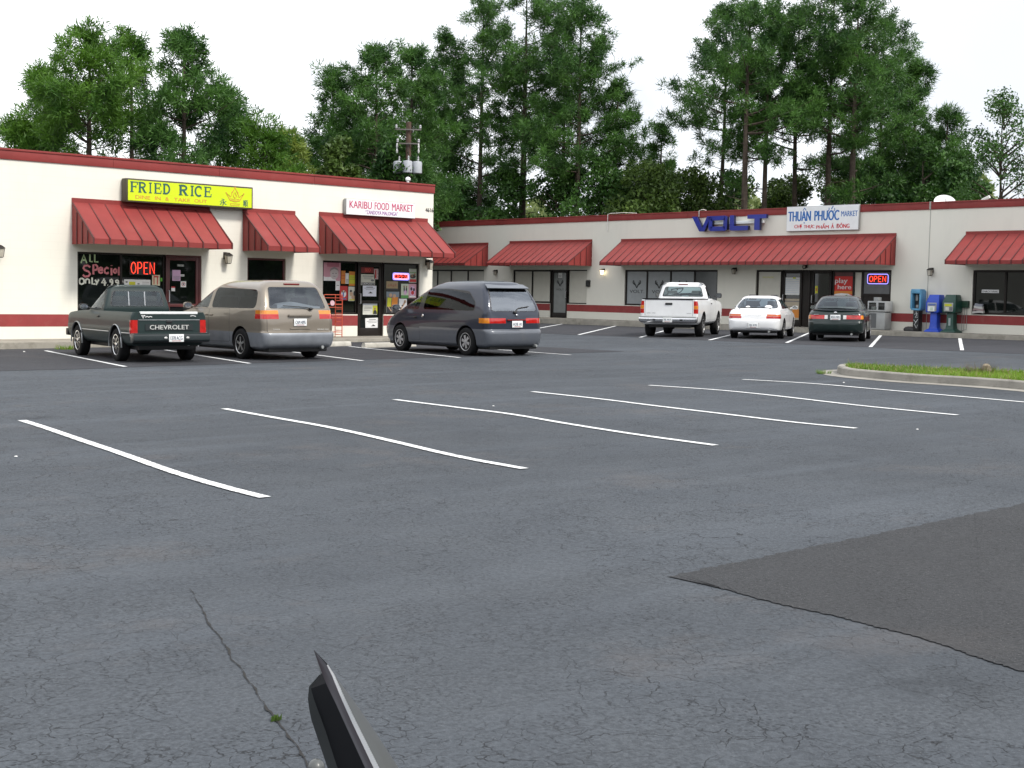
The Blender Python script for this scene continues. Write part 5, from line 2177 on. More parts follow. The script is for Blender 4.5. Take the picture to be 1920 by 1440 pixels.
def rear_center(pl, pr):
    a, b = G(*pl), G(*pr)
    return a, b


# ---------------- green pickup
P = paintm("paint_dark_green", (.016, .030, .030), 0, .45, amt=.0, coat=.15)
H1 = 80.5
c = Car("pickup_truck", (288.5, 676), None, -1.30, 81.2, "dark green two-door pickup with silver letters across its tailgate", "pickup truck", P, scale=.95)
lo = [(.34, 2.10, -2.15, .70, .10, .04, .05, .0, .02), (.40, 2.26, -2.20, .77, .12, .04, .06, .005, .02), (.50, 2.34, -2.24, .800, .13, .04, .07, .006, .02), (.66, 2.37, -2.25, .822, .14, .04, .08, .006, .02),
      (.70, 2.36, -2.25, .815, .14, .04, .08, .006, .02), (.86, 2.34, -2.25, .812, .15, .04, .08, .006, .02), (.94, 2.26, -2.25, .800, .17, .04, .10, .006, .02), (.985, 1.85, -2.25, .780, .22, .04, .12, .006, .02), (1.02, 1.05, -2.25, .760, .25, .04, .15, .006, .02)]
bm = loft(lo)
c.arch(bm, 1.45, .34, .41)
c.arch(bm, -1.30, .34, .41)
t = c.newtag("bed_cut", MT['black'])
fs = clip(bm, poly_planes([(-2.19, -.66), (-.36, -.66), (-.36, .66), (-2.19, .66)], 'z'), TOPF, t)
bmesh.ops.delete(bm, geom=fs, context='FACES')
for sg in (1, -1):
    c.patch(bm, [((0, sg * .655, 0), (0, -sg, 0)), ((0, 0, .585), (0, 0, -1)), ((0, 0, .865), (0, 0, 1)), ((-2.17, 0, 0), (1, 0, 0))], lambda f: f.normal.x < -.2 or abs(f.normal.y) > .3, "tail_light", MT['tail'])
    c.patch(bm, [((0, sg * .655, 0), (0, -sg, 0)), ((0, 0, .53), (0, 0, -1)), ((0, 0, .583), (0, 0, 1)), ((-2.17, 0, 0), (1, 0, 0))], lambda f: f.normal.x < -.2 or abs(f.normal.y) > .3, "reverse_light", MT['clear'])
    c.seam(bm, [(.72, .40), (-.24, .40), (-.24, 1.0), (.72, .99)], 'y', SIDE[sg], "door")
    c.patch(bm, [((0, sg * .5, 0), (0, -sg, 0)), ((0, 0, .70), (0, 0, -1)), ((0, 0, .84), (0, 0, 1)), ((2.1, 0, 0), (-1, 0, 0))], FRONT, "headlight", MT['clear'])
c.seam(bm, [(-.64, .535), (.64, .535), (.64, 1.0), (-.64, 1.0)], 'x', REAR, "tailgate", gap=.012, r=.02)
c.patch(bm, [((0, .46, 0), (0, 1, 0)), ((0, -.46, 0), (0, -1, 0)), ((0, 0, .68), (0, 0, -1)), ((0, 0, .84), (0, 0, 1)), ((2.2, 0, 0), (-1, 0, 0))], FRONT, "grille", MT['black'])
c.split(bm)
cab = [(1.0, 1.02, -.28, .745, .20, .07, .12, .01, .02), (1.06, .92, -.285, .742, .18, .07, .12, .01, .02), (1.12, .80, -.28, .725, .17, .07, .12, .01, .02), (1.42, .22, -.22, .640, .14, .08, .10, .015, .015), (1.50, .07, -.20, .605, .14, .09, .09, .015, .015), (1.55, -.03, -.195, .545, .14, .1, .06, .02, .01), (1.575, -.08, -.17, .44, .05, .05, .04, .02, .01)]
bm = loft(cab, capbot=False)
c.window(bm, [(-.60, 1.115), (.60, 1.115), (.53, 1.445), (-.53, 1.445)], 'x', REAR, MT['glass_clear'], r=.06, name="rear_window")
c.window(bm, [(-.62, 1.06), (.62, 1.06), (.50, 1.46), (-.50, 1.46)], 'x', FRONT, MT['glass_clear'], r=.06, name="windshield")
for sg in (1, -1):
    c.window(bm, [(.70, 1.06), (-.19, 1.06), (-.16, 1.45), (.14, 1.45)], 'y', SIDE[sg], MT['glass_clear'], r=.05, name="side_window")
c.split(bm, "cab")
# bed: inner walls, floor, wheel houses
mb = MB()
b0, b1, bw = -2.185, -.37, .65
mb.face([(b0, -bw, .56), (b1, -bw, .56), (b1, bw, .56), (b0, bw, .56)])
for a in ([(b0, -bw), (b1, -bw)], [(b1, bw), (b0, bw)], [(b1, -bw), (b1, bw)], [(b0, bw), (b0, -bw)]):
    mb.face([(a[0][0], a[0][1], .56), (a[1][0], a[1][1], .56), (a[1][0], a[1][1], 1.018), (a[0][0], a[0][1], 1.018)])
mb.box(-1.75, -.85, .42, .648, .561, .78)
mb.box(-1.75, -.85, -.648, -.42, .561, .78)
c.part(mb, "cargo_bed", P)
mb = MB()
mb.box(-2.262, -2.18, -.60, .60, .985, 1.035)
c.part(mb, "tailgate_cap", MT['white'], bevel=.012)
mb = MB()
mb.rings([[(-2.24, y, .40), (-2.40, y, .42), (-2.44, y, .46), (-2.44, y, .585), (-2.26, y, .60), (-2.24, y, .59)] for y in (-.80, -.79, .79, .80)])
bu = c.part(mb, "rear_bumper", pm("bumper_green_black", (.018, .026, .028), .35, coat=.4), bevel=.012)
mb = MB()
mb.box(-2.445, -2.25, -.78, .78, .586, .604)
mb.build("step_pad", P, bu, bevel=.004)
c.plate(-2.445, -.08, .505, "1378 ACG")
for y in (.14, -.32):
    mb = MB()
    mb.ell((-2.446, y, .51), .012, .035, .024)
    c.part(mb, "plate_lamp", MT['clear'], smooth=True)
# stamped recess and letters on the tailgate
mb = MB()
mb.box(-2.262, -2.25, -.50, .50, .655, .785)
c.part(mb, "letter_panel", pm("panel_black_green", (.010, .016, .018), .5))
c.text_rear(-2.264, .41, -.41, .675, .765, "CHEVROLET", flat("letter_silver", (.55, .56, .54), .4))
mb = MB()
mb.box(-2.262, -2.25, -.64, .64, .862, .876)
c.part(mb, "trim_strip", MT['alu'])
mb = MB()
mb.box(-2.272, -2.25, -.06, .06, .81, .845)
c.part(mb, "tailgate_handle", MT['black'], bevel=.006)
f_ = Frame((-2.2605, 0, 0), (0, -1, 0), (-1, 0, 0))
mb = MB(f_.pt)
ribbon(mb, [(-.57, .965), (-.545, .90), (-.52, .965)], .014, .001)
ribbon(mb, [(-.585, .95), (-.50, .955)], .010, .003)
ribbon(mb, [(-.50, .925), (-.46, .94), (-.43, .925), (-.39, .94), (-.36, .925)], .014, .001)
ribbon(mb, [(.44, .945), (.50, .955), (.56, .94)], .012, .001)
c.part(mb, "sticker", wht)
for x in (1.45, -1.30):
    for sg in (1, -1):
        mb = MB()
        mb.tube([(x + .415 * math.cos(t), sg * (.815 if abs(t - 1.57) < 2 else .8), .34 + .415 * math.sin(t)) for t in np.linspace(-.12, math.pi + .12, 20)], .016, 6, flat=.7)
        c.part(mb, "arch_trim", MT['alu'], smooth=True)
for sg in (1, -1):
    mb = MB()
    for x0, x1 in ((1.02, -.86), (-1.74, -2.20)):
        mb.tube([(x0, sg * .822, .60), ((x0 + x1) / 2, sg * .824, .60), (x1, sg * .808, .60)], .012, 6)
    c.part(mb, "side_molding", MT['alu'], smooth=True)
    c.handle(-.12, sg * .81, .90, MT['black'])
for y in (-.16, .19):
    mb = MB()
    mb.tube([(-.285, y, 1.13), (-.235, y, 1.43)], .012, 5)
    c.part(mb, "slider_frame", MT['alu'])
c.wheels(1.45, -1.30, 1.40, .345, .215, 'steel', .64)
c.underbody(-2.1, 2.0, .58, .25, .50)
c.axle(-1.30, .335, .62)
c.axle(1.45, .335, .62)
c.mirror(.66, .78, 1.09, MT['black'])
c.seats(.12, .92, 1, MT['seat'], w=.30, y=.34, top=.50)
c.dash(.75, 1.04, .66)
mb = MB()
mb.tube([(-2.15, -.45, .36), (-1.7, -.45, .33), (-.5, -.4, .33)], .03, 8)
c.part(mb, "exhaust_pipe", MT['steel'])
mb = MB()
mb.ell((-1.95, .12, .40), .16, .30, .14)
c.part(mb, "spare_tyre", MT['rubber'], smooth=True)
mb = MB()
mb.box(2.28, 2.46, -.78, .78, .42, .58)
c.part(mb, "front_bumper", MT['black'], bevel=.03)

# ---------------- tan minivan
P = paintm("paint_tan_metallic", (.225, .195, .160), .3, .32, (.2, .18, .15), .2)
CL = pm("cladding_grey", (.21, .225, .25), .45, metal=.2, coat=.3)
c = Car("minivan", (520, 671.5), None, -1.38, 86.5, "tan minivan with gray lower body and wide amber and red tail lights", "minivan", P, scale=.95)
lo = [(.22, 2.25, -2.15, .80, .2, .1, .12, .02, .03), (.27, 2.40, -2.36, .885, .25, .16, .15, .05, .04), (.36, 2.48, -2.44, .915, .28, .18, .16, .06, .05), (.52, 2.52, -2.47, .93, .30, .18, .17, .06, .05), (.585, 2.51, -2.45, .932, .30, .17, .17, .06, .05), (.62, 2.50, -2.38, .930, .30, .15, .17, .05, .05),
      (.80, 2.42, -2.37, .932, .32, .13, .18, .05, .05), (.92, 2.20, -2.355, .925, .35, .13, .2, .05, .05), (1.00, 1.75, -2.335, .915, .36, .13, .22, .05, .05), (1.07, 1.38, -2.31, .90, .34, .10, .22, .05, .04), (1.14, 1.18, -2.285, .875, .32, .09, .22, .05, .04),
      (1.32, .78, -2.20, .825, .28, .09, .2, .05, .035), (1.52, .34, -2.08, .765, .26, .10, .18, .05, .03), (1.62, .06, -2.00, .70, .26, .16, .14, .05, .03), (1.685, -.28, -1.90, .58, .24, .2, .1, .06, .02), (1.71, -.60, -1.70, .38, .15, .15, .05, .05, .01)]
bm = loft(lo)
c.arch(bm, 1.52, .33, .385)
c.arch(bm, -1.38, .33, .385)
c.window(bm, [(-.70, 1.10), (.70, 1.10), (.60, 1.565), (-.60, 1.565)], 'x', REAR, MT['glass_rear'], r=.07, name="rear_window")
c.window(bm, [(-.80, 1.09), (.80, 1.09), (.62, 1.58), (-.62, 1.58)], 'x', FRONT, MT['glass_clear'], r=.08, name="windshield")
for sg in (1, -1):
    c.window(bm, [(1.04, 1.09), (.20, 1.09), (.16, 1.54), (.40, 1.54)], 'y', SIDE[sg], MT['glass_clear'], r=.04, name="side_window", trim=.014)
    c.window(bm, [(.06, 1.09), (-1.98, 1.10), (-1.92, 1.50), (.02, 1.55)], 'y', SIDE[sg], MT['glass_tint'], r=.14, name="rear_side_window", trim=.014)
    ys = [((0, sg * .50, 0), (0, -sg, 0)), ((-2.0, 0, 0), (1, 0, 0))]
    cn = lambda f: f.normal.x < -.15 or abs(f.normal.y) > .3
    c.patch(bm, ys + [((0, 0, .985), (0, 0, -1)), ((0, 0, 1.065), (0, 0, 1))], cn, "turn_light", MT['amber'])
    c.patch(bm, ys + [((0, 0, .88), (0, 0, -1)), ((0, 0, .983), (0, 0, 1))], cn, "tail_light", MT['tail'])
    c.seam(bm, [(1.12, .34), (.10, .34), (.10, 1.08), (1.12, 1.05)], 'y', SIDE[sg], "door")
    c.seam(bm, [(.08, .34), (-.90, .36), (-.90, 1.08), (.08, 1.08)], 'y', SIDE[sg], "sliding_door")
    c.patch(bm, [((0, sg * .45, 0), (0, -sg, 0)), ((0, 0, .70), (0, 0, -1)), ((0, 0, .86), (0, 0, 1)), ((1.9, 0, 0), (-1, 0, 0))], FRONT, "headlight", MT['clear'])
c.seam(bm, [(-.78, .585), (.78, .585), (.78, 1.085), (-.78, 1.085)], 'x', REAR, "tailgate", r=.04)
c.patch(bm, [((0, 0, .585), (0, 0, 1))], lambda f: True, "cladding", CL)
# doors keep the two-tone split: the lower strip of each door is gray too
for k in [k for k, v in c.tags.items() if v[0] in ("door", "sliding_door")]:
    tg = c.newtag("body", CL, own=False)
    clip(bm, [((0, 0, .585), (0, 0, 1))], lambda f: True, tg, src=k)
c.split(bm)
mb = MB()
mb.box(-2.40, -2.36, -.28, .28, .93, .985)
c.part(mb, "tailgate_handle", P, bevel=.015)
mb = MB()
mb.box(-2.392, -2.36, -.245, .245, .665, .685)
c.part(mb, "plate_ledge", P, bevel=.006)
c.plate(-2.385, 0.0, .81, "CAM 4095")
c.text_rear(-2.385, .66, .50, .655, .675, "TOYOTA", flat("badge_silver", (.6, .6, .58), .3))
c.text_rear(-2.385, -.42, -.70, .645, .67, "SIENNA XLE", flat("badge_silver", (.6, .6, .58), .3))
mb = MB()
mb.tube([(-2.33, -.28, 1.105), (-2.33, -.18, 1.13), (-2.315, .38, 1.165)], .011, 6)
mb.ell((-2.335, -.29, 1.10), .035, .05, .03)
c.part(mb, "wiper", MT['black'], smooth=True)
mb = MB()
mb.box(-2.02, -1.965, -.19, .19, 1.61, 1.645)
c.part(mb, "brake_light", MT['tail_dark'], bevel=.01)
c.wheels(1.52, -1.38, 1.62, .335, .21, 'alloy5', .66)
c.underbody(-2.3, 2.3, .72, .17, .45)
c.mirror(.98, .90, 1.13, P, (.06, .11, .08))
c.seats(.35, .95, 3, MT['seat'], top=.70)
c.dash(1.1, 1.06, .75)
for sg in (1, -1):
    c.handle(.22, sg * .93, .93, P)
    c.handle(-.02, sg * .93, .93, P)
mb = MB()
mb.rings([[(-2.10 + .03 * math.sin(3 * y) + dx_, y, 1.13 + .025 * math.sin(5 * y + 1) + h * (1.1 - abs(y))) for dx_, h in ((-.06, -.05), (-.05, .08), (.12, .09), (.2, -.05))] for y in np.linspace(-.60, .42, 14)])
c.part(mb, "window_blanket", flat("blanket_white", (.8, .78, .74)), smooth=True)
mb = MB()
mb.tube([(-2.40, -.55, .27), (-1.9, -.55, .26)], .035, 10)
mb.ell((-1.95, -.35, .28), .2, .25, .09)
c.part(mb, "exhaust_pipe", MT['steel'], smooth=True)

# ---------------- dark blue-gray minivan
P = paintm("paint_slate_blue", (.030, .036, .054), .25, .28, amt=.05, coat=.5)
PL = paintm("paint_slate_gray", (.105, .115, .135), .2, .35, amt=.2)
c = Car("minivan", (927.5, 665.5), None, -1.50, 85.2, "rounded dark blue-gray minivan by the building corner", "minivan", P, scale=.95)
lo = [(.20, 2.05, -2.15, .78, .2, .12, .15, .02, .03), (.26, 2.22, -2.33, .86, .3, .18, .2, .06, .05), (.38, 2.32, -2.385, .885, .34, .20, .24, .07, .06), (.52, 2.37, -2.40, .895, .36, .2, .26, .07, .06), (.60, 2.35, -2.38, .898, .36, .2, .26, .07, .06), (.635, 2.33, -2.335, .898, .36, .19, .26, .06, .06),
      (.78, 2.22, -2.335, .90, .38, .2, .28, .06, .06), (.92, 2.00, -2.32, .893, .42, .2, .3, .06, .055), (1.04, 1.72, -2.29, .872, .42, .15, .32, .05, .05), (1.20, 1.36, -2.23, .83, .38, .13, .32, .045, .045), (1.40, .92, -2.12, .77, .34, .13, .3, .045, .04),
      (1.56, .56, -2.00, .71, .32, .14, .27, .05, .035), (1.66, .28, -1.91, .645, .3, .22, .22, .06, .03), (1.735, -.05, -1.78, .53, .26, .22, .15, .06, .02), (1.77, -.45, -1.5, .34, .15, .15, .06, .05, .01)]
bm = loft(lo)
c.arch(bm, 1.36, .33, .385)
c.arch(bm, -1.50, .33, .385)
c.window(bm, [(-.69, 1.055), (.69, 1.055), (.565, 1.60), (-.575, 1.60)], 'x', REAR, MT['glass_sky'], r=.09, name="rear_window")
c.window(bm, [(-.78, 1.04), (.78, 1.04), (.60, 1.60), (-.60, 1.60)], 'x', FRONT, MT['glass_clear'], r=.1, name="windshield")
for sg in (1, -1):
    c.window(bm, [(1.50, 1.055), (.52, 1.055), (.48, 1.555), (.62, 1.555)], 'y', SIDE[sg], MT['glass_clear'], r=.04, name="side_window", trim=.024)
    c.window(bm, [(.36, 1.055), (-1.82, 1.055), (-1.80, 1.25), (-1.45, 1.52), (-.6, 1.575), (.33, 1.575)], 'y', SIDE[sg], MT['glass_dark'], r=.10, name="rear_side_window", trim=.03)
    ys = [((-2.0, 0, 0), (1, 0, 0)), ((0, 0, .775), (0, 0, -1)), ((0, 0, .895), (0, 0, 1))]
    cn = lambda f: f.normal.x < -.15 or abs(f.normal.y) > .3
    c.patch(bm, ys + [((0, sg * .74, 0), (0, -sg, 0))], cn, "turn_light", MT['amber'])
    c.patch(bm, ys + [((0, sg * .30, 0), (0, -sg, 0)), ((0, sg * .74, 0), (0, sg, 0))], cn, "tail_light", MT['tail'])
    c.seam(bm, [(1.45, .30), (.44, .30), (.44, 1.045), (1.45, 1.02)], 'y', SIDE[sg], "door")
    c.patch(bm, [((0, sg * .42, 0), (0, -sg, 0)), ((0, 0, .70), (0, 0, -1)), ((0, 0, .83), (0, 0, 1)), ((1.75, 0, 0), (-1, 0, 0))], FRONT, "headlight", MT['clear'])
c.seam(bm, [(-.78, .64), (.78, .64), (.78, 1.04), (-.78, 1.04)], 'x', REAR, "tailgate", r=.04)
c.patch(bm, [((0, 0, .635), (0, 0, 1))], lambda f: True, "lower_body", PL)
for k in [k for k, v in c.tags.items() if v[0] in ("door",)]:
    tg = c.newtag("body", PL, own=False)
    clip(bm, [((0, 0, .60), (0, 0, 1))], lambda f: True, tg, src=k)
c.split(bm)
mb = MB()
mb.rings([[(-1.86, y * .9, 1.66), (-2.06 + .12 * abs(y) ** 2, y, 1.585), (-2.07 + .12 * abs(y) ** 2, y, 1.60), (-1.84, y * .9, 1.69)] for y in np.linspace(-.62, .62, 9)])
c.part(mb, "roof_spoiler", PL, smooth=True, angle=40)
c.plate(-2.352, -.02, .755, "HOB 141")
mb = MB()
mb.box(-2.365, -2.32, -.27, .27, .835, .87)
c.part(mb, "plate_garnish", MT['tail_dark'], bevel=.008)
mb = MB()
mb.tube([(-2.31, .02, 1.03), (-2.285, -.10, 1.13), (-2.26, -.42, 1.17)], .012, 6)
mb.ell((-2.315, .02, 1.03), .035, .045, .035)
c.part(mb, "wiper", MT['black'], smooth=True)
mb = MB()
mb.ell((-2.335, -.02, .965), .012, .035, .022)
c.part(mb, "badge", MT['chrome'], smooth=True)
c.wheels(1.36, -1.50, 1.55, .335, .205, 'cap', .66)
c.underbody(-2.25, 2.1, .70, .16, .45)
c.mirror(1.32, .90, 1.10, P, (.06, .11, .075))
c.seats(.55, .95, 3, MT['seat'], top=.72)
c.dash(1.45, 1.04, .7)
for sg in (1, -1):
    c.handle(.62, sg * .895, .86, MT['black'], c.parts.get("door"))
    mb = MB()
    mb.ell((.28, sg * .90, .90), .05, .010, .045, 8, 6)
    c.part(mb, "door_badge", MT['chrome'], smooth=True)
mb = MB()
mb.tube([(-2.36, -.6, .24), (-1.9, -.55, .25)], .03, 10)
mb.ell((-1.9, -.3, .26), .2, .3, .09)
c.part(mb, "exhaust_pipe", MT['steel'], smooth=True)

# ---------------- white pickup
P = paintm("paint_white", (.78, .79, .80), 0, .3, (.5, .48, .44), .15)
HR = 30.0
c = Car("pickup_truck", (35.35, 30.75), None, -1.36, HR, "white full-size pickup with chrome rear bumper in the angled bays", "pickup truck", P)
lo = [(.42, 2.40, -2.38, .88, .12, .05, .06, .0, .02), (.50, 2.54, -2.46, .945, .14, .05, .08, .005, .02), (.62, 2.58, -2.48, .97, .15, .06, .08, .006, .02), (.85, 2.59, -2.49, .985, .16, .06, .09, .006, .02), (1.02, 2.58, -2.49, .98, .17, .06, .09, .006, .02),
      (1.12, 2.50, -2.49, .965, .19, .06, .10, .006, .02), (1.18, 2.10, -2.49, .95, .24, .06, .14, .006, .02), (1.235, 1.30, -2.49, .93, .28, .06, .18, .006, .02)]
bm = loft(lo)
c.arch(bm, 1.66, .38, .47)
c.arch(bm, -1.36, .38, .47)
t = c.newtag("bed_cut", MT['black'])
fs = clip(bm, poly_planes([(-2.42, -.80), (-.20, -.80), (-.20, .80), (-2.42, .80)], 'z'), TOPF, t)
bmesh.ops.delete(bm, geom=fs, context='FACES')
cn = lambda f: f.normal.x < -.15 or abs(f.normal.y) > .3
for sg in (1, -1):
    ys = [((0, sg * .825, 0), (0, -sg, 0)), ((-2.38, 0, 0), (1, 0, 0))]
    c.patch(bm, ys + [((0, 0, 1.04), (0, 0, -1)), ((0, 0, 1.19), (0, 0, 1))], cn, "brake_light", MT['tail'])
    c.patch(bm, ys + [((0, 0, .93), (0, 0, -1)), ((0, 0, 1.038), (0, 0, 1))], cn, "turn_light", MT['amber'])
    c.patch(bm, ys + [((0, 0, .78), (0, 0, -1)), ((0, 0, .928), (0, 0, 1))], cn, "tail_light", MT['tail'])
    c.seam(bm, [(1.02, .48), (-.06, .48), (-.06, 1.22), (1.02, 1.21)], 'y', SIDE[sg], "door")
    c.patch(bm, [((0, sg * .5, 0), (0, -sg, 0)), ((0, 0, .85), (0, 0, -1)), ((0, 0, 1.05), (0, 0, 1)), ((2.2, 0, 0), (-1, 0, 0))], FRONT, "headlight", MT['clear'])
c.seam(bm, [(-.80, .70), (.80, .70), (.80, 1.22), (-.80, 1.22)], 'x', REAR, "tailgate", r=.02)
c.patch(bm, [((0, .48, 0), (0, 1, 0)), ((0, -.48, 0), (0, -1, 0)), ((0, 0, .80), (0, 0, -1)), ((0, 0, 1.05), (0, 0, 1)), ((2.3, 0, 0), (-1, 0, 0))], FRONT, "grille", MT['black'])
c.split(bm)
cab = [(1.20, 1.30, -.10, .90, .24, .09, .16, .02, .02), (1.28, 1.15, -.105, .885, .22, .09, .16, .02, .02), (1.36, .98, -.10, .865, .20, .09, .16, .02, .02), (1.64, .46, -.05, .775, .17, .10, .13, .025, .015), (1.74, .27, -.02, .73, .17, .11, .12, .025, .015), (1.80, .13, .0, .65, .15, .12, .08, .03, .01), (1.825, .05, .06, .52, .05, .05, .05, .03, .01)]
cab[-1] = (1.825, .25, .12, .5, .05, .04, .05, .02, .01)
bm = loft(cab, capbot=False)
c.window(bm, [(-.72, 1.33), (.72, 1.33), (.62, 1.67), (-.62, 1.67)], 'x', REAR, MT['glass_clear'], r=.07, name="rear_window", trim=.028)
c.window(bm, [(-.76, 1.27), (.76, 1.27), (.62, 1.68), (-.62, 1.68)], 'x', FRONT, MT['glass_clear'], r=.07, name="windshield")
for sg in (1, -1):
    c.window(bm, [(.98, 1.27), (.0, 1.27), (.03, 1.67), (.42, 1.67)], 'y', SIDE[sg], MT['glass_tint'], r=.05, name="side_window")
c.split(bm, "cab")
mb = MB()
b0, b1, bw = -2.415, -.205, .79
mb.face([(b0, -bw, .75), (b1, -bw, .75), (b1, bw, .75), (b0, bw, .75)])
for a in ([(b0, -bw), (b1, -bw)], [(b1, bw), (b0, bw)], [(b1, -bw), (b1, bw)], [(b0, bw), (b0, -bw)]):
    mb.face([(a[0][0], a[0][1], .75), (a[1][0], a[1][1], .75), (a[1][0], a[1][1], 1.232), (a[0][0], a[0][1], 1.232)])
c.part(mb, "cargo_bed", MT['black'])
mb = MB()
mb.box(-2.50, -2.40, -.80, .80, 1.228, 1.275)
mb.box(-2.40, -.25, .76, .91, 1.228, 1.272)
mb.box(-2.40, -.25, -.91, -.76, 1.228, 1.272)
c.part(mb, "bed_rail_cap", MT['rubber'], bevel=.006)
mb = MB()
mb.rings([[(-2.46, y, .47 + e), (-2.64, y, .48 + e), (-2.68, y, .52 + e), (-2.68, y, .64), (-2.50, y, .67), (-2.46, y, .66)] for y, e in ((-.97, .05), (-.90, 0), (-.35, 0), (.35, 0), (.90, 0), (.97, .05))])
bu = c.part(mb, "rear_bumper", MT['chrome'], bevel=.015)
mb = MB()
mb.box(-2.69, -2.50, -.93, .93, .642, .682)
mb.build("bumper_step", MT['steel'], bu, bevel=.008)
for y in (.45, -.45):
    mb = MB()
    mb.box(-2.684, -2.66, y - .05, y + .05, .54, .60)
    mb.build("bumper_hole", MT['black'], bu, bevel=.01)
c.plate(-2.685, .0, .57, "VJL 4419")
mb = MB()
mb.box(-2.51, -2.48, -.12, .12, 1.06, 1.13)
c.part(mb, "tailgate_handle", MT['black'], bevel=.02)
bd = flat("badge_dark", (.10, .10, .11))
c.text_rear(-2.496, .74, .44, .775, .80, "GMC 1500", bd)
c.text_rear(-2.496, -.60, -.76, .775, .80, "SIERRA", bd)
mb = MB()
mb.box(-.03, .02, -.16, .16, 1.735, 1.77)
c.part(mb, "brake_light", MT['tail_dark'], bevel=.01)
c.wheels(1.66, -1.36, 1.68, .375, .25, 'alloy6', .62)
c.underbody(-2.3, 2.3, .70, .31, .65)
c.axle(-1.36, .365, .75)
c.mirror(1.00, .95, 1.38, MT['black'], (.07, .12, .10))
c.seats(.42, 1.12, 1, MT['seat_grey'], w=.32, y=.42, top=.50)
c.dash(1.05, 1.24, .8)
for sg in (1, -1):
    c.handle(.06, sg * .975, 1.10, MT['black'])
mb = MB()
mb.tube([(-2.2, -.6, .45), (-1.2, -.55, .45)], .035, 10)
mb.ell((-2.1, .0, .52), .35, .35, .12)
c.part(mb, "exhaust_pipe", MT['black'], smooth=True)


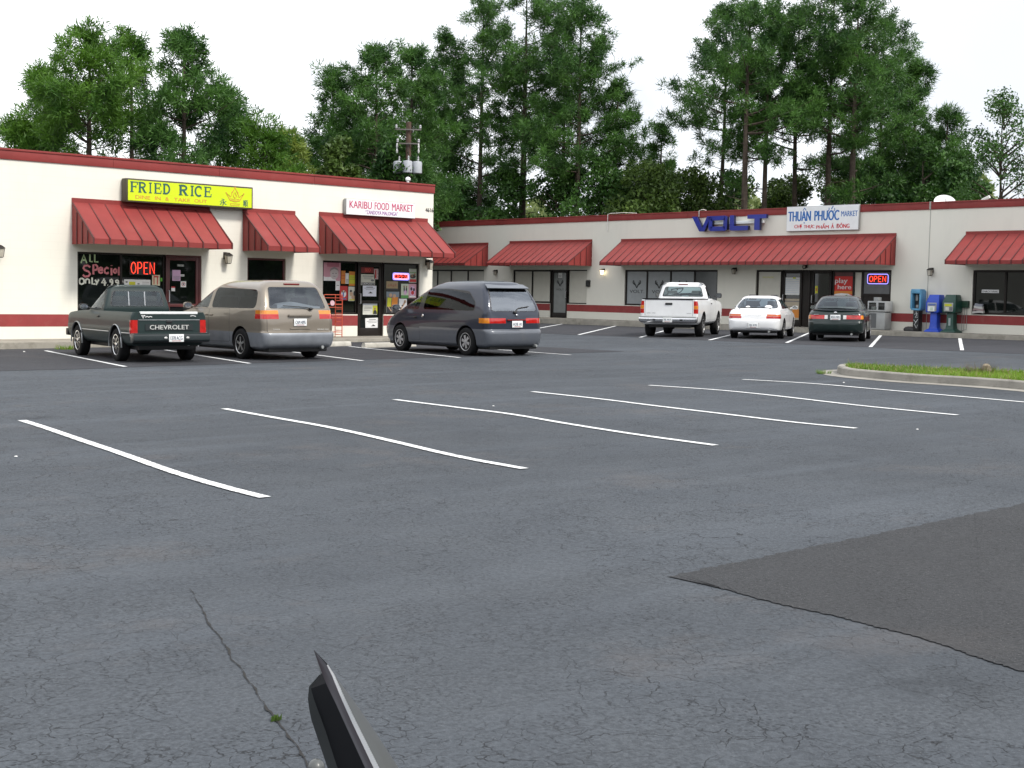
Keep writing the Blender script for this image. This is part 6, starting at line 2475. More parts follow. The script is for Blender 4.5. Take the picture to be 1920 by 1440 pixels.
# ---------------- two sedans
def sedan(name, pos, heading, label, P, kind):
    c = Car(name, pos, None, -1.33, heading, label, "sedan", P)
    w_ = .885 if kind == 'w' else .89
    hi = 0 if kind == 'w' else .03
    lo = [(.255, 2.15, -2.18, w_ - .09, .2, .15, .1, .03, .03), (.29, 2.28, -2.32, w_ - .035, .28, .2, .14, .06, .04), (.37, 2.35, -2.385, w_ - .01, .3, .24, .16, .09, .05), (.50, 2.38, -2.40, w_, .32, .26, .18, .10, .05), (.60, 2.36, -2.39, w_ + .003, .32, .25, .18, .10, .05), (.63, 2.34, -2.345, w_ + .003, .32, .22, .18, .09, .05),
          (.72, 2.25, -2.33, w_, .33, .21, .2, .09, .05), (.80 + hi, 2.02, -2.30, w_ - .01, .34, .21, .22, .09, .05), (.88 + hi, 1.55, -2.25, w_ - .035, .36, .22, .24, .09, .05), (.935 + hi, 1.15, -2.16, w_ - .075, .34, .24, .26, .09, .04), (.955 + hi, 1.02, -2.02, w_ - .12, .3, .2, .24, .08, .03)]
    bm = loft(lo)
    c.arch(bm, 1.36, .31, .365)
    c.arch(bm, -1.33, .31, .365)
    cn = lambda f: f.normal.x < -.15 or abs(f.normal.y) > .3
    for sg in (1, -1):
        if kind == 'w':
            zz = [((-2.0, 0, 0), (1, 0, 0))]
            c.patch(bm, zz + [((0, sg * .40, 0), (0, -sg, 0)), ((0, 0, .66), (0, 0, -1)), ((0, 0, .735), (0, 0, 1))], cn, "tail_light", MT['tail'])
            c.patch(bm, zz + [((0, sg * .42, 0), (0, -sg, 0)), ((0, 0, .737), (0, 0, -1)), ((0, 0, .80), (0, 0, 1))], cn, "turn_light", pm("tail_amber_red", (.5, .10, .02), .15, var=.15, coat=.6))
        else:
            zz = [((-2.05, 0, 0), (1, 0, 0)), ((0, 0, .70), (0, 0, -1)), ((0, 0, .82), (0, 0, 1))]
            c.patch(bm, zz + [((0, sg * .235, 0), (0, -sg, 0)), ((0, sg * .33, 0), (0, sg, 0))], cn, "reverse_light", MT['clear'])
            c.patch(bm, zz + [((0, sg * .332, 0), (0, -sg, 0)), ((0, sg * .76, 0), (0, sg, 0))], cn, "tail_light", MT['tail'])
            c.patch(bm, zz + [((0, sg * .762, 0), (0, -sg, 0))], cn, "turn_light", MT['amber'])
        c.seam(bm, [(.95, .27), (-.02, .27), (-.02, .93 + hi), (.95, .91 + hi)], 'y', SIDE[sg], "door")
        c.seam(bm, [(-.04, .27), (-.80, .27), (-.98, .60), (-.98, .93 + hi), (-.04, .93 + hi)], 'y', SIDE[sg], "rear_door")
        c.patch(bm, [((0, sg * .42, 0), (0, -sg, 0)), ((0, 0, .64), (0, 0, -1)), ((0, 0, .76), (0, 0, 1)), ((1.8, 0, 0), (-1, 0, 0))], FRONT, "headlight", MT['clear'])
    c.split(bm)
    z0 = .925 + hi
    gh = [(z0, 1.08, -1.72, .80, .30, .28, .22, .10, .03), (z0 + .06, .95, -1.64, .785, .28, .28, .22, .10, .03), (z0 + .14, .76, -1.50, .755, .26, .27, .22, .10, .025), (z0 + .30, .32, -1.18, .675, .22, .25, .18, .10, .02), (z0 + .39, .08, -.98, .62, .2, .24, .14, .09, .015), (z0 + .445, -.12, -.80, .53, .18, .2, .10, .07, .01), (z0 + .475, -.28, -.58, .36, .1, .12, .05, .05, .01)]
    bm = loft(gh, capbot=False)
    c.window(bm, [(-.70, z0 + .055), (.70, z0 + .055), (.535, z0 + .385), (-.535, z0 + .385)], 'x', lambda f: f.normal.x < -.25, MT['glass_rear'] if kind == 'w' else MT['glass_clear'], r=.12, name="rear_window")
    c.window(bm, [(-.72, z0 + .05), (.72, z0 + .05), (.56, z0 + .40), (-.56, z0 + .40)], 'x', FRONT, MT['glass_clear'], r=.1, name="windshield")
    for sg in (1, -1):
        c.window(bm, [(.82, z0 + .045), (-.02, z0 + .045), (-.06, z0 + .38), (.16, z0 + .38)], 'y', SIDE[sg], MT['glass_tint'], r=.04, name="side_window", trim=.016)
        c.window(bm, [(-.06, z0 + .045), (-1.20, z0 + .045), (-.98, z0 + .34), (-.10, z0 + .38)], 'y', SIDE[sg], MT['glass_tint'], r=.05, name="rear_side_window", trim=.016)
    c.split(bm, "cabin_roof")
    c.wheels(1.36, -1.33, 1.53, .315, .20, 'alloy5' if kind == 'w' else 'plain', .66)
    c.underbody(-2.1, 2.1, .70, .19, .42)
    c.mirror(.72, .86, 1.0 + hi, P, (.055, .10, .07))
    c.seats(.15, .82, 1, MT['seat_grey'] if kind != 'w' else MT['seat'], top=.72)
    mb = MB()
    rect = lambda x, z: [(x + .07, -.6, z), (x + .07, .6, z), (x - .07, .6, z), (x - .07, -.6, z)]
    mb.rings([rect(-.95, .55), rect(-1.05, .85), rect(-1.14, 1.04 + hi)])
    c.part(mb, "rear_seat", MT['seat_grey'], bevel=.04)
    c.dash(.88, .93 + hi, .68)
    for sg in (1, -1):
        c.handle(.08, sg * (w_ + .0), .79 + hi, P)
        c.handle(-.86, sg * (w_ + .0), .79 + hi, P)
    mb = MB()
    mb.tube([(-2.42, -.5, .24), (-1.9, -.5, .24)], .03, 10)
    c.part(mb, "exhaust_pipe", MT['steel'], smooth=True)
    return c


P = paintm("paint_white_sedan", (.78, .79, .80), 0, .28, (.5, .48, .44), .1)
c = sedan("sedan", (36.6, 28.25), HR, "white sedan with rounded boot lid beside the white pickup", P, 'w')
c.plate(-2.412, .0, .44, "VJL 4192")
c.text_rear(-2.338, .26, -.26, .755, .785, "MAXIMA", flat("badge_grey", (.42, .43, .44)))
mb = MB()
mb.tube([(-2.05, -.50, .965), (-2.10, -.46, 1.0), (-2.13, 0, 1.01), (-2.10, .46, 1.0), (-2.05, .50, .965)], .014, 6)
c.part(mb, "boot_rail", MT['black'], smooth=True)
mb = MB()
mb.box(-2.408, -2.38, -.20, .20, .355, .525)
c.part(mb, "plate_recess", pm("bumper_white_shade", (.6, .6, .6), .4))
mb = MB()
for x, y, r in ((-1.50, -.36, .09), (-1.52, .30, .06), (-1.50, -.05, .05)):
    mb.ell((x, y, 1.0), r * 1.2, r * 1.6, r)
c.part(mb, "parcel_shelf_toy", flat("dish_white", (.8, .8, .8)), smooth=True)
P = paintm("paint_dark_green_sedan", (.009, .018, .017), .1, .28, amt=.05, coat=.6)
c = sedan("sedan", (37.05, 25.44), HR, "dark green sedan with a full-width red tail light band", P, 'g')
c.plate(-2.352, .0, .755, "832 MPJ")
mb = MB()
mb.ell((-2.315, 0, .90), .012, .05, .03)
c.part(mb, "badge", MT['chrome'], smooth=True)
mb = MB()
for sg in (1, -1):
    mb.box(-2.325, -2.30, min(sg * .52, sg * .66), max(sg * .52, sg * .66), .832, .85)
c.part(mb, "boot_lettering", MT['alu'])
mb = MB()
mb.rings([[(-2.10 + .10 * (y / .72) ** 2, y, .985), (-2.27 + .18 * (y / .72) ** 2, y, 1.02 - .03 * (y / .7) ** 2), (-2.28 + .18 * (y / .72) ** 2, y, 1.04 - .04 * (y / .7) ** 2), (-2.10 + .10 * (y / .72) ** 2, y, 1.0)] for y in np.linspace(-.72, .72, 11)])
c.part(mb, "boot_spoiler", P, smooth=True, angle=40)


# ------------------------------------------------------------------ edge of the photographer's own car mirror
def cp(u, v, d):
    return Vector((0, 0, CAM_H)) + ray(u, v) * d


def zq(x, y, d):
    return cp(560 + x / 5.5375, 1180 + y / 5.5375, d)


base = cp(700, 1560, .8)
t = thing("car_mirror", base, "black door mirror housing with a bright chrome edge at the bottom of the picture", "car mirror")
NS = 13
lin = lambda pts, d0, d1: [zq(np.interp(s, [p[2] for p in pts], [p[0] for p in pts]), np.interp(s, [p[2] for p in pts], [p[1] for p in pts]), d0 + (d1 - d0) * s) for s in np.linspace(0, 1, NS)]
L0 = lin([(215, 470, 0), (108, 590, .08), (93, 700, .15), (118, 900, .3), (250, 1290, .62), (420, 1800, 1)], .80, .86)
L1 = lin([(225, 470, 0), (125, 610, .08), (170, 760, .18), (265, 1010, .38), (400, 1430, .68), (560, 1850, 1)], .80, .86)
B0 = lin([(240, 452, 0), (292, 580, .1), (380, 760, .25), (480, 980, .42), (690, 1440, .75), (860, 1830, 1)], .74, .78)
F0 = lin([(155, 212, 0), (200, 290, .04), (262, 430, .1), (390, 730, .25), (500, 980, .42), (715, 1440, .75), (890, 1830, 1)], .735, .775)
F1 = lin([(162, 215, 0), (240, 330, .05), (290, 420, .1), (402, 730, .25), (512, 980, .42), (730, 1440, .75), (905, 1830, 1)], .73, .77)
C0 = lin([(292, 372, 0), (330, 440, .06), (430, 690, .2), (550, 960, .42), (778, 1440, .75), (960, 1830, 1)], .725, .765)
C1 = lin([(303, 366, 0), (352, 430, .06), (468, 690, .2), (598, 960, .42), (838, 1440, .75), (1025, 1830, 1)], .725, .765)
D0 = lin([(318, 385, 0), (440, 570, .08), (548, 710, .2), (720, 950, .42), (1040, 1440, .75), (1290, 1830, 1)], .76, .80)
D1 = lin([(310, 400, 0), (430, 600, .08), (530, 760, .2), (690, 1000, .42), (980, 1480, .75), (1220, 1850, 1)], .90, .94)
E1 = lin([(230, 480, 0), (200, 640, .08), (220, 780, .2), (330, 1060, .42), (520, 1500, .75), (700, 1850, 1)], .92, .96)


def strip(name, mats, rows, closed=False):
    mb = MB()
    mb.rings([[r[i] for r in rows] for i in range(NS)], closed=closed, cap=closed)
    return mb.build(name, mats, t, base, smooth=True, angle=30)


hous = pm("mirror_housing", (.075, .08, .079), .4, coat=.3, var=.1)
strip("mirror_housing", hous, [L1, B0, F1, C1, D0, D1, E1, L0], True)
strip("mirror_face", pm("mirror_dark_face", (.004, .004, .006), .6, var=.2, spec=.1), [[p + (Vector((0, 0, CAM_H)) - p).normalized() * .003 for p in r] for r in (L1, B0)])
strip("flange", pm("mirror_flange", (.10, .075, .085), .3, coat=.5), [[p + (Vector((0, 0, CAM_H)) - p).normalized() * k for p in r] for r, k in ((B0, .003), (F0, .004), (F1, .003), (C0, .002))])
strip("sheen_edge", pm("mirror_painted_sheen", (.85, .86, .88), .25, var=.03), [[p + (Vector((0, 0, CAM_H)) - p).normalized() * k for p in r] for r, k in ((C0, .002), (C0, .006), (C1, .006), (C1, .002))])  # white base colour stands in for chrome reflecting the sky
kn = zq(182, 1445, .70)
mb = MB()
mb.ell(kn, .0045, .0045, .005)
mb.build("adjuster_knob", hous, t, base, smooth=True)


# ------------------------------------------------------------------ utility pole with transformers
dP = 66.0
pp = cp(764, 400, dP)
gzp = gz(pp.x, pp.y)
ptop = cp(764, 230, dP).z
t = thing("utility_pole", (pp.x, pp.y, gzp), "brown wooden utility pole with gray transformer cans behind the left building", "utility pole")
oo = (pp.x, pp.y, gzp)
mb = MB()
mb.tube([(pp.x, pp.y, gzp), (pp.x, pp.y, ptop)], .17, 10, .13)
mb.build("pole", MT['wood'], t, oo, smooth=True)
ex = RT.copy()
ex.z = 0
ex.normalize()
ey = Vector((-ex.y, ex.x, 0))
P3 = lambda x, y, z: pp * 1 + ex * x + ey * y + Vector((0, 0, z - pp.z))
zc1, zc2 = cp(764, 245, dP).z, cp(764, 271, dP).z
for z, w in ((zc1, .62), (zc2, .55)):
    mb = MB(P3)
    mb.box(-w, w, -.22, -.14, z - .032, z + .032)
    ca = mb.build("crossarm", flat("crossarm_dark", (.12, .11, .10)), t, oo, bevel=.01)
    mb = MB(P3)
    for x in (-w + .05, w - .05):
        mb.lathe([(.03, 0), (.06, .04), (.04, .08), (.06, .12), (.03, .18)], (x, -.17, z + .05), n=8)
    mb.build("insulator", flat("insulator_grey", (.4, .4, .42)), ca, oo)
zt_ = cp(764, 303, dP).z
for x, y in ((-.46, -.2), (.0, -.48), (.44, -.2)):
    mb = MB(P3)
    mb.lathe([(.20, 0), (.235, .03), (.235, .52), (.21, .57), (.05, .60)], (x, y, zt_ - .60), n=18)
    tr = mb.build("transformer", flat("transformer_grey", (.36, .38, .41)), t, oo, smooth=True)
    mb = MB(P3)
    mb.lathe([(.03, 0), (.05, .05), (.03, .1), (.045, .16), (.02, .22)], (x + .05, y, zt_ - .0), n=8)
    mb.build("bushing", flat("insulator_grey", (.4, .4, .42)), tr, oo)
for x in (-.52, .50):
    mb = MB(P3)
    mb.lathe([(.03, 0), (.05, .1), (.03, .2), (.05, .3), (.03, .45)], (x, -.25, zc2 - .45), n=8)
    mb.build("cutout_fuse", flat("insulator_pale", (.62, .62, .62)), t, oo)
mb = MB(P3)
for x in (-.46, .0, .44):
    mb.tube([(x + .05, -.3, zt_ + .2), (x * 1.1, -.3, zc2 - .1), (x * 1.15, -.25, zc2)], .012, 5)
mb.build("jumper_wire", MT['black'], t, oo)


# ------------------------------------------------------------------ trees
MT['pine_a'] = leaf_mat("pine_needles_sunny", (.028, .090, .010), (.120, .250, .028), .30)
MT['pine_b'] = leaf_mat("pine_needles_deep", (.012, .050, .012), (.095, .215, .038), .30)
MT['pine_c'] = leaf_mat("pine_needles_pale", (.090, .150, .022), (.27, .34, .06), .35)
MT['leaf_a'] = leaf_mat("broad_leaves_dark", (.010, .042, .009), (.060, .145, .022), .25)
MT['leaf_b'] = leaf_mat("broad_leaves_olive", (.024, .056, .012), (.100, .165, .030), .30)


def behind(u, depth, R):
    """keep trees clear of the rear walls of both buildings"""
    d = ray(u, 560)
    lim = (YL + 12) / d.y if u < 812 else (XR + 12) / d.x
    nd = max(depth, lim + 1.5 + R * .35)
    return nd, nd / depth


def mesh_from_tris(name, V, mat):
    n = len(V)
    me = bpy.data.meshes.new(name)
    me.vertices.add(n)
    me.vertices.foreach_set("co", np.ascontiguousarray(V, dtype=np.float32).ravel())
    me.loops.add(n)
    me.loops.foreach_set("vertex_index", np.arange(n, dtype=np.int32))
    me.polygons.add(n // 3)
    me.polygons.foreach_set("loop_start", np.arange(0, n, 3, dtype=np.int32))
    me.polygons.foreach_set("loop_total", np.full(n // 3, 3, dtype=np.int32))
    me.materials.append(mat)
    me.update()
    me.validate()
    return me


def unit(a):
    return a / np.maximum(1e-9, np.linalg.norm(a, axis=1, keepdims=True))


def needle_clumps(rng, C, R, out, n=88, wid=.023, up=.40):
    """C: clump centres, R: radii, out: outward unit vectors"""
    m = len(C)
    d = rng.normal(size=(m, n, 3)) + out[:, None, :] * .55 + np.array([0, 0, up])
    d = d / np.linalg.norm(d, axis=2, keepdims=True)
    base = C[:, None, :] + d * R[:, None, None] * rng.uniform(.0, .75, (m, n, 1)) + rng.normal(size=(m, n, 3)) * R[:, None, None] * .16
    d = d + rng.normal(size=(m, n, 3)) * .35
    tip = base + d * (R[:, None, None] * .25 + .10) * rng.uniform(.7, 1.3, (m, n, 1))
    p = np.cross(d, rng.normal(size=(m, n, 3)))
    p = p / np.maximum(1e-6, np.linalg.norm(p, axis=2, keepdims=True)) * wid * rng.uniform(.7, 1.4, (m, n, 1))
    tri = np.stack([base - p, base + p, tip], axis=2)
    return tri.reshape(-1, 3)


def pine(u, vtop, depth, base_frac, R, label, mat='pine_b', seed=1, dens=1.0, spread=1.0, trunk_r=.2, topround=1.0, kind="pine_tree", sparse=0.0):
    rng = np.random.default_rng(seed)
    depth, k_ = behind(u, depth, R)
    R *= k_
    top = cp(u, vtop, depth)
    x0, y0 = top.x, top.y
    zb = gz(x0, y0)
    H = top.z - zb
    t = thing(kind, (x0, y0, zb), label, "pine tree", "pines behind the shops")
    bend = rng.uniform(-.35, .35, 2)
    ax = lambda z: np.array([bend[0] * math.sin(z / H * 2.4), bend[1] * math.sin(z / H * 2.1), z])
    wood = MB()
    wood.tube([tuple(ax(H * s)) for s in np.linspace(0, .98, 10)], trunk_r, 9, .03)
    C, Rr, O = [], [], []
    z = H * base_frac
    z_lo = z
    while z < H * .985:
        s = (z - z_lo) / (H - z_lo)
        env = R * min(1.0, .50 + s / .22) * (max(0.0, 1 - s ** (1.45 * topround))) ** .80 + .22
        nb = int(rng.integers(2, 5))
        if s < sparse:
            nb = int(rng.random() < .6) + int(rng.random() < .25)
        for k in range(nb):
            az = rng.uniform(0, 2 * math.pi)
            ln = env * rng.uniform(.45, 1.28)
            rise = (-.05 + .55 * s + rng.uniform(-.12, .22))
            d = np.array([math.cos(az), math.sin(az), 0])
            p0 = ax(z)
            steps = max(3, int(ln / .8) + 2)
            path = []
            for j in range(steps + 1):
                q = j / steps
                path.append(p0 + d * ln * q + np.array([0, 0, ln * (rise * q + .22 * q * q)]) + rng.normal(size=3) * .05 * q)
            wood.tube([tuple(p) for p in path], max(.018, trunk_r * .26 * (1 - s * .6) * ln / R), 4, .008)
            nc = max(3, int(ln * 4.0 * dens))
            for j in range(nc):
                q = 1 - (j / nc) ** 1.2 * .62
                side = np.array([-d[1], d[0], 0]) * rng.normal() * .26 * ln * (1.1 - q * .4) * spread
                p = p0 + d * ln * q + np.array([0, 0, ln * (rise * q + .22 * q * q)]) + side + rng.normal(size=3) * np.array([.16, .16, .20])
                C.append(p)
                Rr.append(rng.uniform(.26, .58))
                o = p - ax(p[2] if p[2] < H else H)
                O.append(o / (np.linalg.norm(o) + 1e-6))
        z += H * .018 / dens ** .5 * rng.uniform(.7, 1.5) + .10
    for j in range(4):
        C.append(ax(H * .97) + rng.normal(size=3) * .2)
        Rr.append(.5)
        O.append(np.array([0, 0, 1.0]))
    # a few bare stubs below the crown
    for j in range(6):
        zz = H * rng.uniform(base_frac * .55, base_frac)
        az = rng.uniform(0, 6.28)
        l_ = rng.uniform(.4, 1.6)
        wood.tube([tuple(ax(zz)), tuple(ax(zz) + np.array([math.cos(az) * l_, math.sin(az) * l_, l_ * .15]))], .035, 4, .01)
    wood.build("trunk", MT['bark'], t, smooth=True, recalc=False)
    V = needle_clumps(rng, np.array(C), np.array(Rr), np.array(O))
    me = mesh_from_tris("crown", V, MT[mat])
    ob = bpy.data.objects.new("crown", me)
    COL.objects.link(ob)
    ob.parent = t
    return t


def leafy(u, vtop, depth, wid, label, mat='leaf_a', seed=1, name="tree", cat="tree", base_frac=.12, n=16000, leaf=.13, thin=1.0, group="broad-leaved trees behind the shops", trunk_r=.12, blobs=34):
    rng = np.random.default_rng(seed)
    depth, k_ = behind(u, depth, wid)
    wid *= k_
    top = cp(u, vtop, depth)
    x0, y0 = top.x, top.y
    zb = gz(x0, y0)
    H = top.z - zb
    t = thing(name, (x0, y0, zb), label, cat, group)
    wood = MB()
    wood.tube([(0, 0, 0), (.1, .05, H * .4), (.0, .1, H * .9)], trunk_r, 8, .02)
    zl = H * base_frac
    cs, rs = [], []
    for k in range(blobs):
        s = rng.uniform(0, 1) ** .8
        env = wid * (1 - abs(s - .38) ** 1.7 * 1.5) * .8
        az = rng.uniform(0, 6.28)
        r = env * math.sqrt(rng.uniform(.05, 1))
        c_ = np.array([math.cos(az) * r, math.sin(az) * r, zl + (H - zl) * s * .93])
        cs.append(c_)
        rs.append(rng.uniform(.20, .42) * wid * (1 - .35 * s))
        wood.tube([(0, 0, max(.3, c_[2] - abs(r) * .7)), tuple(c_ * np.array([.6, .6, 1]) - np.array([0, 0, r * .2])), tuple(c_)], .05, 4, .012)
    cs.append(np.array([0, 0, H - .3 * wid * .5]))
    rs.append(.22 * wid)
    cs, rs = np.array(cs), np.array(rs)
    wood.build("trunk", MT['bark'], t, smooth=True, recalc=False)
    idx = rng.choice(len(cs), n, p=rs ** 2 / (rs ** 2).sum())
    d = unit(rng.normal(size=(n, 3)) + np.array([0, 0, .25]))
    p = cs[idx] + d * (rs[idx] * rng.uniform(.35, 1.08, n) ** .6)[:, None]
    p += rng.normal(size=(n, 3)) * .05
    a = unit(rng.normal(size=(n, 3)))
    b = unit(np.cross(a, rng.normal(size=(n, 3))))
    s_ = leaf * rng.uniform(.6, 1.5, n)[:, None]
    tri = np.stack([p - b * s_ * .5, p + b * s_ * .5, p + a * s_ * 1.3], axis=1).reshape(-1, 3)
    me = mesh_from_tris("crown", tri, MT[mat])
    ob = bpy.data.objects.new("crown", me)
    COL.objects.link(ob)
    ob.parent = t
    return t


# left group, behind the yellow sign
pine(178, 70, 56, 0.47, 2.7, "broad bright-green pine rising over the blank left wall", 'pine_a', 11, 1.15, trunk_r=.22, sparse=0.22)
pine(96, 136, 60, 0.45, 1.7, "lower pine at the left flank of the broad bright-green one", 'pine_a', 12, 1.0, sparse=0.2)
pine(242, 70, 62, 0.5, 1.3, "pine squeezed between the broad bright-green pine and the tall round-topped one", 'pine_a', 13, 1.0, sparse=0.2)
pine(34, 232, 60, 0.4, 1.4, "small pine at the left edge of the frame", 'pine_a', 14, .95, sparse=0.2)
pine(345, 66, 56, 0.44, 2.1, "tall round-topped dark pine above the yellow sign", 'pine_b', 15, 1.15, trunk_r=.2, sparse=0.22)
pine(425, 182, 60, 0.42, 1.0, "slim pine at the right shoulder of the round-topped one", 'pine_b', 16, 1.0)
pine(480, 236, 58, 0.4, 1.5, "short spreading pine over the narrow awning", 'pine_a', 17, 1.0, sparse=0.1)
pine(548, 262, 66, 0.36, 1.3, "short yellow-green pine in the dip of the tree line", 'pine_c', 18, 1.0)
# centre group
pine(622, 132, 72, 0.2, 2.4, "pine forming the left slope of the middle grove", 'pine_b', 21, 1.1)
pine(705, 92, 70, 0.3, 2.5, "pine directly left of the utility pole top", 'pine_b', 22, 1.1)
pine(772, 92, 74, 0.3, 2.6, "pine directly behind the utility pole", 'pine_b', 23, 1.1, sparse=0.1)
pine(838, 62, 76, .22, 2.6, "pine just right of the utility pole", 'pine_b', 24, 1.1)
pine(905, 4, 78, 0.36, 3.3, "tall pine at the left of the grove's highest pair", 'pine_b', 25, 1.05, trunk_r=.24, sparse=0.15)
pine(985, -28, 76, 0.42, 3.7, "tallest pine of the middle grove, cut off by the top of the frame", 'pine_b', 26, 1.0, trunk_r=.32, sparse=0.2)
pine(1085, 6, 78, 0.36, 3.5, "tall pine closing the middle grove on its right", 'pine_b', 27, 1.1, trunk_r=.26, sparse=0.15)
pine(1062, 28, 86, .45, 2.0, "thin pine showing behind the rightmost pine of the middle grove", 'pine_b', 28, .8)
pine(1165, 150, 84, .14, 2.0, "shorter pine below the right edge of the middle grove", 'pine_b', 29, .95)
pine(1243, 245, 88, .1, 2.0, "low dark pine in the gap between the two groves", 'pine_b', 30, .9)
# right group
pine(1352, 8, 82, .42, 3.5, "leftmost tall pine of the right grove, sparse on its left", 'pine_b', 31, .85, trunk_r=.20, sparse=0.26)
pine(1412, 2, 76, .50, 3.3, "thick-trunked pine rising behind the blue letters", 'pine_b', 32, .95, trunk_r=.27, sparse=0.26)
pine(1446, 12, 78, .42, 3.2, "pine just right of the thick-trunked one, behind the blue letters", 'pine_b', 33, .95, trunk_r=.22, sparse=0.26)
pine(1512, 14, 80, .40, 3.2, "straight pine behind the white market sign's left half", 'pine_b', 34, .95, trunk_r=.22, sparse=0.26)
pine(1566, -22, 78, .45, 3.4, "tallest pine of the right grove, behind the white market sign", 'pine_b', 35, .95, trunk_r=.26, sparse=0.26)
pine(1612, -6, 76, .36, 3.6, "tall pine with long right-hand limbs right of the white market sign", 'pine_b', 36, 1.0, trunk_r=.28, sparse=0.26)
pine(1660, 34, 84, .3, 3.3, "pine on the right shoulder of the right grove", 'pine_b', 37, 1.0, sparse=0.15)
pine(1715, 118, 82, .2, 3.0, "pine stepping down to the right, left of the dish", 'pine_b', 38, .95)
pine(1778, 205, 80, .12, 2.6, "last low pine of the right grove, above the dish", 'pine_b', 39, .95)
# understorey
leafy(640, 262, 58, 2.0, "olive leafy tree at the foot of the pines left of the utility pole", 'leaf_b', 51, blobs=26)
leafy(742, 268, 66, 2.4, "dark leafy tree behind the transformer cans", 'leaf_a', 58, blobs=28)
leafy(870, 296, 68, 2.9, "dark leafy tree right behind the left building's corner", 'leaf_a', 52)
leafy(955, 318, 72, 2.6, "dark leafy tree under the tallest middle pine", 'leaf_a', 53)
leafy(1046, 298, 74, 2.9, "leafy tree over the mid-length awning", 'leaf_a', 54)
leafy(1132, 294, 76, 3.50, "leafy tree above the white conduit", 'leaf_a', 55)
leafy(1215, 306, 80, 3.62, "olive leafy tree in the low gap left of the blue letters", 'leaf_b', 56)
leafy(1300, 318, 82, 3.38, "olive leafy tree behind the letter V", 'leaf_b', 57)
leafy(1375, 323, 86, 3.00, "small leafy tree behind the letters L and T", 'leaf_a', 59)
leafy(1480, 333, 88, 3.12, "small leafy tree among the trunks behind the white market sign", 'leaf_b', 60)
leafy(1575, 328, 90, 3.25, "small leafy tree right of the white market sign", 'leaf_b', 61)
leafy(1655, 288, 84, 3.50, "dark leafy tree left of the dish behind the parapet", 'leaf_a', 62)
leafy(1735, 262, 76, 2.9, "dark leafy tree directly behind the dish", 'leaf_a', 63)
leafy(1806, 288, 72, 2.4, "dark leafy tree right of the dish", 'leaf_a', 64)
leafy(1885, 170, 64, 2.5, "thin airy tree with open twigs at the right edge", 'leaf_a', 65, n=11000, leaf=.085, blobs=60, base_frac=.25)
leafy(826, 352, 92, 1.6, "bright leafy sapling peeking past the left building's corner", 'leaf_b', 66, n=7000, blobs=16)
# far belt of woodland seen through the gaps
rng = np.random.default_rng(77)
n = 90000
uu = rng.uniform(-300, 2300, n)
P_ = []
for k in range(n):
    d_ = rng.uniform(150, 175)
    r_ = ray(uu[k], 560)
    zt_ = 8.6 + 1.3 * math.sin(uu[k] * .011) + 1.2 * math.sin(uu[k] * .031 + 2) + .7 * math.sin(uu[k] * .083)
    P_.append((r_.x * d_, r_.y * d_, rng.uniform(0, 1) ** .7 * zt_ * 1.35))
P_ = np.array(P_)
a = unit(rng.normal(size=(n, 3)))
b = unit(np.cross(a, rng.normal(size=(n, 3))))
s_ = (.45 * rng.uniform(.5, 1.5, n))[:, None]
tri = np.stack([P_ - b * s_ * .6, P_ + b * s_ * .6, P_ + a * s_ * 1.3], axis=1).reshape(-1, 3)
ob = bpy.data.objects.new("far_woodland", mesh_from_tris("far_woodland", tri, leaf_mat("far_leaves", (.10, .15, .05), (.24, .28, .10), .4)))
COL.objects.link(ob)
tag(ob, kind='stuff')

# unseen tree belt added behind the camera to darken glass reflections and low sky
rng = np.random.default_rng(78)
n = 34000
an = rng.uniform(math.radians(130), math.radians(350), n)
rad = rng.uniform(58, 66, n)
top_ = 11 + 2.5 * np.sin(an * 9) + 1.8 * np.sin(an * 23 + 1)
P_ = np.stack([rad * np.cos(an), rad * np.sin(an), rng.uniform(0, 1, n) * top_ - 1], axis=1)
a = unit(rng.normal(size=(n, 3)))
b = unit(np.cross(a, rng.normal(size=(n, 3))))
s_ = (.75 * rng.uniform(.5, 1.5, n))[:, None]
tri = np.stack([P_ - b * s_ * .7, P_ + b * s_ * .7, P_ + a * s_ * 1.4], axis=1).reshape(-1, 3)
ob = bpy.data.objects.new("far_woodland", mesh_from_tris("woodland_edge", tri, MT['leaf_a']))
COL.objects.link(ob)
tag(ob, kind='stuff')

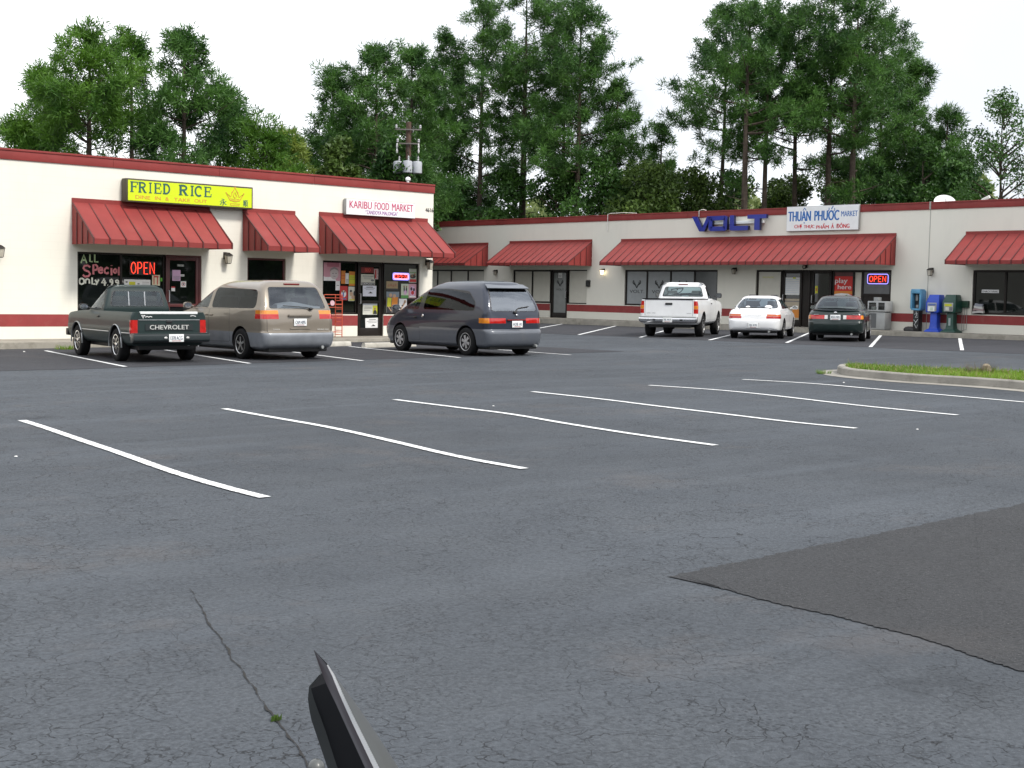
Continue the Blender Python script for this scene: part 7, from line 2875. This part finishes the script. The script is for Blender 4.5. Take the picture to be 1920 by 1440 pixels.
# weed clump and stump on the grass island, tufts by the kerb
def tuft(name, px, h, rad, n, mat, label, cat, seed, lift=0.0, group=None):
    p = G(*px)
    p.z += lift
    rng = random.Random(seed)
    mb = MB()
    for k in range(n):
        az, r = rng.uniform(0, 6.28), rad * math.sqrt(rng.random())
        x, y = p.x + r * math.cos(az), p.y + r * math.sin(az)
        hh = h * rng.uniform(.5, 1.1)
        w = rng.uniform(.006, .014)
        l_ = rng.uniform(.2, .7) * h
        z = p.z
        mb.face([(x - w, y, z), (x + w, y + w * .5, z), (x + math.cos(az) * l_, y + math.sin(az) * l_, z + hh)])
    tag(mb.build(name, mat, origin=p, recalc=False), label, cat, group)


pst = G(1848, 713)
pst.z += KH - .04
mb = MB()
rg = random.Random(5)
mb.rings([[(pst.x + (r * .7 + rg.uniform(-.02, .02)) * math.cos(q_), pst.y + (r * .7 + rg.uniform(-.02, .02)) * math.sin(q_), pst.z + h) for q_ in np.linspace(0, 5.7, 9)] for r, h in ((.14, 0), (.11, .08), (.10, .16), (.03, .19))])
tag(mb.build("tree_stump", flat("stump_pale", (.30, .25, .18), .9), origin=pst), "small pale weathered stump on the grass island", "stump")
tuft("weed_clump", (1838, 714), .26, .22, 170, leaf_mat("weed_brown", (.07, .06, .03), (.16, .13, .06), .2), "brownish dry weed clump around the stump on the island", "weeds", 1, KH - .04)
for i, (px, lab) in enumerate([((1545, 701), "green weed tuft in the gutter at the tip of the island"), ((1616, 705), "small green weed tuft against the kerb near the island's rounded end"), ((1148, 603), "weed tuft at the walk near the lit lantern")]):
    tuft("weed_tuft", px, .10, .13, 90, MT['grass'], lab, "weeds", 10 + i, .0, "weed tufts along the kerbs")
tuft("weed_tuft", (519, 1352), .022, .010, 16, MT['leaf_b'], "tiny weed growing from the long crack in the near asphalt", "weeds", 31, .0, "weed tufts along the kerbs")
tuft("weed_tuft", (128, 655), .12, .3, 120, MT['grass'], "mossy weeds along the curb left of the green pickup", "weeds", 32, .0, "weed tufts along the kerbs")
